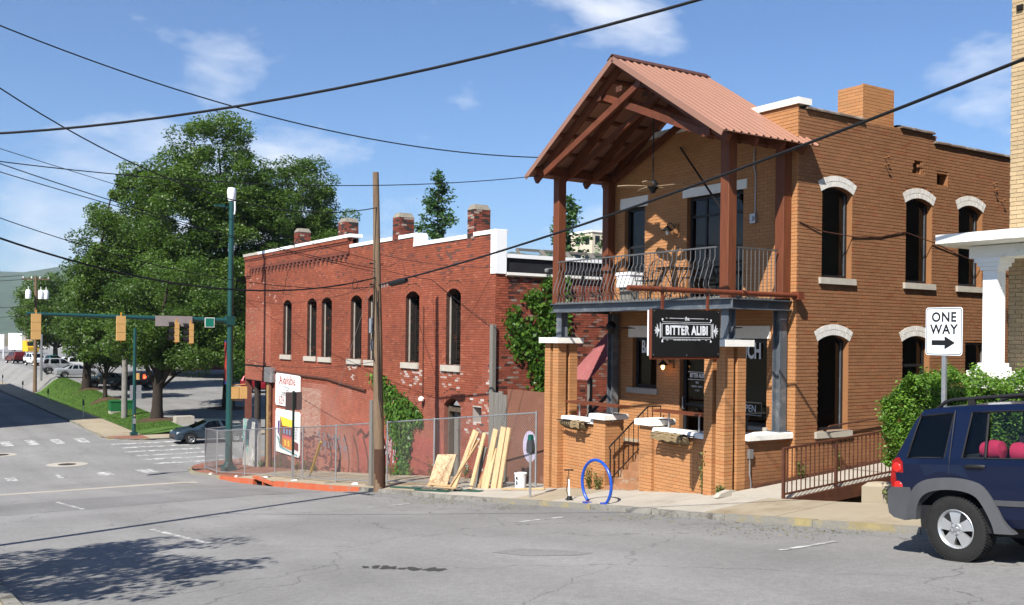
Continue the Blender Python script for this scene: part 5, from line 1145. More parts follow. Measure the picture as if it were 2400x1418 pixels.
# ceiling fans
def fan(x, y, z, ztop, label, bl, mats, a0=.3, n=5):
    t = thing('ceiling_fan', label, 'fan', (x, y, z)); mb = MB(); mb.tube([(x, y, z), (x, y, ztop)], .014, 8); mb.build('rod', M_blackiron, t)
    mb = MB(); mb.lathe([(0, .16), (.05, .15), (.11, .08), (.13, .02), (.12, -.03), (.07, -.08), (.05, -.14), (.0, -.16)], (x, y, z), 16); mb.build('motor', M_blackiron, t, 40)
    for k in range(n):
        a = a0 + 2 * math.pi * k / n; d = Vector((math.cos(a), math.sin(a), 0)); s_ = Vector((-d.y, d.x, .12)).normalized(); p = Vector((x, y, z))
        pts = [p + d * .12 + s_ * .03, p + d * .25 + s_ * .08, p + d * bl * .7 + s_ * .10, p + d * bl + s_ * .05, p + d * bl - s_ * .05, p + d * bl * .7 - s_ * .10, p + d * .25 - s_ * .08, p + d * .12 - s_ * .03]
        mb = MB(); n_ = d.cross(s_) * .006; mb.face([q + n_ for q in pts]); mb.face([q - n_ for q in reversed(pts)])
        for i in range(8): mb.quad(pts[i] + n_, pts[i] - n_, pts[(i + 1) % 8] - n_, pts[(i + 1) % 8] + n_)
        mb.build('blade', mats, t)
fan(-16.42, 14.36, 6.30, 8.9, 'ceiling fan with pale blades under the timber gable', .78, pm('fan_blade_wood', (.42, .30, .19), .5, .15, 5))
fan(-18.3, 14.75, 3.2, 3.56, 'dark ceiling fan below the balcony beside the alley', .62, M_blackiron, .1); fan(-14.9, 14.75, 3.2, 3.56, 'dark ceiling fan below the balcony behind the hanging sign', .62, M_blackiron, .35)
# balcony furniture
def iron_chair(x, y, rz, label):
    t = thing('iron_chair', label, 'chair', (x, y, 3.805), rz, 'wrought iron chairs on the balcony')
    def part(name, pts, r_=.011, closed=False):
        mb = MB(); mb.tube(pts, r_, 5, closed=closed); return mb.build(name, M_blackiron, t, local=True)
    for sx_ in (-.2, .2):
        part('leg', [(sx_, -.2, 0), (sx_, -.19, .45)]); part('leg', [(sx_, .22, 0), (sx_, .2, .45), (sx_ * .95, .27, .8), (sx_ * .55, .29, .92)]); part('arm', [(sx_ * 1.2, -.2, .45), (sx_ * 1.2, -.2, .62), (sx_ * 1.2, .0, .66), (sx_, .25, .65)])
    mb = MB(); mb.box(-.23, .23, -.22, .22, .44, .46)
    mb.build('seat', M_blackiron, t, local=True)
    b = part('backrest', [(-.19, .27, .8), (-.11, .29, .92), (0, .295, .95), (.11, .29, .92), (.19, .27, .8)])
    for i in range(5): part('slat', [(-.14 + i * .07, .21, .47), (-.14 + i * .07, .27, .78), (-.12 + i * .06, .29, .9)], .006)
    part('rail', [(-.19, .25, .7), (.19, .25, .7)], .007)
for k, (x, y, rz, lab) in enumerate(((-16.9, 14.7, .2, 'black wrought iron balcony chair below the shade lamp'), (-17.9, 15.1, .5, 'black wrought iron balcony chair beside the tall window'), (-15.3, 14.6, -.3, 'black wrought iron balcony chair before the glazed door'), (-18.6, 14.4, 2.6, 'black wrought iron balcony chair beside the corner post'))): iron_chair(x, y, rz, lab)
def iron_table(x, y, label):
    t = thing('iron_table', label, 'table', (x, y, 3.805)); mb = MB(); mb.lathe([(0, .71), (.42, .71), (.43, .70), (.42, .69), (0, .69)], (x, y, 3.805), 24); mb.build('tabletop', M_blackiron, t)
    for k in range(4):
        a = k * math.pi / 2 + .4; mb = MB(); mb.tube([(x + .3 * math.cos(a), y + .3 * math.sin(a), 3.805), (x + .1 * math.cos(a), y + .1 * math.sin(a), 4.15), (x + .3 * math.cos(a), y + .3 * math.sin(a), 4.5)], .012, 5); mb.build('leg', M_blackiron, t)
iron_table(-16.2, 14.85, 'round black iron table below the balcony fan'); iron_table(-18.2, 14.55, 'round black iron table beside the white cooler box')
mb = MB(); mb.box(-17.75, -17.25, 14.45, 14.8, 4.13, 4.40); mb.box(-17.77, -17.23, 14.43, 14.82, 4.40, 4.47); tag(mb.build('cooler_box', M_whitemetal), 'white cooler box standing on the balcony', 'box')
mb = MB(); mb.box(-17.7, -17.3, 14.5, 14.75, 3.805, 4.13); tag(mb.build('crate', M_greywood), 'wooden crate under the white balcony cooler', 'crate')
mb = MB(); mb.lathe([(.14, .5), (.17, .5), (.25, 1.36), (.27, 1.38), (.24, 1.38), (.22, 1.2)], (-14.25, 14.85, 0), 4); tag(mb.build('planter', M_black), 'black tapered planter behind the white porch ledge', 'planter')
mb = MB(); mb.box(-15.15, -14.5, YM + .32, YM + .34, 1.62, 1.98); tag(mb.build('menu_panel', pm('pale_blue_panel', (.35, .5, .52), .5, .05, 2)), 'pale blue panel inside the lower porch window', 'panel')
# ------------------------------------------------------------------ utility poles and cables
def sagwire(mb, A, B, sag, r_=.012, n=28, t0=0.0, t1=1.0):
    A, B = Vector(A), Vector(B)
    mb.tube([A + (B - A) * t - Vector((0, 0, 4 * sag * t * (1 - t))) for t in frange(t0, t1, (t1 - t0) / n)], r_, 5)
def upole(base, top, r0, r1, label, mat=None):
    t = thing('utility_pole', label, 'pole', base); mb = MB(); n = 8
    pts = [Vector(base) + (Vector(top) - Vector(base)) * (i / n) + Vector((random.uniform(-.01, .01), random.uniform(-.01, .01), 0)) for i in range(n + 1)]
    mb.tube(pts, [r0 + (r1 - r0) * i / n for i in range(n + 1)], 16); mb.build('pole', mat or M_wood, t, 50); return t
P1b, P1t = (-25.61, 12.22, -1.55), (-25.72, 12.05, 7.62)
P1 = upole(P1b, P1t, .165, .085, 'weathered wooden utility pole beside the chain-link fence')
mb = MB(); mb.tube([(-25.61, 12.22, -1.5), (-25.612, 12.217, -.3)], [.170, .168], 16); mb.build('base_stain', pm('creosote', (.085, .04, .025), .9, .3, 5, .4, 30, stretch=(6, 6, .8)), P1, 50)
def p1(z): return Vector(P1b) + (Vector(P1t) - Vector(P1b)) * ((z - P1b[2]) / (P1t[2] - P1b[2]))
mb = MB(); 
for z in (4.4, 5.0): mb.tube([p1(z) + Vector((0, -.2, 0)), p1(z) + Vector((0, .2, 0))], .015, 6); mb.lathe([(.0, -.03), (.04, -.02), (.04, .02), (0, .03)], p1(z) + Vector((0, -.2, 0)), 8)
mb.tube([p1(4.3) + Vector((.15, -.1, 0)), p1(3.2) + Vector((.17, -.1, 0)), p1(1.2) + Vector((.18, -.08, 0)), p1(.6) + Vector((.3, -.05, 0)), p1(1.0) + Vector((.34, -.05, 0)), p1(3.9) + Vector((.2, -.1, 0))], .014, 5)
mb.build('bracket', M_wire, P1)
mb = MB(); mb.lathe([(0, 0), (.07, .02), (.07, .42), (0, .46)], p1(3.0) + Vector((-.05, -.18, 0)), 10); mb.lathe([(0, 0), (.05, .02), (.05, .3), (0, .33)], p1(2.5) + Vector((-.04, -.17, 0)), 10); mb.build('fuse_can', M_galv, P1, 40)
mb = MB(); mb.tube([p1(3.4) + Vector((-.05, -.16, 0)), p1(3.1) + Vector((.1, -.2, 0)), p1(2.7) + Vector((0, -.22, 0)), p1(2.2) + Vector((.1, -.16, 0))], .01, 5); mb.build('loop_cable', M_wire, P1)
SP_ = upole((-19.6, .6, zs(-19.6) - .2), (-19.6, .6, 12.2), .17, .11, 'wooden utility pole on the camera side of the street')
P3_ = upole((-2.0, 12.6, zs(-2) - .2), (-2.0, 12.6, 9.6), .17, .11, 'wooden utility pole up the hill beside the cream building')
mb = MB(); mb.beam((-20.7, .6, 11.6), (-18.5, .6, 11.6), .1, .12); mb.build('crossarm', M_wood, SP_)
S = (-19.6, .6); Pq = (-25.68, 12.12); P3 = (-2.0, 12.6)
def wire(A, B, zA, zB, sag, r_, label): 
    mb = MB(); sagwire(mb, (*A, zA), (*B, zB), sag, r_); return tag(mb.build('cable', M_wire, None, 60), label, 'cable')
wire(S, (-19.73, 13.6), 8.74, 7.34, .64, .014, 'thin service cable running down to the timber porch gable')
wire(S, P3, 6.26, 8.80, .95, .021, 'thick twisted cable crossing the sky above the copper roof')
wire(S, Pq, 8.06, 6.62, 1.16, .014, 'cable drooping to the top of the wooden pole before the trees')
wire(S, (-19.5, 14.5), 6.03, 7.06, .47, .010, 'thin cable passing behind the pole to the porch eave')
wire(S, Pq, 5.06, 4.62, .83, .021, 'thick black cable sagging across the traffic pole to the wooden pole')
wire(S, Pq, 6.30, 4.85, .23, .010, 'thin cable ending at the red insulator on the wooden pole'); wire(S, Pq, 6.09, 4.75, .12, .009, 'thin cable beside the red insulator cable'); wire(S, Pq, 6.5, 5.06, .05, .007, 'very thin straight cable over the treetops'); wire(S, Pq, 5.41, 4.35, .60, .009, 'thin slack cable above the thick black cable')
wire(S, P3, 11.7, 9.4, .8, .012, 'high cable along the street')
wr7 = wire(Pq, P3, 4.38, 7.58, .37, .027, 'thick black cable with splice box rising past the porch and tan wall')
def wr(t): return Vector((Pq[0] + (P3[0] - Pq[0]) * t, Pq[1] + (P3[1] - Pq[1]) * t, 4.38 + (7.58 - 4.38) * t - 4 * .37 * t * (1 - t)))
mb = MB(); mb.tube([wr(.034) + Vector((0, 0, -.05)), wr(.037) + Vector((0, 0, -.05)), wr(.07) + Vector((0, 0, -.05)), wr(.073) + Vector((0, 0, -.05))], [.06, .085, .085, .06], 12); mb.build('splice_box', M_black, wr7, 40)
for t in (.012, .018, .026):
    mb = MB(); q = wr(t); mb.tube([q + Vector((0, 0, .03)), q + Vector((0, 0, -.1))], .018, 6); mb.build('clamp', M_galv, wr7)
mb = MB(); mb.tube([(-25.68 + .35 * math.cos(a) * .5 - 1.3, 12.0, 4.45 + .16 * math.sin(a)) for a in frange(0, 6.2, .4)], .009, 5, closed=True); mb.build('coil', M_wire, wr7)
for (A, B, sag, lab) in (((-25.7, 12.1, 5.0), (-29.9, 14.98, 5.55), .15, 'thin drop wire from the wooden pole up to the red parapet'), ((-25.7, 12.1, 5.3), (-23.9, 15.0, 4.95), .12, 'thin drop wire from the wooden pole to the white parapet end'), ((-25.7, 12.1, 4.9), (-27.7, 14.98, 4.75), .05, 'thin drop wire to the wall above the arched windows'), ((-27.7, 14.98, 4.75), (-23.7, 14.9, 3.2), .05, 'thin wire slanting down to the grey corner post'), ((-25.7, 12.1, 4.4), (-46.3, 14.95, 4.6), .35, 'thin wire along the upper red brick wall'), ((-25.7, 12.1, 2.2), (-46.2, 14.95, 1.75), .3, 'thin wire along the red wall below the sills')):
    mb = MB(); sagwire(mb, A, B, sag, .008, 14); tag(mb.build('cable', M_wire), lab, 'cable')
# guy wire with yellow guard
mb = MB(); mb.tube([(-33.3, 13.1, -2.2), (-33.15, 13.14, -1.95)], .03, 8); mb.tube([(-33.15, 13.14, -1.95), (-25.9, 12.1, 4.62)], .006, 5); gw = tag(mb.build('guy_wire', M_galv), 'guy wire with yellow plastic guard anchored behind the orange kerb', 'wire')
mb = MB(); a, b = Vector((-33.15, 13.14, -1.95)), Vector((-25.9, 12.1, 4.62)); mb.tube([a, a + (b - a) * .185], .045, 10); mb.build('guard', pm('yellow_plastic', (.62, .38, .015), .45, .08, 4), gw, 40)
mb = MB(); mb.box(-26.78, -26.6, 12.42, 12.58, -1.7, 1.02); tag(mb.build('timber_post', M_greywood), 'square grey timber post behind the wooden utility pole', 'post')
# ------------------------------------------------------------------ chain-link panels
M_mesh = pm('fence_wire', (.36, .37, .38), .5, 0, metal=.6, spec=.5)
def fence(p, q, h, label, posts=(True, True), feet=True):
    zp, zq = zwalk(*p) + .02, zwalk(*q) + .02; P_, Q = Vector((*p, zp)), Vector((*q, zq)); L_ = (Q - P_).length; d = (Q - P_)
    t = thing('fence_panel', label, 'fence', ((p[0] + q[0]) / 2, (p[1] + q[1]) / 2, min(zp, zq)), group='chain-link fence panels')
    for k, (b, on) in enumerate(((P_, posts[0]), (Q, posts[1]))):
        if on: mb = MB(); mb.tube([b - Vector((0, 0, .03)), b + Vector((0, 0, h + .04))], .026, 8); mb.build('post', M_galv, t, 50)
        if feet and on: nr = Vector((-d.y, d.x, 0)).normalized() * .38; mb = MB(); mb.tube([b - nr, b + nr], .016, 6); mb.build('foot', M_galv, t)
    for hh_ in (.08, h): mb = MB(); mb.tube([P_ + Vector((0, 0, hh_)), Q + Vector((0, 0, hh_))], .02, 7); mb.build('rail', M_galv, t, 50)
    mb = MB(); W = .0755; H = h - .08
    def pt(s_, z): return P_ + d * (s_ / L_) + Vector((0, 0, .08 + z))
    for fam in (1, -1):
        s_ = -H if fam > 0 else 0
        while s_ < (L_ if fam > 0 else L_ + H):
            a, za, b, zb = s_, 0.0, s_ + fam * H, H
            if fam > 0:
                if a < 0: za = -a; a = 0
                if b > L_: zb = H - (b - L_); b = L_
            else:
                if a > L_: za = a - L_; a = L_
                if b < 0: zb = H + b; b = 0
            if zb - za > .03: mb.tube([pt(a, za), pt(b, zb)], .0024, 3, caps=False)
            s_ += W
    o = mb.build('wire_mesh', M_mesh, t); o['kind'] = 'stuff'
fp = [(-20.02, 13.80), (-24.17, 13.2), (-26.45, 12.86)]
fence(fp[0], fp[1], 1.83, 'chain-link fence panel behind the leaning lumber'); fence(fp[1], fp[2], 1.83, 'chain-link fence panel between the wooden pole and the plywood sheet', (False, True))
fq = [(-26.9, 12.75), (-29.76, 12.64), (-33.03, 12.77), (-36.32, 12.93), (-38.9, 12.60), (-42.06, 12.42), (-45.0, 12.75)]
fl_ = ['chain-link fence panel behind the square timber post', 'chain-link fence panel behind the yellow guy guard', 'chain-link fence panel behind the brown signboard', 'chain-link fence panel beside the sprayed concrete panels', 'chain-link fence panel before the green traffic pole', 'chain-link fence panel at the corner of the crossing']
for k in range(6): fence(fq[k], fq[k + 1], 1.83, fl_[k], (k == 0, True))
fence((-45.0, 12.75), (-45.9, 15.3), 1.83, 'chain-link fence panel running back to the iron corner post', (False, True))
mb = MB()
for (x, y) in ((-36.4, 12.6), (-33.1, 12.5), (-39.0, 12.3), (-42.2, 12.2), (-26.3, 12.6), (-28.0, 12.55)):
    z = zwalk(x, y); mb = MB(); n = 9; c = [(x + .22 * math.cos(2 * math.pi * i / n) * random.uniform(.5, 1.1), y + .10 * math.sin(2 * math.pi * i / n) * random.uniform(.7, 1.1)) for i in range(n)]
    top = [(x + (a - x) * .6, y + (b - y) * .6, z + random.uniform(.03, .06)) for a, b in c]
    for i in range(n): mb.quad((*c[i], z), (*c[(i + 1) % n], z), top[(i + 1) % n], top[i])
    mb.face(top); tag(mb.build('sandbag', M_white, None, 60), 'white sandbag weighing down a fence foot', 'sandbag', 'sandbags on the fence feet')
# sign seen from behind, on a dark green post
sg = thing('street_sign', 'brown sign back on a two-tone post behind the orange kerb', 'sign', (-33.69, 12.66, -2.2))
mb = MB(); mb.box(-33.73, -33.65, 12.62, 12.70, -2.3, -1.35); mb.build('post_sleeve', M_galv, sg); mb = MB(); mb.box(-33.725, -33.655, 12.625, 12.695, -1.35, .92); mb.build('post', pm('black_green_post', (.012, .03, .026), .5, .1, 5), sg)
mb = MB(); mb.box(-33.702, -33.698, 12.36, 12.98, .24, .88); mb.build('panel', pm('brown_sign_back', (.13, .09, .085), .6, .1, 3), sg)
# ------------------------------------------------------------------ traffic signal mast
tm = thing('traffic_signal', 'dark green traffic signal pole and mast arm at the fenced corner', 'traffic signal', (-42.62, 13.09, -3.06))
mx_, my_ = -42.62, 13.09
mb = MB(); mb.tube([(mx_, my_, -3.1), (mx_, my_, 8.72)], [.155, .105], 18); mb.build('pole', M_green, tm, 50)
mb = MB(); mb.box(mx_ - .27, mx_ + .27, my_ - .27, my_ + .27, -3.1, -2.85); mb.lathe([(.24, -2.85), (.2, -2.7), (.165, -2.66)], (mx_, my_, 0), 16); mb.build('base', M_green, tm)
mb = MB(); mb.tube([(mx_, my_, 3.5), (mx_, 5.05, 3.64)], [.115, .06], 14); mb.tube([(mx_, my_ - .18, 3.5), (mx_, my_ - .26, 3.5)], .15, 12); mb.box(mx_ - .16, mx_ + .16, my_ - .2, my_ + .16, 3.32, 3.7); mb.build('mast_arm', M_green, tm, 40)
M_sig = pm('signal_yellow', (.60, .36, .13), .5, .06, 3); M_lens = pm('dark_lens', (.02, .02, .02), .3, 0)
def head(y, z0, face, hgt=1.02, x=mx_ + .14):
    """three-section head; face: direction the lenses look"""
    d = Vector(face); s_ = Vector((-d.y, d.x, 0)); c = Vector((x, y, z0)); mb = MB()
    for k in range(3):
        z = k * hgt / 3; mb.obox(c - s_ * .17 - d * .09 + Vector((0, 0, z + .006)), s_ * .34, d * .18, Vector((0, 0, hgt / 3 - .012)))
    h = mb.build('signal_head', M_sig, tm)
    mb = MB()
    for k in range(3):
        cc = c + d * .09 + Vector((0, 0, (k + .5) * hgt / 3)); n = 12
        ring = [(s_ * (.15 * math.cos(a)) + Vector((0, 0, .15 * math.sin(a)))) for a in frange(-.5, math.pi + .5, .4)]
        for a, b in zip(ring, ring[1:]): mb.quad(cc + a, cc + b, cc + b + d * .24, cc + a + d * .24)
    mb.build('visor', M_lens, h)
    mb = MB(); mb.box(x - .02, x + .02, y - .02, y + .02, z0 - .08, z0 + hgt + .14); mb.build('bracket', pm('bracket_yellow', (.65, .30, .03), .5, .05, 3), h)
head(5.38, 2.62, (-1, 0, 0)); head(8.54, 2.60, (-1, 0, 0)); head(10.75, 2.55, (0, -1, 0), .85); head(11.35, 2.5, (0, -1, 0), .85)
mb = MB(); mb.box(mx_ + .13, mx_ + .15, 9.9, 11.42, 3.22, 3.66); mb.build('sign_back', pm('sign_back_grey', (.34, .30, .29), .5, .08, 2), tm)
mb = MB(); mb.box(mx_ + .13, mx_ + .145, 11.95, 12.36, 3.2, 3.62); sn = mb.build('street_name_sign', M_white, tm); mb = MB(); mb.box(mx_ + .146, mx_ + .150, 11.975, 12.335, 3.225, 3.595); mb.build('face', pm('sign_green', (.01, .22, .15), .5, .03, 2), sn)
mb = MB(); mb.lathe([(.0, 8.70), (.13, 8.72), (.175, 8.82), (.19, 9.2), (.16, 9.3), (0, 9.31)], (mx_, my_, 0), 14); mb.build('camera_housing', M_whitemetal, tm, 50)
mb = MB(); mb.tube([(mx_ + .14, my_ + .1, 8.7), (mx_ + .16, my_ + .1, 8.3), (mx_ + .1, my_ + .1, 8.15)], .035, 8); mb.build('conduit', M_whitemetal, tm)
mb = MB(); mb.tube([(mx_, my_, 8.42), (mx_, my_ - .35, 8.46)], .03, 8); mb.prism([(-.0, -.04), (-.42, -.02), (-.42, .04), (0, .08)], (mx_ - .1, my_ - .32, 8.47), (0, 1, 0), (0, 0, 1), (.2, 0, 0)); mb.build('street_light', M_green, tm)
for k, (dy, dx) in enumerate(((.2, .0), (.55, .05))):
    mb = MB(); x0, y0 = mx_ + .02 + dx, my_ + dy; mb.box(x0 - .16, x0 + .16, y0 - .16, y0 + .16, .1, .62); mb.build('pedestrian_head', M_sig, tm); 
mb = MB(); mb.tube([(mx_, my_, .68), (mx_, my_ + .7, .72)], .02, 6); mb.tube([(mx_, my_, .04), (mx_, my_ + .6, .02)], .02, 6); mb.build('bracket', M_sig, tm)
mb = MB(); mb.quad((mx_ - .16, my_, 2.55), (mx_ - .80, my_, 2.55), (mx_ - .80, my_ + .03, .85), (mx_ - .16, my_, .85)); bn = mb.build('banner', pm('red_banner', (.42, .03, .025), .8, .1, 4, stain=(.5, .28, .03), sscale=3, sfrom=.6, sto=.66), tm)
mb = MB()
for z0, z1 in ((2.552, 2.64), (.7, .848)): mb.quad((mx_ - .16, my_, z0), (mx_ - .80, my_, z0), (mx_ - .80, my_, z1), (mx_ - .16, my_, z1))
mb.build('banner_band', pm('blue_banner', (.03, .04, .2), .8, .1, 4), bn)
# far corner pedestrian pole
fpz = zs(-64) + .09; pp = thing('pedestrian_signal', 'dark green pedestrian signal pole with lit red hand at the far corner', 'traffic signal', (-64.0, 13.7, fpz))
mb = MB(); mb.tube([(-64.0, 13.7, fpz), (-64.0, 13.7, 3.2)], [.12, .09], 12); mb.box(-64.2, -63.8, 13.5, 13.9, fpz, fpz + .2); mb.build('pole', M_green, pp, 50)
mb = MB(); mb.box(-63.9, -63.6, 13.98, 14.42, -.05, .45); ph = mb.build('pedestrian_head', M_black, pp); mb = MB(); mb.box(-63.94, -63.62, 13.8, 13.92, .0, .4); mb.build('bracket', M_sig, pp)
mb = MB(); M_hand = pm('lit_hand', (.8, .05, .02), .5, 0, emit=(1, .06, .02), estr=3)
mb.box(-63.598, -63.594, 14.13, 14.27, .06, .2)
for k in range(4): mb.box(-63.598, -63.594, 14.13 + k * .037, 14.158 + k * .037, .2, .33 - abs(k - 1.5) * .02)
mb.box(-63.598, -63.594, 14.27, 14.31, .1, .2); mb.build('lit_hand', M_hand, ph)
mb = MB(); mb.box(-63.90, -63.88, 13.42, 13.6, -1.2, -.35); mb.box(-63.9, -63.88, 13.8, 14.1, -1.2, -.35); mb.box(-63.86, -63.84, 13.6, 13.78, -2.75, -2.4); mb.build('sign_plate', pm('grey_sign', (.30, .31, .32), .5, .05, 3), pp)
mb = MB(); mb.lathe([(0, 0), (.05, .0), (.05, .05), (0, .06)], (-63.87, 13.7, -2.25), 8, 'x'); mb.build('push_button', M_sig, pp)
# ------------------------------------------------------------------ parking meters
def meter():
    t = thing('parking_meter', '', 'meter', group='parking meters along the kerb')
    mb = MB(); mb.tube([(0, 0, -.05), (0, 0, 1.0)], .027, 10); mb.build('post', M_galv, t, 50, True)
    mb = MB(); mb.prism([(-.07, .0), (.07, .0), (.09, .06), (.085, .2), (.06, .3), (-.06, .3), (-.085, .2), (-.09, .06)], (0, -.05, 1.0), (1, 0, 0), (0, 0, 1), (0, .1, 0)); mb.tube([(0, 0, .98), (0, 0, 1.03)], .04, 8); mb.build('head', pm('meter_grey', (.06, .065, .07), .5, .1, 8), t, None, True)
    mb = MB(); mb.prism([(-.055, .3), (.055, .3), (.05, .38), (.03, .42), (-.03, .42), (-.05, .38)], (0, -.045, 1.0), (1, 0, 0), (0, 0, 1), (0, .09, 0)); mb.build('dome', pm('meter_green', (.012, .12, .09), .35, .05, 5), t, None, True)
    return t
m0 = meter(); m0.location = (-18.35, 12.5, zwalk(-18.35, 12.5)); m0.rotation_euler = (0, 0, .2); m0['label'] = 'parking meter before the brown hoarding and the white bucket'
for k, x in enumerate((-77.3, -94.5, -111.8, -130.4)): dup(m0, (x, 13.0, zs(x) + .09), .2, 'parking meter on the far sidewalk past the crossing')
# bike ring, floor pump, bucket
br = thing('bike_rack', 'blue steel ring bike rack on the sidewalk', 'bike rack', (-15.7, 12.32, zwalk(-15.7, 12.32)))
M_blue = pm('blue_enamel', (.008, .085, .52), .3, .06, 4, spec=.5, coat=.4); zb0 = zwalk(-15.7, 12.32); Rr = .475; a0 = .66
mb = MB(); mb.tube([(-15.7 + Rr * math.sin(a), 12.32, zb0 + .02 + Rr * math.cos(a0) - Rr * math.cos(a)) for a in frange(a0, 2 * math.pi - a0, .12)], .032, 10); mb.build('ring', M_blue, br, 50)
for sx_ in (-1, 1): mb = MB(); xx = -15.7 + sx_ * Rr * math.sin(a0); z_ = zwalk(xx, 12.32); mb.box(xx - .08, xx + .08, 12.25, 12.39, z_ - .01, z_ + .018); mb.build('foot_plate', M_blue, br)
px_, py_ = -16.8, 12.46; pz = zwalk(px_, py_); pu = thing('floor_pump', 'black and silver bicycle pump standing beside the blue ring', 'pump', (px_, py_, pz))
mb = MB(); mb.tube([(px_, py_, pz + .05), (px_ - .03, py_, pz + .44)], .018, 10); mb.build('barrel', M_whitemetal, pu); mb = MB(); mb.lathe([(0, 0), (.07, 0), (.055, .07), (.03, .09)], (px_, py_, pz), 10); mb.box(px_ - .12, px_ + .12, py_ - .03, py_ + .03, pz, pz + .018); mb.build('foot', M_black, pu)
mb = MB(); mb.tube([(px_ - .03, py_, pz + .44), (px_ - .04, py_, pz + .62)], .009, 6); mb.tube([(px_ - .16, py_ - .02, pz + .62), (px_ - .04, py_, pz + .635), (px_ + .09, py_ + .02, pz + .65)], .016, 7); mb.build('handle', M_black, pu); mb = MB(); mb.tube([(px_ + .02, py_ - .03, pz + .06), (px_ - .07, py_ - .04, pz + .2), (px_ - .03, py_ - .03, pz + .36), (px_ - .05, py_ - .03, pz + .5)], .008, 5); mb.build('hose', M_black, pu)
mb = MB(); mb.box(-15.45, -14.75, 12.05, 12.25, zwalk(-15.1, 12.1) - .05, zwalk(-15.1, 12.1) + .004)
bx_, by_ = -20.32, 13.55; bz = zwalk(bx_, by_); bk = thing('bucket', 'white plastic bucket beside the parking meter', 'bucket', (bx_, by_, bz))
mb = MB(); mb.lathe([(0, 0), (.13, 0), (.15, .36), (.16, .37), (.16, .39), (.145, .39), (.13, .05), (0, .04)], (bx_, by_, bz), 18); mb.build('body', M_whitemetal, bk, 40); mb = MB(); mb.tube([(bx_ + .15 * math.cos(a), by_ - .02, bz + .33 - .12 * math.sin(a)) for a in frange(0, math.pi, .3)], .004, 5); mb.build('handle', M_galv, bk)
mb = MB()
for z0, z1 in ((.12, .15), (.17, .2), (.24, .31)): mb.box(bx_ + .02, bx_ + .08, by_ - .152, by_ - .145, bz + z0, bz + z1)
mb.build('label_print', M_black, bk)
# lumber leaning on the fence, plywood sheet, boards on the ground
def plank(p, q, w_, th, mat, label, grp='boards leaning on the fence'):
    mb = MB(); mb.beam(p, q, w_, th, (0.15, -1, .2)); return tag(mb.build('board', mat), label, 'board', grp)
LB = [((-22.65, 12.97, -1.12), (-22.38, 13.46, .46), .14, M_lumber, 'pale board leaning steeply beside the crossed pair'), ((-22.78, 13.02, -1.13), (-22.26, 13.48, .42), .10, M_lumber, 'narrow pale board leaning behind the crossed pair'), ((-22.38, 12.61, -1.12), (-22.12, 13.44, .23), .06, pm('edge_lumber', (.48, .31, .16), .8, .25, 6), 'thin board crossing over the others at a slant'), ((-22.05, 13.14, -1.05), (-21.96, 13.5, .43), .12, M_lumber, 'single pale board standing clear of the others'), ((-22.32, 13.42, -1.05), (-21.94, 13.52, .05), .14, M_greywood, 'short weathered board leaning among the pale ones'), ((-21.76, 13.36, -1.0), (-21.52, 13.57, .55), .19, M_lumber, 'wide pale board in the middle of the stack'), ((-21.54, 13.30, -.98), (-21.55, 13.57, .06), .15, M_lumber, 'short wide board behind the middle of the stack'), ((-21.34, 13.40, -.96), (-21.22, 13.62, .63), .20, M_lumber, 'tall wide board leaning beside the hoarding'), ((-21.13, 13.44, -.94), (-21.02, 13.65, .63), .13, M_lumber, 'tall narrow board nearest the hoarding'), ((-21.95, 13.33, -1.02), (-21.62, 13.5, -.1), .10, pm('edge_lumber', (.48, .31, .16)), 'short dark board low in the stack')]
for p, q, w_, mt, lab in LB: plank(p, q, w_, .04, mt, lab)
M_osb = pm('strand_board', (.62, .44, .27), .85, .35, 14, .2, 40, stain=(.42, .24, .12), sscale=9, sfrom=.52, sto=.6)
mb = MB(); p = [Vector((-24.14, 13.0, -1.22)), Vector((-23.5, 13.25, -1.16)), Vector((-23.18, 13.36, -.26)), Vector((-23.95, 13.2, -.34))]; nn = (p[1] - p[0]).cross(p[3] - p[0]).normalized() * .015
mb.hexa([v - nn for v in p] + [v + nn for v in p]); tag(mb.build('strand_board_sheet', M_osb), 'strand board sheet leaning on the fence', 'board')
for k in range(9):
    x = random.uniform(-23.9, -21.6); y = random.uniform(12.55, 13.0); a = random.uniform(-.25, .35) + (math.pi if k % 2 else 0); l = random.uniform(.5, 1.3); z = zwalk(x, y) + .03 + .012 * k; dx, dy = l * math.cos(a), l * math.sin(a) * .5
    if y + abs(dy) > 13.2: dy = -abs(dy)
    mb = MB(); mb.beam((x - dx / 2, y - dy / 2, z + (zs(x - dx / 2) - zs(x))), (x + dx / 2, y + dy / 2, z + (zs(x + dx / 2) - zs(x))), .09, .03); tag(mb.build('board', M_lumber if k % 3 else M_greywood), 'offcut board lying on the sidewalk below the leaning lumber', 'board', 'offcuts on the sidewalk')
for k, (x, y, l) in enumerate(((-24.6, 12.5, 1.5), (-22.9, 12.42, 1.6), (-21.6, 12.75, 1.1))):
    mb = MB(); z = zwalk(x, y) + .02; mb.beam((x - l / 2, y, z - l * .05 * 1.04), (x + l / 2, y + .1, z + l * .05 * 1.04), .16, .03); tag(mb.build('board', pm('green_painted_board', (.03, .10, .075), .7, .2, 5)), 'green painted board lying flat at the kerb', 'board', 'green boards at the kerb')
mb = MB(); z = zwalk(-19.9, 13.3); mb.beam((-20.6, 13.2, zwalk(-20.6, 13.2) + .03), (-19.2, 13.5, zwalk(-19.2, 13.5) + .03), .05, .04); tag(mb.build('board', M_lumber), 'narrow board lying before the porch column', 'board')
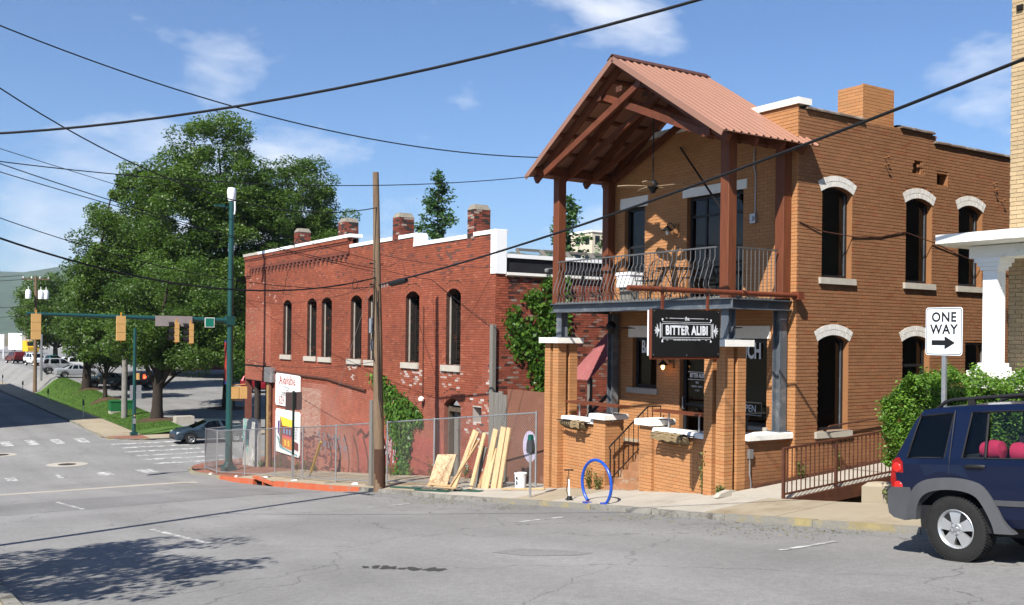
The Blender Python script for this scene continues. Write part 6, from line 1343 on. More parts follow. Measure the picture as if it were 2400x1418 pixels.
# ------------------------------------------------------------------ one-way sign behind the jeep
ow = thing('street_sign', 'white ONE WAY sign with black arrow on a galvanised post', 'sign', (-8.13, 12.47, .4))
mb = MB(); mb.box(-8.16, -8.10, 12.45, 12.49, .2, 3.4)
for i in range(30): mb.box(-8.137, -8.123, 12.447, 12.4495, .5 + i * .09, .515 + i * .09)
mb.build('post', M_galv, ow)
def rrect(x0, x1, z0, z1, r_, n=5):
    pts = []
    for cx_, cz_, a0_ in ((x1 - r_, z0 + r_, -math.pi / 2), (x1 - r_, z1 - r_, 0), (x0 + r_, z1 - r_, math.pi / 2), (x0 + r_, z0 + r_, math.pi)):
        pts += [(cx_ + r_ * math.cos(a0_ + math.pi / 2 * i / n), cz_ + r_ * math.sin(a0_ + math.pi / 2 * i / n)) for i in range(n + 1)]
    return pts
ox0, ox1, oz0, oz1 = -8.405, -7.848, 2.775, 3.44
mb = MB(); mb.prism(rrect(ox0, ox1, oz0, oz1, .04), (0, 12.44, 0), (1, 0, 0), (0, 0, 1), (0, .004, 0)); pl = mb.build('panel', pm('sign_white', (.72, .76, .80), .35, .03, 2), ow)
mb = MB(); a, b = rrect(ox0 + .012, ox1 - .012, oz0 + .012, oz1 - .012, .034), rrect(ox0 + .021, ox1 - .021, oz0 + .021, oz1 - .021, .028)
for i in range(len(a)): j = (i + 1) % len(a); mb.face([(*[a[i][0]], 12.4385, a[i][1]), (a[j][0], 12.4385, a[j][1]), (b[j][0], 12.4385, b[j][1]), (b[i][0], 12.4385, b[i][1])])
mb.build('border', M_black, pl)
for body, z in (('ONE', 3.30), ('WAY', 3.13)): text_mesh('lettering', body, .185, M_black, pl, Matrix.Translation((-8.126, 12.437, z)) @ FT, .92, .004, .001, 1.1)
mb = MB(); mb.face([(x, 12.437, z) for x, z in ((-8.31, 2.915), (-8.11, 2.915), (-8.115, 2.87), (-8.10, 2.865), (-7.955, 2.95), (-8.10, 3.035), (-8.115, 3.03), (-8.11, 2.985), (-8.31, 2.985))]); mb.build('arrow', M_black, pl)
# ------------------------------------------------------------------ vehicles (local: +x ahead, +y left, z up, origin on the ground)
M_cargl = glass('car_glass', (.72, .76, .75), .01, 1.45)
M_cargld = glass('tinted_car_glass', (.16, .18, .18), .01, 1.5)
M_trim = pm('black_trim', (.02, .02, .022), .55, .1, 8)
M_greyplast = pm('grey_plastic', (.085, .088, .096), .6, .1, 6, .08, 60)
M_rim = pm('silver_rim', (.55, .56, .57), .35, .06, 5, metal=.7, spec=.5)
M_tyre = pm('tyre', (.022, .022, .022), .85, .25, 12, .3, 60)
M_tail = pm('red_lamp', (.36, .008, .008), .15, .1, 6, spec=.6, coat=.5)
M_lamp = pm('clear_lamp', (.62, .64, .66), .12, .15, 9, spec=.7, coat=.6)
M_seat = pm('seat_cloth', (.03, .033, .04), .9, .1, 6)
def paint(name, c): return pm(name, c, .32, .03, 2, metal=.25, spec=.4, coat=.4)
def car_rows(s):
    zb, zt = s['zb'], s['zt']; cab = zt - zb > .25; z0 = s['z0']; m = .5 * (max(.5, z0) + zb)
    z1 = max(z0 + .1, .42); z2 = max(z1 + .08, m)
    xm = .6 * s['xl'] + .4 * s['xb']
    k = s.get('k', 1.0)
    r5z = zb + (zt - zb) * (.84 if cab else .45); x5 = s['xb'] + (s['xt'] - s['xb']) * (.88 if cab else 1)
    r6z = zb + (zt - zb) * (.955 if cab else .75)
    wl, wb, wt = s['wl'], s['wb'], s['wt']
    return [(s['xl'], wl * .955, z0), (s['xl'], wl, z1), (xm, wl * 1.012, z2), (s['xb'], wl, zb - .07), (s['xb'], wb, zb), (x5, wt, r5z), (s['xt'], wt - (.055 if cab else .04), r6z), (s['xt'], wt * .6, zt - .008), (s['xt'], 0, zt)]
def car_body(st):
    """returns body builder, glass panels [(MB, outline loop)]"""
    R_ = [car_rows(s) for s in st]; nb = len(R_[0]); body = MB(); panes = []
    for sd in (1, -1):
        for j, i in [(j, i) for j in range(nb - 1) for i in range(len(st) - 1)]:
                q = [R_[i][j], R_[i + 1][j], R_[i + 1][j + 1], R_[i][j + 1]]; P_ = [Vector((x, y * sd, z)) for x, y, z in q]
                if sd > 0: P_.reverse()
                g = st[i].get('g')
                if g == 's' and j == 4:
                    if panes and panes[-1][1] == 'side' and panes[-1][2] == (sd, i - 1): panes[-1] = (panes[-1][0] + [list(P_)], 'side', (sd, i))
                    else: panes.append(([list(P_)], 'side', (sd, i)))
                elif g == 'w' and j in (5, 6, 7): panes.append(([list(P_)], 'screen', None))
                else: body.face(P_)
        for e, rv in ((0, 1), (-1, 0)):
            prof = [Vector((x, y * sd, z)) for x, y, z in R_[e]]; c = [Vector((p.x, 0, p.z)) for p in prof]
            for j in range(nb - 1):
                q = [prof[j], prof[j + 1], c[j + 1], c[j]]
                if (sd > 0) == bool(rv): q.reverse()
                if (q[0] - q[3]).length > 1e-4 or (q[1] - q[2]).length > 1e-4: body.face(q)
    return body, panes
def wheel(t, x, y, r_, w_, sd, detail, spokes=5):
    """sd: +1 outer face towards +y"""
    mb = MB(); ri = r_ * .60
    mb.lathe([(ri, -w_ * .42), (r_ * .86, -w_ * .5), (r_ * .97, -w_ * .42), (r_, -w_ * .25), (r_, w_ * .25), (r_ * .97, w_ * .42), (r_ * .86, w_ * .5), (r_ * .7, w_ * .5), (ri, w_ * .44), (ri * .98, w_ * .1)], (x, y, r_), 40 if detail > 1 else 20, 'y')
    wh = mb.build('wheel', M_tyre, t, 45, True)
    mb = MB(); f = y + sd * w_ * .40
    mb.lathe([(ri, sd * w_ * .44 + y - y), (ri * .97, sd * w_ * .46), (ri * .88, sd * w_ * .36), (ri * .84, sd * w_ * .25)], (x, y, r_), 32, 'y')
    mb.lathe([(0, sd * w_ * .40), (ri * .30, sd * w_ * .40), (ri * .36, sd * w_ * .33), (ri * .36, sd * w_ * .22)], (x, y, r_), 20, 'y')
    for k in range(spokes):
        a = 2 * math.pi * k / spokes + .31; hw0, hw1 = (.26, .36) if detail > 1 else (.17, .2)
        pts = []
        for rr, hw, dd in ((ri * .3, hw0 * ri * .8, .385), (ri * .6, hw0 * ri, .37), (ri * .92, hw1 * ri, .34)):
            for s2 in (-1, 1): pts.append(Vector((x + rr * math.cos(a) - s2 * hw * math.sin(a), y + sd * w_ * dd, r_ + rr * math.sin(a) + s2 * hw * math.cos(a))))
        mb.quad(pts[0], pts[1], pts[3], pts[2]); mb.quad(pts[2], pts[3], pts[5], pts[4])
        for i in (0, 1, 2, 3):
            if i + 2 < 6: q = Vector((0, -sd * w_ * .16, 0)); mb.quad(pts[i], pts[i + 2], pts[i + 2] + q, pts[i] + q)
    mb.build('rim', M_rim, wh, 30, True)
    mb = MB(); mb.lathe([(0, sd * w_ * .12), (ri, sd * w_ * .12)], (x, y, r_), 20, 'y'); mb.build('spoke_backing', pm('dark_backing', (.03, .026, .024), .8, .4, 12), wh, None, True)  # added dark disc behind the spokes, its colour standing for the shaded hollow
    if detail > 1:
        mb = MB()
        for k in range(5): a = 2 * math.pi * k / 5; mb.lathe([(0, sd * w_ * .45), (.014, sd * w_ * .44), (.016, sd * w_ * .38)], (x + ri * .22 * math.cos(a), y, r_ + ri * .22 * math.sin(a)), 8, 'y')
        mb.lathe([(0, sd * w_ * .46), (ri * .12, sd * w_ * .455), (ri * .13, sd * w_ * .38)], (x, y, r_), 14, 'y'); mb.build('lug_nuts', M_galv, wh, 30, True)
        mb = MB(); n = 64
        for k in range(n):
            a0, a1 = 2 * math.pi * (k + .12) / n, 2 * math.pi * (k + .82) / n
            for row in range(5):
                ya, yb = y - w_ * .43 + row * w_ * .176, y - w_ * .43 + row * w_ * .176 + w_ * .145; o = (row % 2) * math.pi / n
                cr_ = lambda rr, a, yy: Vector((x + rr * math.cos(a + o), yy, r_ + rr * math.sin(a + o)))
                ro = r_ + (.004 if row in (0, 4) else .007); rb_ = r_ - .015
                mb.hexa([cr_(rb_, a0, ya), cr_(rb_, a1, ya), cr_(rb_, a1, yb), cr_(rb_, a0, yb), cr_(ro, a0, ya), cr_(ro, a1, ya), cr_(ro, a1, yb), cr_(ro, a0, yb)], skip=(0,))
        o = mb.build('tread', M_tyre, wh, None, True); o['kind'] = 'stuff'
    return wh
def car(name, label, cat, st, mat, loc, rz, pitch=0.0, glassm=None, wb=2.65, r_=.31, w_=.20, track=.74, detail=1, ax0=-1.32, lights=True, group=None):
    t = thing(name, label, cat, loc, group=group, rot=(0, pitch, rz))
    body, panes = car_body(st); body.build('body', mat, t, 32, True)
    for quads, kind, key in panes:
        mb = MB()
        for P_ in quads: n = (P_[1] - P_[0]).cross(P_[3] - P_[0]).normalized(); mb.face([p - n * .012 for p in P_])
        mb.build('window' if kind == 'side' else 'windscreen', glassm or M_cargl, t, None, True)
        if kind == 'side':
            if key[0] > 0: low = [q[3] for q in quads] + [quads[-1][2]]; upp = [q[0] for q in quads] + [quads[-1][1]]
            else: low = [q[0] for q in quads] + [quads[-1][1]]; upp = [q[3] for q in quads] + [quads[-1][2]]
            loop = low + upp[::-1]; c = sum(loop, Vector()) / len(loop); mb = MB(); mb.tube([p + (c - p) * .02 - n * .004 for p in loop], .012, 4, closed=True); mb.build('window_seal', M_trim, t, None, True)
    mb = MB(); zf = st[0]['z0'] + .02; mb.box(ax0 - .1, ax0 + wb + .3, -track + .08, track - .08, .3, .42)
    mb.box(ax0 - .45, ax0 + .45, -track - .08, track + .08, .35, .62); mb.box(ax0 + wb - .45, ax0 + wb + .45, -track - .08, track + .08, .35, .62); mb.build('underbody', M_trim, t, None, True)
    for x in (ax0, ax0 + wb):
        for sd in (1, -1): wheel(t, x, sd * track, r_, w_, sd, detail)
    for (sx_, sy_) in ((.35, .36), (.35, -.36), (-.55, .36), (-.55, -.36)):
        mb = MB(); x0 = ax0 + wb / 2 + sx_ - .1; zb = st[len(st) // 2]['zb']; mb.box(x0 - .08, x0 + .06, sy_ - .24, sy_ + .24, .4, zb + .06); mb.box(x0 - .06, x0 + .03, sy_ - .12, sy_ + .12, zb + .09, zb + .27); mb.build('seat', M_seat, t, None, True)
    return t
def S_(xl, xb, xt, z0, zb, zt, wl, wb, wt, g=None): return dict(xl=xl, xb=xb, xt=xt, z0=z0, zb=zb, zt=zt, wl=wl, wb=wb, wt=wt, g=g)
# compact off-roader parked at the kerb
W = .875
jst = [S_(-2.10, -2.12, -1.86, .62, 1.15, 1.66, .80, .78, .62), S_(-2.03, -2.05, -1.80, .62, 1.165, 1.71, W, .85, .70), S_(-1.80, -1.90, -1.74, .60, 1.17, 1.755, W, .86, .715, 's'),
       S_(-1.60, -1.72, -1.62, .76, 1.17, 1.77, W, .86, .72, 's'), S_(-1.42, -1.55, -1.46, .84, 1.17, 1.78, W, .86, .72, 's'), S_(-1.20, -1.40, -1.30, .82, 1.17, 1.785, W, .86, .72), S_(-1.02, -1.19, -1.09, .70, 1.17, 1.79, W, .86, .72, 's'), S_(-.90, -.92, -.90, .42, 1.165, 1.79, W, .86, .72, 's'),
       S_(-.24, -.24, -.28, .42, 1.16, 1.785, W, .86, .72), S_(-.12, -.12, -.18, .42, 1.16, 1.78, W, .86, .72, 's'), S_(.80, .80, .16, .42, 1.14, 1.74, W, .85, .71), S_(.90, .98, .34, .42, 1.13, 1.70, W, .85, .70, 'w'),
       S_(1.02, 1.16, 1.16, .68, 1.03, 1.12, W, .85, .70), S_(1.22, 1.3, 1.3, .82, 1.02, 1.10, W, .85, .70), S_(1.42, 1.5, 1.5, .82, 1.01, 1.09, W, .85, .70), S_(1.62, 1.7, 1.7, .70, 1.0, 1.075, W, .84, .69), S_(1.76, 1.95, 1.95, .45, .97, 1.05, W - .01, .83, .67), S_(2.10, 2.10, 2.10, .45, .93, 1.0, .82, .78, .6), S_(2.17, 2.15, 2.14, .48, .88, .95, .74, .70, .5)]
JP = -math.atan(.104)
jp = car('parked_car', 'dark blue off-road car with grey wheel flares parked at the kerb', 'car', jst, paint('deep_blue_paint', (.0035, .010, .042)), (-5.21, 11.19, zs(-5.21) - .0), 0.0, JP, r_=.372, w_=.235, track=.765, detail=2, ax0=-1.33, wb=2.65)
def jpart(name, mb, mat, smooth=None, parent=jp): return mb.build(name, mat, parent, smooth, True)
for sd in (1, -1):
    for ax in (-1.33, 1.32):
        mb = MB(); prof_o = []; y0, y1 = sd * .84, sd * .935
        path = [(ax + px2, pz2) for px2, pz2 in ((-.60, .46), (-.56, .66), (-.46, .84), (-.28, .93), (0, .955), (.24, .93), (.40, .86), (.52, .68), (.62, .46), (.70, .36))]
        inn = [(ax + px2, pz2) for px2, pz2 in ((-.45, .46), (-.42, .62), (-.34, .74), (-.20, .80), (0, .82), (.20, .80), (.33, .74), (.42, .60), (.48, .46), (.50, .36))]
        def fine(ps):
            out = []
            for i in range(len(ps) - 1):
                p0, p1, p2, p3 = [Vector(ps[max(0, min(len(ps) - 1, i + k))]) for k in (-1, 0, 1, 2)]
                for t in (0, .34, .67): out.append(tuple(.5 * (2 * p1 + (p2 - p0) * t + (2 * p0 - 5 * p1 + 4 * p2 - p3) * t * t + (3 * p1 - p0 - 3 * p2 + p3) * t ** 3)))
            return out + [ps[-1]]
        path, inn = fine(path), fine(inn)
        for i in range(len(path) - 1):
            (xa, za), (xb, zb), (xc, zc2), (xd, zd) = path[i], path[i + 1], inn[i + 1], inn[i]
            A_, B_, C_, D_ = Vector((xa, y1 - sd * .03, za)), Vector((xb, y1 - sd * .03, zb)), Vector((xc, y1, zc2)), Vector((xd, y1, zd))
            mb.quad(A_, B_, C_, D_) if sd < 0 else mb.quad(D_, C_, B_, A_)
            q = Vector((0, -sd * .10, 0)); mb.quad(A_, A_ + q, B_ + q, B_) if sd < 0 else mb.quad(B_, B_ + q, A_ + q, A_)
            mb.quad(D_, C_, C_ + q * .9, D_ + q * .9)
        jpart('wheel_flare', mb, M_greyplast, 50)
    mb = MB(); mb.prism([(0, 0), (.16, .0), (.16, .40), (.10, .46), (.02, .42), (-.02, .2)], (-2.10, sd * .845, .72), (1, 0, 0), (0, 0, 1), (0, sd * .035, 0)); tlm = jpart('tail_lamp', mb, M_tail, 30)
    for tz in (.84, 1.06): mb = MB(); mb.lathe([(.0, sd * .016), (.05, sd * .014), (.062, sd * .002)], (-2.02, sd * .882, tz), 14, 'y'); jpart('lens', mb, pm('bright_red_lens', (.62, .02, .015), .12, .1, 9, spec=.7, coat=.5), 40, tlm)
    mb = MB(); mb.box(-.95, .80, sd * .88 - .012, sd * .88 + .014, .66, .72); jpart('door_moulding', mb, M_greyplast)
    for hx in (-1.13, -.05):
        mb = MB(); mb.tube([(hx, sd * .872, 1.08), (hx + .03, sd * .895, 1.085), (hx + .19, sd * .895, 1.085), (hx + .22, sd * .872, 1.08)], .021, 7); jpart('door_handle', mb, M_trim, 50)
    mb = MB(); mb.tube([(-1.60, sd * .60, 1.74), (-1.50, sd * .60, 1.81), (-1.40, sd * .60, 1.835), (-.5, sd * .61, 1.855), (.1, sd * .60, 1.83), (.25, sd * .59, 1.76)], .022, 8); mb.box(-1.2, -1.12, sd * .6 - .02, sd * .6 + .02, 1.75, 1.84); mb.box(-.3, -.22, sd * .6 - .02, sd * .6 + .02, 1.75, 1.84); jpart('roof_rail', mb, M_trim, 50)
    for pts in ([(-1.30, .722, 1.71), (-1.31, .80, 1.45), (-1.335, .862, 1.17), (-1.345, .884, .99)], [(-.20, .722, 1.70), (-.19, .80, 1.4), (-.18, .862, 1.16), (-.18, .889, .8), (-.18, .878, .5)], [(.82, .855, 1.12), (.84, .884, .9), (.86, .878, .5)]):
        mb = MB(); mb.tube([(x, sd * y, z) for x, y, z in pts], .006, 4); jpart('door_gap', mb, M_trim)
    mb = MB(); mb.tube([(-.90, sd * .865, 1.18), (-.885, sd * .745, 1.66)], .014, 5); jpart('window_bar', mb, M_trim)
    mb = MB(); mb.tube([(.72, sd * .88, 1.18), (.74, sd * .98, 1.2)], .03, 6); mb.prism([(-.06, -.08), (.07, -.06), (.08, .08), (-.05, .1)], (.74, sd * .98, 1.22), (1, 0, 0), (0, 0, 1), (0, sd * .14, 0)); jpart('door_mirror', mb, M_trim)
    mb = MB(); mb.lathe([(0, .02), (.09, .015), (.1, -.02)], (2.15, sd * .55, .80), 14, 'x'); jpart('headlight', mb, M_lamp, 40)
mb = MB(); mb.prism([(-2.16, .52), (-2.17, .60), (-2.16, .78), (-2.10, .83), (-1.86, .83), (-1.80, .60), (-1.82, .46), (-1.95, .44), (-2.10, .47)], (0, -.905, 0), (1, 0, 0), (0, 0, 1), (0, 1.81, 0)); jpart('rear_bumper', mb, M_greyplast)
mb = MB(); mb.prism([(2.0, .40), (2.22, .44), (2.26, .60), (2.22, .70), (2.0, .70)], (0, -.86, 0), (1, 0, 0), (0, 0, 1), (0, 1.72, 0)); jpart('front_bumper', mb, M_greyplast)
mb = MB(); mb.lathe([(.10, -.02), (.33, -.1), (.37, -.06), (.37, .08), (.33, .12), (0, .12)], (-2.26, .05, .98), 28, 'x'); jpart('spare_wheel', mb, M_tyre, 40)
mb = MB(); mb.box(-1.95, -1.25, -.70, .70, .62, .92); mb.box(-1.28, -1.10, -.66, .66, .7, 1.20); jpart('cargo', mb, M_seat)
pt_ = MB(); pt_.lathe([(0, -.15), (.09, -.12), (.12, 0), (.10, .1), (.0, .13)], (-.95, -.60, 1.25), 14, 'x'); pt_.lathe([(.0, -.02), (.11, 0), (.12, .06), (.08, .16), (0, .2)], (-.72, -.58, 1.22), 14, 'x'); tag(pt_.build('plush_toy', pm('pink_plush', (.62, .04, .12), .95, .15, 20), None, 50), 'pink stuffed toy inside the rear window of the blue car', 'toy')
bpy.data.objects['plush_toy'].location = (-5.21, 11.19, zs(-5.21)); bpy.data.objects['plush_toy'].rotation_euler = (0, JP, 0)
# sedan and coupe shapes
def sedan(coupe=False, L=1.0, H=1.0):
    w = .86; rz_ = 1.40 * H; b = .92
    a = [S_(-2.22, -2.22, -2.16, .36, .92, 1.0, .78, .72, .6), S_(-2.12, -2.10, -2.02, .32, .95, 1.04, w, .80, .66), S_(-1.78, -1.75, -1.72, .32, .95, 1.05, w, .82, .68), S_(-1.64, -1.6, -1.5, .56, .95, 1.06, w, .82, .68, 'w'),
         S_(-1.42, -1.20, -.78, .66, .95, rz_ - .05, w, .83, .60), S_(-1.20, -1.08, -.70, .66, .95, rz_ - .03, w, .83, .61, 's'), S_(-1.0, -.75, -.5, .56, .945, rz_, w, .83, .62, 's' if coupe else None), S_(-.86, -.62, -.40, .30, .945, rz_, w, .83, .62, None if coupe else 's'), S_(-.5, -.45, -.3, .30, .94, rz_, w, .83, .62, 's'), S_(-.02, -.02, -.05, .30, .935, rz_, w, .83, .62, 's' if coupe else None), S_(.06, .06, .02, .30, .935, rz_, w, .83, .62, 's'),
         S_(.72, .78, .22, .30, .92, rz_ - .06, w, .83, .60), S_(.86, .90, .34, .30, .91, rz_ - .09, w, .83, .58, 'w'), S_(1.0, 1.22, 1.22, .56, .89, .97, w, .82, .68), S_(1.22, 1.4, 1.4, .66, .86, .95, w, .82, .68), S_(1.44, 1.55, 1.55, .66, .84, .93, w, .81, .67), S_(1.66, 1.72, 1.72, .56, .81, .89, w, .80, .66), S_(1.80, 1.92, 1.92, .30, .76, .83, w, .78, .63), S_(2.08, 2.12, 2.10, .26, .68, .74, .80, .70, .54), S_(2.22, 2.22, 2.20, .30, .62, .66, .66, .58, .4)]
    for s in a:
        for k in ('xl', 'xb', 'xt'): s[k] *= L
    return a
def fittings(t, lamp_z=.66, tail_z=.86, xf=2.12, xr=-2.16, w=.66, headc=None):
    for sd in (1, -1):
        mb = MB(); mb.prism([(-.20, -.07), (.02, -.10), (.05, -.02), (-.02, .07), (-.24, .09)], (xf, sd * (w + .10), lamp_z), (1, 0, 0), (0, 0, 1), (0, -sd * .22, .0)); mb.build('headlight', M_lamp, t, None, True)
        mb = MB(); mb.prism([(-.03, -.07), (.16, -.06), (.18, .06), (-.03, .07)], (xr, sd * (w + .155), tail_z), (1, 0, 0), (0, 0, 1), (0, -sd * .2, 0)); mb.build('tail_lamp', M_tail, t, None, True)
        mb = MB(); mb.prism([(-.05, -.06), (.06, -.05), (.07, .06), (-.04, .07)], (.62, sd * .86, .98), (1, 0, 0), (0, 0, 1), (0, sd * .16, 0)); mb.build('door_mirror', M_trim if headc is None else headc, t, None, True)
cob = paint('slate_blue_paint', (.035, .060, .085)); zc0 = zs(-58.4)
cb = car('coupe', 'slate blue two-door car waiting at the crosswalk', 'car', sedan(True), cob, (-59.25, 17.05, zc0), -math.pi / 2, 0, M_cargld, ax0=-1.32, wb=2.64, r_=.315, track=.76, detail=1); fittings(cb, .66, .86, 2.10, -2.16, .66, cob)
mb = MB(); mb.box(-2.18, -1.95, -.58, .58, 1.08, 1.12); mb.box(-2.1, -2.05, -.5, -.45, .98, 1.09); mb.box(-2.1, -2.05, .45, .5, .98, 1.09); mb.build('spoiler', cob, cb, None, True)
mb = MB(); mb.box(2.17, 2.235, -.42, .42, .30, .42); mb.box(2.14, 2.2, -.3, .3, .53, .60); mb.build('grille', M_trim, cb, None, True)
def suv(H=1.0):
    out = []
    for s in jst:
        d = dict(s); d['zt'] = 1.0 + (s['zt'] - 1.0) * H if s['zt'] > 1.3 else s['zt']; d['z0'] = min(s['z0'], .70); out.append(d)
    return out
silver = paint('silver_paint', (.42, .44, .47)); 
def farcar(kind, mat, x, y, rz, label, name='parked_car'):
    z = zfar(x, y)
    if kind == 'sedan': t = car(name, label, 'car', sedan(), mat, (x, y, z), rz, 0, M_cargld, detail=1); fittings(t)
    else: t = car(name, label, 'car', suv(.96), mat, (x, y, z), rz, 0, M_cargld, ax0=-1.33, r_=.35, detail=1); fittings(t, .86, .98, 2.12, -2.12, .70)
    return t
H_ = math.pi / 2
farcar('sedan', silver, -113.3, 18.42, H_, 'silver four-door car parked facing the trees in the lot'); farcar('suv', silver, -120.8, 17.9, H_, 'silver estate car parked behind the silver four-door car')
farcar('suv', paint('white_car_paint', (.75, .76, .78)), -149, 18.9, .25, 'white off-road car parked beyond the silver estate'); farcar('sedan', paint('sage_paint', (.27, .28, .21)), -100.0, 18.9, -H_ + .1, 'pale green car parked behind the tree trunk'); farcar('sedan', paint('black_car_paint', (.012, .014, .02)), -97.3, 20.8, -H_, 'black car parked in the tree shade')
farcar('suv', paint('maroon_paint', (.16, .015, .018)), -160, 17.6, math.pi + .2, 'dark red car parked below the transformer pole'); farcar('suv', paint('red_car_paint', (.32, .015, .03)), -90.2, 31.0, 1.2, 'red and white car parked beside the far hedge'); farcar('sedan', silver, -170, 20.5, math.pi, 'silver car parked beyond the dark red car'); farcar('sedan', paint('teal_paint', (.03, .16, .18)), -152, 21.5, .2, 'teal car parked beside the white off-road car'); farcar('suv', paint('white_car_paint', (.75, .76, .78)), -127, 20.8, H_, 'white pickup-like car behind the silver estate')
tk = thing('truck', 'yellow truck with white box body beyond the parking lot', 'truck', (-225, 26.5, -1.9), .35)
mb = MB(); mb.prism([(1.2, .6), (3.4, .6), (3.4, 1.5), (2.9, 1.7), (2.6, 2.7), (1.2, 2.8)], (0, -1.15, 0), (1, 0, 0), (0, 0, 1), (0, 2.3, 0)); mb.build('cab', pm('truck_yellow', (.75, .42, .02), .4, .05, 2, coat=.5), tk, None, True)
mb = MB(); mb.quad((2.93, -.95, 1.72), (2.93, .95, 1.72), (2.64, .9, 2.6), (2.64, -.9, 2.6)); mb.build('windscreen', M_trim, tk, None, True)
mb = MB(); mb.box(-4.5, 1.1, -1.25, 1.25, .9, 4.3); mb.build('box_body', M_whitemetal, tk, None, True)
for x in (2.6, -2.6):
    for sd in (1, -1): wheel(tk, x, sd * 1.0, .48, .3, sd, 1)
# ------------------------------------------------------------------ foliage
ML_oak = leafmat('oak_leaves', (.045, .092, .018), (.115, .19, .036), .35)
ML_gink = leafmat('ginkgo_leaves', (.035, .085, .025), (.08, .16, .045), .3)
ML_hedge = leafmat('hedge_leaves', (.055, .14, .02), (.19, .33, .045), .3)
ML_ivy = leafmat('ivy_leaves', (.03, .09, .012), (.12, .23, .03), .3)
ML_weed = leafmat('weed_leaves', (.06, .10, .025), (.18, .20, .06), .3)
M_bark = pm('bark', (.045, .034, .026), .95, .4, 4, .7, 25, stretch=(5, 5, .7))
def leafcloud(name, C, size, mat, parent, shade=None, flat=None, aspect=.6, normal=None):
    """one small folded face pair per leaf, at points C"""
    n = len(C); C = np.asarray(C, np.float32)
    d = rng.normal(size=(n, 3)); d[:, 2] *= .55 
    if normal is not None: 
        nv = np.array(normal, np.float32); d = d - (d @ nv)[:, None] * nv * .8
    d /= np.linalg.norm(d, axis=1)[:, None]
    u = rng.normal(size=(n, 3)) 
    if normal is not None: u = u * .35 + np.array(normal) * 1.0
    else: u[:, 2] = np.abs(u[:, 2]) + .5
    s = np.cross(d, u); s /= np.linalg.norm(s, axis=1)[:, None] + 1e-6
    sz = (size * rng.uniform(.6, 1.3, n))[:, None]
    nn = np.cross(s, d)
    v = np.stack([C - d * sz * .5, C + s * sz * aspect * .5 + nn * sz * .08, C + d * sz * .5, C - s * sz * aspect * .5 + nn * sz * .08], 1)
    me = bpy.data.meshes.new(name); me.vertices.add(n * 4); me.vertices.foreach_set('co', v.astype(np.float32).ravel()); me.loops.add(n * 4); me.loops.foreach_set('vertex_index', np.arange(n * 4)); me.polygons.add(n); me.polygons.foreach_set('loop_start', np.arange(n) * 4); me.update()
    at = me.attributes.new('shade', 'FLOAT', 'FACE'); sh = (shade if shade is not None else rng.uniform(0, 1, n)); at.data.foreach_set('value', np.clip(sh, 0, 1).astype(np.float32))
    me.materials.append(mat); return link(name, me, parent)
def crown_points(lobes, dens, rc):
    pts = []; shs = []; cl = []
    for (cx, cy, cz, rx, ry, rz_, nc) in lobes:
        for k in range(nc):
            a = rng.normal(size=3); a /= np.linalg.norm(a); r_ = rng.uniform(.35, 1.0) ** .55
            if a[2] < -.55: a[2] *= .6
            c = np.array([cx, cy, cz]) + a * r_ * np.array([rx, ry, rz_]); cl.append(c)
            m = int(dens * rng.uniform(.6, 1.3)); q = rng.normal(size=(m, 3)); q /= np.linalg.norm(q, axis=1)[:, None]; q *= (rng.uniform(.25, 1.0, m) ** .5)[:, None] * rc * np.array([1.1, 1.1, .75]) * rng.uniform(.6, 1.25)
            pts.append(c + q); shs.append(np.full(m, rng.uniform(.1, .8)) + rng.uniform(-.25, .25, m))
    return np.concatenate(pts), np.concatenate(shs), cl
def tree(name, label, base, lobes, trunk_r, dens=150, rc=1.1, leaf=.30, mat=None, grp='trees beside the parking lot', limbs=26):
    t = thing(name, label, 'tree', base, group=grp); P_, sh, cl = crown_points(lobes, dens, rc); leafcloud('crown', P_, leaf, mat or ML_oak, t, sh)
    B = Vector(base); top = max(l[2] + l[5] * .6 for l in lobes); cxy = Vector((lobes[0][0], lobes[0][1], 0)); mb = MB(); n = 9; tp = []
    for i in range(n + 1):
        f = i / n; p = B.lerp(Vector((cxy.x, cxy.y, top)), f); p.x = B.x + (cxy.x - B.x) * f * f + random.uniform(-.06, .06) * (f > 0); p.y = B.y + (cxy.y - B.y) * f * f + random.uniform(-.06, .06) * (f > 0); p.z = B.z - .2 + (top - B.z) * f; tp.append(p)
    mb.tube(tp, [trunk_r * (1.25 if i == 0 else 1) * (1 - .88 * i / n) for i in range(n + 1)], 12)
    for k in range(min(limbs, len(cl))):
        c = Vector(cl[int(rng.integers(len(cl)))]); zf = B.z + (c.z - B.z) * random.uniform(.45, .8); f = (zf - B.z) / (top - B.z); f = min(.95, max(.15, f)); i = int(f * n); p = tp[i]
        r_ = trunk_r * (1 - .88 * f) * .45; m = p.lerp(c, .5) + Vector((0, 0, random.uniform(0, .4))); mb.tube([p, m, c], [r_, r_ * .6, r_ * .15], 6)
    mb.build('trunk', M_bark, t, 60); return t
def lobes(*ls): return [(x, y, z, rx, rx, rz_, int(5.6 * rx * (rx + rz_) * .5)) for x, y, z, rx, rz_ in ls]
tree('oak_tree', 'broad oak with dark forked trunk beside the far corner', (-71.0, 16.7, -3.2), lobes((-71.0, 17.4, 4.3, 3.6, 4.2), (-70.2, 19.0, 1.9, 3.8, 2.1), (-72.0, 15.8, 2.6, 2.3, 2.2)), .42, dens=430, leaf=.21)
tree('oak_tree', 'tallest oak rising behind the traffic pole', (-77.0, 23.6, -3.0), lobes((-77.2, 22.6, 14.4, 4.2, 5.4), (-76.1, 24.3, 10.4, 3.9, 5.8), (-78.7, 20.2, 11.4, 3.2, 5.7), (-77.3, 22.4, 4.6, 4.9, 4.4)), .45, dens=430, leaf=.21)
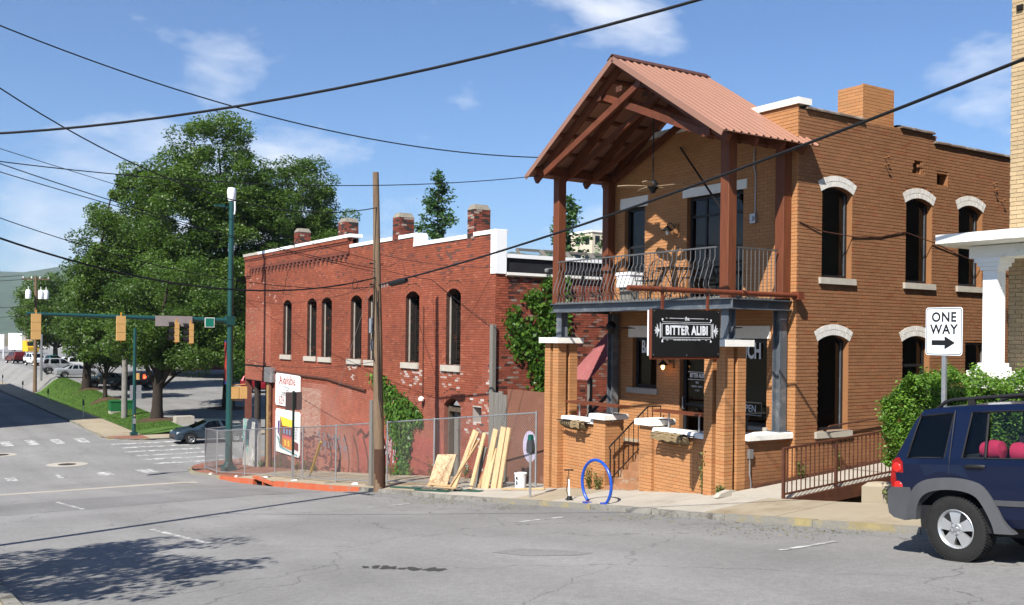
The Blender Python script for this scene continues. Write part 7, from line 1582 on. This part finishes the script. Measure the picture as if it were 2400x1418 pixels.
tree('oak_tree', 'oak with leaning shoulder beside the grass bank', (-97.9, 16.7, -2.4), lobes((-96.5, 18.6, 8.4, 3.6, 7.1), (-95.0, 20.9, 13.0, 2.6, 5.9), (-96.8, 18.2, 2.9, 3.8, 3.8)), .38, leaf=.25, dens=400, rc=1.2)
tree('oak_tree', 'oak behind the red building showing above its chimneys', (-81.5, 30.5, -2.9), lobes((-80.4, 30.5, 13.6, 3.2, 4.3), (-79.1, 32.8, 10.8, 2.6, 3.0), (-81.6, 28.7, 10.7, 2.8, 5.3), (-80.5, 30.5, 6.5, 4.2, 4.5)), .42, dens=430, leaf=.21)
tree('oak_tree', 'round oak beyond the parked silver cars', (-163, 23.4, -1.9), lobes((-163, 23.4, 5.0, 5.2, 6.6), (-155, 27, 5.0, 5, 6.0)), .4, leaf=.36, rc=1.5, dens=300)
tree('oak_tree', 'oak filling the gap behind the bank oaks', (-114, 28.5, -2.2), lobes((-117, 25.6, 7.0, 6.6, 7.2), (-113.5, 31, 3.6, 5.8, 5.2), (-110, 36.2, 4.2, 4.0, 5.4)), .4, leaf=.33, rc=1.5, dens=330)
tree('young_tree', 'young tree with pale trunk on a mulch ring', (-87.6, 16.4, -2.7), [(-87.6, 16.8, 1.8, 2.4, 2.6, 2.4, 50)], .20, rc=.8)
tree('young_tree', 'low tree at the far end of the sidewalk', (-235, 14.5, -3.9), [(-235, 16, 4.2, 5, 6, 4.4, 44)], .4, leaf=.6, rc=1.5)
tree('street_tree', 'street tree on the camera side of the road', (-11.6, -3.4, zs(-11.6)), [(-11.9, -2.2, 5.3, 2.2, 2.0, 1.7, 42), (-14.2, -1.6, 5.0, 1.8, 1.7, 1.2, 24)], .22, dens=120, rc=.6, leaf=.17, grp=None)
for (x, y, r_) in ((-71, 16.7, 1.5), (-87.6, 16.4, 1.3), (-97.9, 16.7, 1.5), (-77, 23.6, 1.6)):
    mb = MB(); n = 18; zt = zfar(x, y); c = [(x + r_ * math.cos(2 * math.pi * i / n) * random.uniform(.85, 1.1), y + r_ * math.sin(2 * math.pi * i / n) * random.uniform(.85, 1.1)) for i in range(n)]
    for i in range(n): mb.face([(x, y, zt + .2), (*c[i], zfar(*c[i]) + .03), (*c[(i + 1) % n], zfar(*c[(i + 1) % n]) + .03)])
    struct('mulch', mb, M_mulch, 60)
def ginkgo(base, top, reach, label, leaf=.22):
    t = thing('ginkgo_tree', label, 'tree', base, group='ginkgo trees behind the buildings'); B = Vector(base); mb = MB(); mb.tube([B, Vector((base[0], base[1], top))], [.16, .03], 8); pts = []; sh = []
    z = base[2] + 3
    while z < top:
        f = (top - z) / (top - base[2] - 3); L_ = reach * (f ** .8) * rng.uniform(.6, 1.15) + .25; a = rng.uniform(0, 6.28)
        e = Vector((base[0] + L_ * math.cos(a), base[1] + L_ * math.sin(a), z + L_ * rng.uniform(.1, .5))); s0 = Vector((base[0], base[1], z)); mb.tube([s0, e], [.035, .01], 5)
        m = int(70 * L_ + 25); tt = rng.uniform(.1, 1.05, m); q = np.array(s0)[None] + (np.array(e) - np.array(s0))[None] * tt[:, None] + rng.normal(size=(m, 3)) * .17; pts.append(q); sh.append(rng.uniform(0, 1, m)); z += rng.uniform(.10, .24)
    mb.build('trunk', M_bark, t); leafcloud('crown', np.concatenate(pts), leaf, ML_gink, t, np.concatenate(sh), aspect=.8); return t
ginkgo((-63.6, 34.8, -3.3), 14.9, 3.6, 'tall spiky ginkgo tree behind the chimney stumps'); ginkgo((-45.4, 33.4, -3.2), 10.8, 3.4, 'ginkgo tree seen past the porch corner post'); ginkgo((-47.3, 38.2, -3.2), 9.9, 2.6, 'ginkgo tree behind the roof vents'); ginkgo((-56, 40.5, -3.2), 8.4, 2.2, 'low ginkgo tree behind the skylight frames')
# hedge
hx0, hx1, hy0, hy1, hz1 = -9.75, -2.0, 13.4, 14.32, 2.38
n = 42000; u = rng.uniform(0, 1, (n, 3)); fsel = rng.uniform(0, 1, n); P_ = np.zeros((n, 3))
P_[:, 0] = hx0 + (hx1 - hx0) * u[:, 0] ** 1.25; P_[:, 1] = hy0 + (hy1 - hy0) * u[:, 1]; P_[:, 2] = 1.12 + (hz1 - 1.12) * u[:, 2]
k = fsel < .55; P_[k, 1] = hy0 + rng.normal(0, .05, k.sum()); k = (fsel >= .55) & (fsel < .85); P_[k, 2] = hz1 + rng.normal(0, .06, k.sum()); k = fsel >= .85; P_[k, 0] = hx0 + rng.normal(0, .06, k.sum())
lump = .09 * np.sin(P_[:, 0] * 5.1 + P_[:, 2] * 3.7) + .07 * np.sin(P_[:, 0] * 11 + P_[:, 1] * 9 + P_[:, 2] * 8); P_[:, 1] -= lump * (fsel < .55); P_[:, 2] += lump * .9
rnd = np.clip((P_[:, 2] - (hz1 - .35)) / .35, 0, 1) * np.clip((hx0 + .6 - P_[:, 0]) / .6, 0, 1); P_[:, 0] += rnd * .4
P_[:, 2] += .10 * (P_[:, 0] + 9) / 6
hd = thing('hedge', 'clipped bright green hedge between the ramp and the white portico', 'hedge', (-6, 13.9, .4)); leafcloud('foliage', P_, .055, ML_hedge, hd, rng.uniform(0, 1, n), aspect=.55)
mb = MB(); mb.box(hx0 + .22, hx1, hy0 + .14, hy1 - .05, 1.2, hz1 - .12); mb.build('shade_core', pm('hedge_shade', (.02, .04, .008), .95, .4, 6), hd)  # solid core added to stop see-through; its dark colour stands for shade among leaves
mb = MB(); mb.box(hx0 + .35, hx1, hy0 + .12, hy1, -.3, 1.2); tag(mb.build('planting_bed', M_conc), 'raised concrete bed carrying the hedge', 'bed')
# ivy
def inpoly(x, z, poly):
    c = False; j = len(poly) - 1
    for i in range(len(poly)):
        (xi, zi), (xj, zj) = poly[i], poly[j]
        if (zi > z) != (zj > z) and x < (xj - xi) * (z - zi) / (zj - zi) + xi: c = not c
        j = i
    return c
def ivy(label, polys, fn, n, size, normal):
    pts = []; 
    for poly, wgt in polys:
        xs = [p[0] for p in poly]; zs_ = [p[1] for p in poly]; m = 0; want = int(n * wgt)
        while m < want:
            x, z = random.uniform(min(xs) - .1, max(xs) + .1), random.uniform(min(zs_), max(zs_))
            if inpoly(x + random.gauss(0, .09), z + random.gauss(0, .09), poly): pts.append(fn(x, z, abs(random.gauss(.04, .07)))); m += 1
    t = thing('ivy', label, 'ivy', pts[0]); leafcloud('leaves', np.array(pts), size, ML_ivy, t, rng.uniform(0, 1, len(pts)), aspect=.85, normal=normal)
    mb = MB()
    for k in range(10):
        a, b = random.choice(pts), random.choice(pts); mb.tube([a, Vector(a).lerp(Vector(b), .5) + Vector((0, 0, .1)), b], .008, 4)
    mb.build('stems', M_bark, t)
ivy('green creeper hanging on the red street wall beside the utility pole', [([(-32.2, 1.6), (-31.2, 1.5), (-29.8, 1.0), (-28.25, .5), (-28.15, .1), (-28.9, -.1), (-29.0, -.8), (-29.3, -1.9), (-30.1, -2.0), (-29.9, -.9), (-30.7, -.3), (-31.0, .5), (-31.6, .9)], .95), ([(-31.6, .9), (-31.4, .9), (-31.35, -.3), (-31.5, -.3)], .05)], lambda x, z, d: (x, 14.97 - d, z), 2600, .13, (0, -1, 0))
ivy('leafy creeper climbing the shaded side wall behind the porch', [([(16.3, 4.0), (16.8, 4.75), (17.5, 4.8), (17.6, 1.2), (16.3, 1.2), (16.1, 2.0), (16.35, 2.6)], .70), ([(15.3, 3.3), (15.55, 3.85), (15.9, 3.5), (16.4, 3.4), (16.35, 2.4), (15.9, 2.7), (15.5, 2.9)], .17), ([(15.9, 4.15), (16.4, 4.4), (16.6, 3.6), (16.0, 3.95)], .06), ([(15.4, 2.9), (16.3, 2.9), (16.2, 2.3), (15.8, 2.2)], .07)], lambda y, z, d: (-23.88 + d, y, z), 2600, .12, (1, 0, 0))
# weeds
def weed(x, y, z, h, n, label, spread=.12, mat=None):
    t = thing('weed', label, 'plant', (x, y, z), group='weeds along the walls'); pts = []; mb = MB()
    for k in range(5):
        e = Vector((x + random.uniform(-spread, spread), y + random.uniform(-spread, spread) * .5, z + h * random.uniform(.6, 1))); mb.tube([(x, y, z), e], [.006, .002], 4)
        for j in range(n // 5): f = random.uniform(.15, 1); p = Vector((x, y, z)).lerp(e, f); pts.append((p.x + random.gauss(0, .035), p.y + random.gauss(0, .03), p.z + random.gauss(0, .02)))
    mb.build('stem', ML_weed, t); leafcloud('leaves', np.array(pts), .06, mat or ML_weed, t)
for (x, y, h, lab) in ((-17.98, 13.88, .55, 'bushy weed against the porch wall behind the blue ring'), (-17.60, 13.82, .45, 'upright weed at the foot of the stair pier'), (-14.27, 13.85, .9, 'tall thin weed in the groove beside the porch column'), (-13.7, 13.74, .22, 'small weed at the foot of the porch column'), (-13.44, 15.78, .42, 'weed growing at the ramp edge below the side window'), (-13.44, 16.9, .6, 'taller weed at the ramp edge below the window sill'), (-9.95, 13.86, .3, 'weed sprouting from the tan concrete block'), (-10.15, 14.3, .75, 'yellowing shrub beside the ramp end')): weed(x, y, zwalk(x, min(y, 13.9)) if y < 13.9 else (rampz(y) if x < -12 else .25), h, 110, lab)
for k in range(16):
    x = random.uniform(-45, -24.5); y = random.uniform(14.2, 14.85); weed(x, y, zwalk(x, y) + .0, random.uniform(.25, .7), 90, 'wild weed at the foot of the red wall behind the fence', .22)
# clippings and leaf litter along the gutter
n = 2600; lx = rng.uniform(-26, -3, n); ly = 12.0 - np.abs(rng.normal(0, .55, n)) - .35 * (rng.uniform(0, 1, n) < .3); z_ = np.array([zroad(a, b) + .012 for a, b in zip(lx, ly)]); keep = (np.sin(lx * 1.7) + np.sin(lx * .63 + 2) + rng.normal(0, .5, n)) > .2
o = leafcloud('leaf_litter', np.stack([lx, ly, z_], 1)[keep], .055, leafmat('dry_clippings', (.15, .135, .075), (.22, .20, .10), .1), None, aspect=.3, normal=(0, 0, 1)); tag(o, 'dry grass clippings and leaves along the gutter', 'litter', kind='stuff')
# ------------------------------------------------------------------ far things
bx = thing('utility_cabinet', 'green metal utility cabinet on the grass bank', 'cabinet', (-78.7, 15.9, zfar(-78.7, 15.9))); zb_ = zfar(-78.7, 15.6)
mb = MB(); mb.box(-79.3, -78.3, 15.1, 16.7, zb_ + .1, zb_ + .82); mb.build('body', pm('cabinet_green', (.02, .16, .05), .45, .08, 2), bx); mb = MB(); mb.box(-79.34, -78.26, 15.06, 16.74, zb_ + .82, zb_ + .88); mb.build('lid', pm('cabinet_green', (.02, .16, .05)), bx); mb = MB(); mb.box(-79.3, -78.3, 15.1, 16.7, zb_ - .2, zb_ + .1); mb.build('plinth', M_concl, bx)
upole((-74.6, 15.3, zfar(-74.6, 15.3) - .2), (-74.6, 15.3, 2.0), .22, .19, 'grey concrete utility pole on the grass bank', pm('grey_pole', (.26, .25, .23), .9, .2, 3, .3, 30))
ip = upole((-113.9, 14.4, zfar(-113.9, 14.4) - .2), (-114.2, 14.4, 8.7), .20, .13, 'wooden transformer pole beside the far parking lot')
mb = MB(); mb.beam((-114.2, 13.1, 8.4), (-114.2, 15.7, 8.4), .12, .14); mb.build('crossarm', M_wood, ip)
for k, dy in enumerate((-.75, .45, .95)): mb = MB(); mb.lathe([(0, 6.3), (.26, 6.32), (.28, 7.1), (.2, 7.25), (0, 7.3)], (-113.8, 14.4 + dy, 0), 14); mb.tube([(-113.8, 14.4 + dy, 7.3), (-113.8, 14.4 + dy, 7.6)], .04, 6); mb.build('transformer', M_whitemetal, ip, 40)
for k, dy in enumerate((-1.2, -.4, .4, 1.2)): mb = MB(); mb.lathe([(0, 0), (.06, 0), (.05, .2), (0, .24)], (-114.2, 14.4 + dy, 8.47), 8); mb.build('insulator', M_whitemetal, ip)
mb = MB(); mb.tube([(-114.0, 15.0, -2.3), (-114.0, 15.0, 2.6)], .12, 10); tag(mb.build('conduit_pole', M_galv), 'grey metal pole standing beside the transformer pole', 'pole')
for (zA, zB, dy, lab) in ((8.75, 8.75, -1.2, 'upper cable of the far pole line'), (8.6, 8.6, 1.2, 'second cable of the far pole line'), (5.6, 5.6, 0, 'lower thick cable of the far pole line'), (4.6, 4.6, .2, 'lowest cable of the far pole line')):
    mb = MB(); sagwire(mb, (-114.1, 14.4 + dy, zA), (-150, -14 + dy, zB), .6, .03); tag(mb.build('cable', M_wire), lab, 'cable')
mb = MB(); mb.box(-68.9, -68.0, 17.3, 18.5, -3.3, -2.75); tag(mb.build('concrete_block', M_concl), 'pale concrete block behind the slate blue car', 'block')
def simple_building(name, label, x0, x1, y0, y1, z0, z1, mat, rows, cols, faces=('+x',), roofm=None, wm=None):
    t = thing(name, label, 'building', ((x0 + x1) / 2, (y0 + y1) / 2, z0)); mb = MB(); mb.box(x0, x1, y0, y1, z0, z1); mb.build('wall', mat, t); mb = MB(); mb.box(x0 - .2, x1 + .2, y0 - .2, y1 + .2, z1, z1 + .4); mb.build('roof', roofm or M_white, t)
    for fc in faces:
        a0, a1 = (y0, y1) if 'x' in fc else (x0, x1)
        for r_ in range(rows):
            for c in range(cols):
                w_ = (a1 - a0) / cols; a = a0 + w_ * (c + .28); b = a0 + w_ * (c + .72); hz = (z1 - z0) / rows; za = z0 + hz * (r_ + .3); zb = z0 + hz * (r_ + .8); mb = MB()
                if fc == '+x': mb.box(x1 - .1, x1 + .04, a, b, za, zb)
                elif fc == '+y': mb.box(a, b, y1 - .1, y1 + .04, za, zb)
                else: mb.box(a, b, y0 - .04, y0 + .1, za, zb)
                mb.build('window', wm or M_glassdk, t)
    return t
simple_building('office_building', 'brick office building on the camera side past the crossing', -128, -69, -20, -.8, -3.8, 13.8, pm('brown_office_brick', (.25, .12, .08), .85, .2, 1), 4, 14, ('+y', '+x'))
simple_building('brick_building', 'low red brick building behind the oak trees', -150, -128, 36, 62, -2.5, 2.6, pm('low_red_brick', (.26, .085, .05), .9, .2, 1.5), 1, 7, ('+x',))
simple_building('apartment_tower', 'pale cream tower seen past the balcony post', -176, -163, 126, 137, -4, 25, pm('cream_render', (.62, .55, .42), .8, .08, .5), 8, 4, ('+x', '-y'))
simple_building('warehouse', 'white warehouse roof beyond the low far trees', -330, -290, 40, 62, -4, 5.5, pm('pale_cladding', (.62, .62, .6), .7, .08, .3), 1, 6, ('+x',)); simple_building('warehouse', 'long grey shed beyond the parked cars', -360, -300, 75, 150, -4, 3.0, pm('grey_cladding', (.35, .36, .37), .7, .08, .3), 1, 10, ('+x',))
# far hedge, signs and shrubs
def bush(x, y, z, r_, h, label, n=1500, grp=None): 
    t = thing('bush', label, 'bush', (x, y, z), group=grp); q = rng.normal(size=(n, 3)); q /= np.linalg.norm(q, axis=1)[:, None]; q *= rng.uniform(.6, 1, n)[:, None] * np.array([r_, r_, h]); leafcloud('foliage', q + np.array([x, y, z + h * .5]), .28, ML_hedge, t)
for k in range(7): bush(-104 - k * 3.2, 33.5 + k * 1.0, zlot(-110), 2.0, 1.4, 'rounded shrub in the planted strip behind the parking lot', grp='shrubs behind the parking lot')
for k in range(3): bush(-205 + k * 9, 15.5, -3.8, 2.5, 1.6, 'low pale shrub beside the far sidewalk', grp='shrubs by the far sidewalk')
mb = MB(); 
for y in (16.0, 18.6): mb.cyl(-186, y, -3.7, 2.2, .08, 8)
mb.box(-186.1, -185.9, 15.9, 18.7, -.3, 2.3); tag(mb.build('lot_sign', M_whitemetal), 'white sign board on two posts beside the far cars', 'sign')
# forested ridge
mb = MB(); nx, ny = 90, 26; vs = []
def ridge(i): return 205 + 40 * math.sin(i * .13 + .5) + 18 * math.sin(i * .41) + 9 * math.sin(i * 1.3) + 60 * sstep(22, 45, i)
for i in range(nx):
    a = -1.35 + 2.0 * i / (nx - 1)
    for j in range(ny):
        D = 2300 + 2600 * j / (ny - 1); f = math.sin(min(1, j / 13) * math.pi / 2) if j <= 13 else 1 - .25 * ((j - 13) / 12)
        z = -6 + (ridge(i) + 6) * f ** 1.3 + rng.uniform(-7, 7) * (j > 0) + 14 * math.sin(i * .9 + j * .8) * (j > 1); p = F * D + R * (a * 3500); vs.append((p.x, p.y, z))
me = bpy.data.meshes.new('hills'); me.from_pydata(vs, [], [(i * ny + j, (i + 1) * ny + j, (i + 1) * ny + j + 1, i * ny + j + 1) for i in range(nx - 1) for j in range(ny - 1)]); me.polygons.foreach_set('use_smooth', [True] * len(me.polygons))
me.materials.append(pm('forested_hill', (.045, .085, .028), .95, .45, .02, 1.0, .05, stain=(.02, .045, .014), sscale=.035)); o = link('hills', me); o['kind'] = 'structure'
# the air of a humid summer morning: far things fade
mb = MB(); mb.box(-5700, 950, -3900, 5300, -8, 420); hz = mb.build('haze', pm('haze_off', (1, 1, 1))); hz['kind'] = 'stuff'; hz['label'] = 'thin pale summer haze over the town and hills'
hm = bpy.data.materials.new('haze'); hm.use_nodes = True; hn = hm.node_tree.nodes; hn.clear(); ho = hn.new('ShaderNodeOutputMaterial'); pv = hn.new('ShaderNodeVolumePrincipled'); pv.inputs['Density'].default_value = 0.00011; pv.inputs['Color'].default_value = (.80, .88, 1.0, 1); pv.inputs['Anisotropy'].default_value = 0.2
hm.node_tree.links.new(pv.outputs[0], ho.inputs['Volume']); hz.data.materials.clear(); hz.data.materials.append(hm)
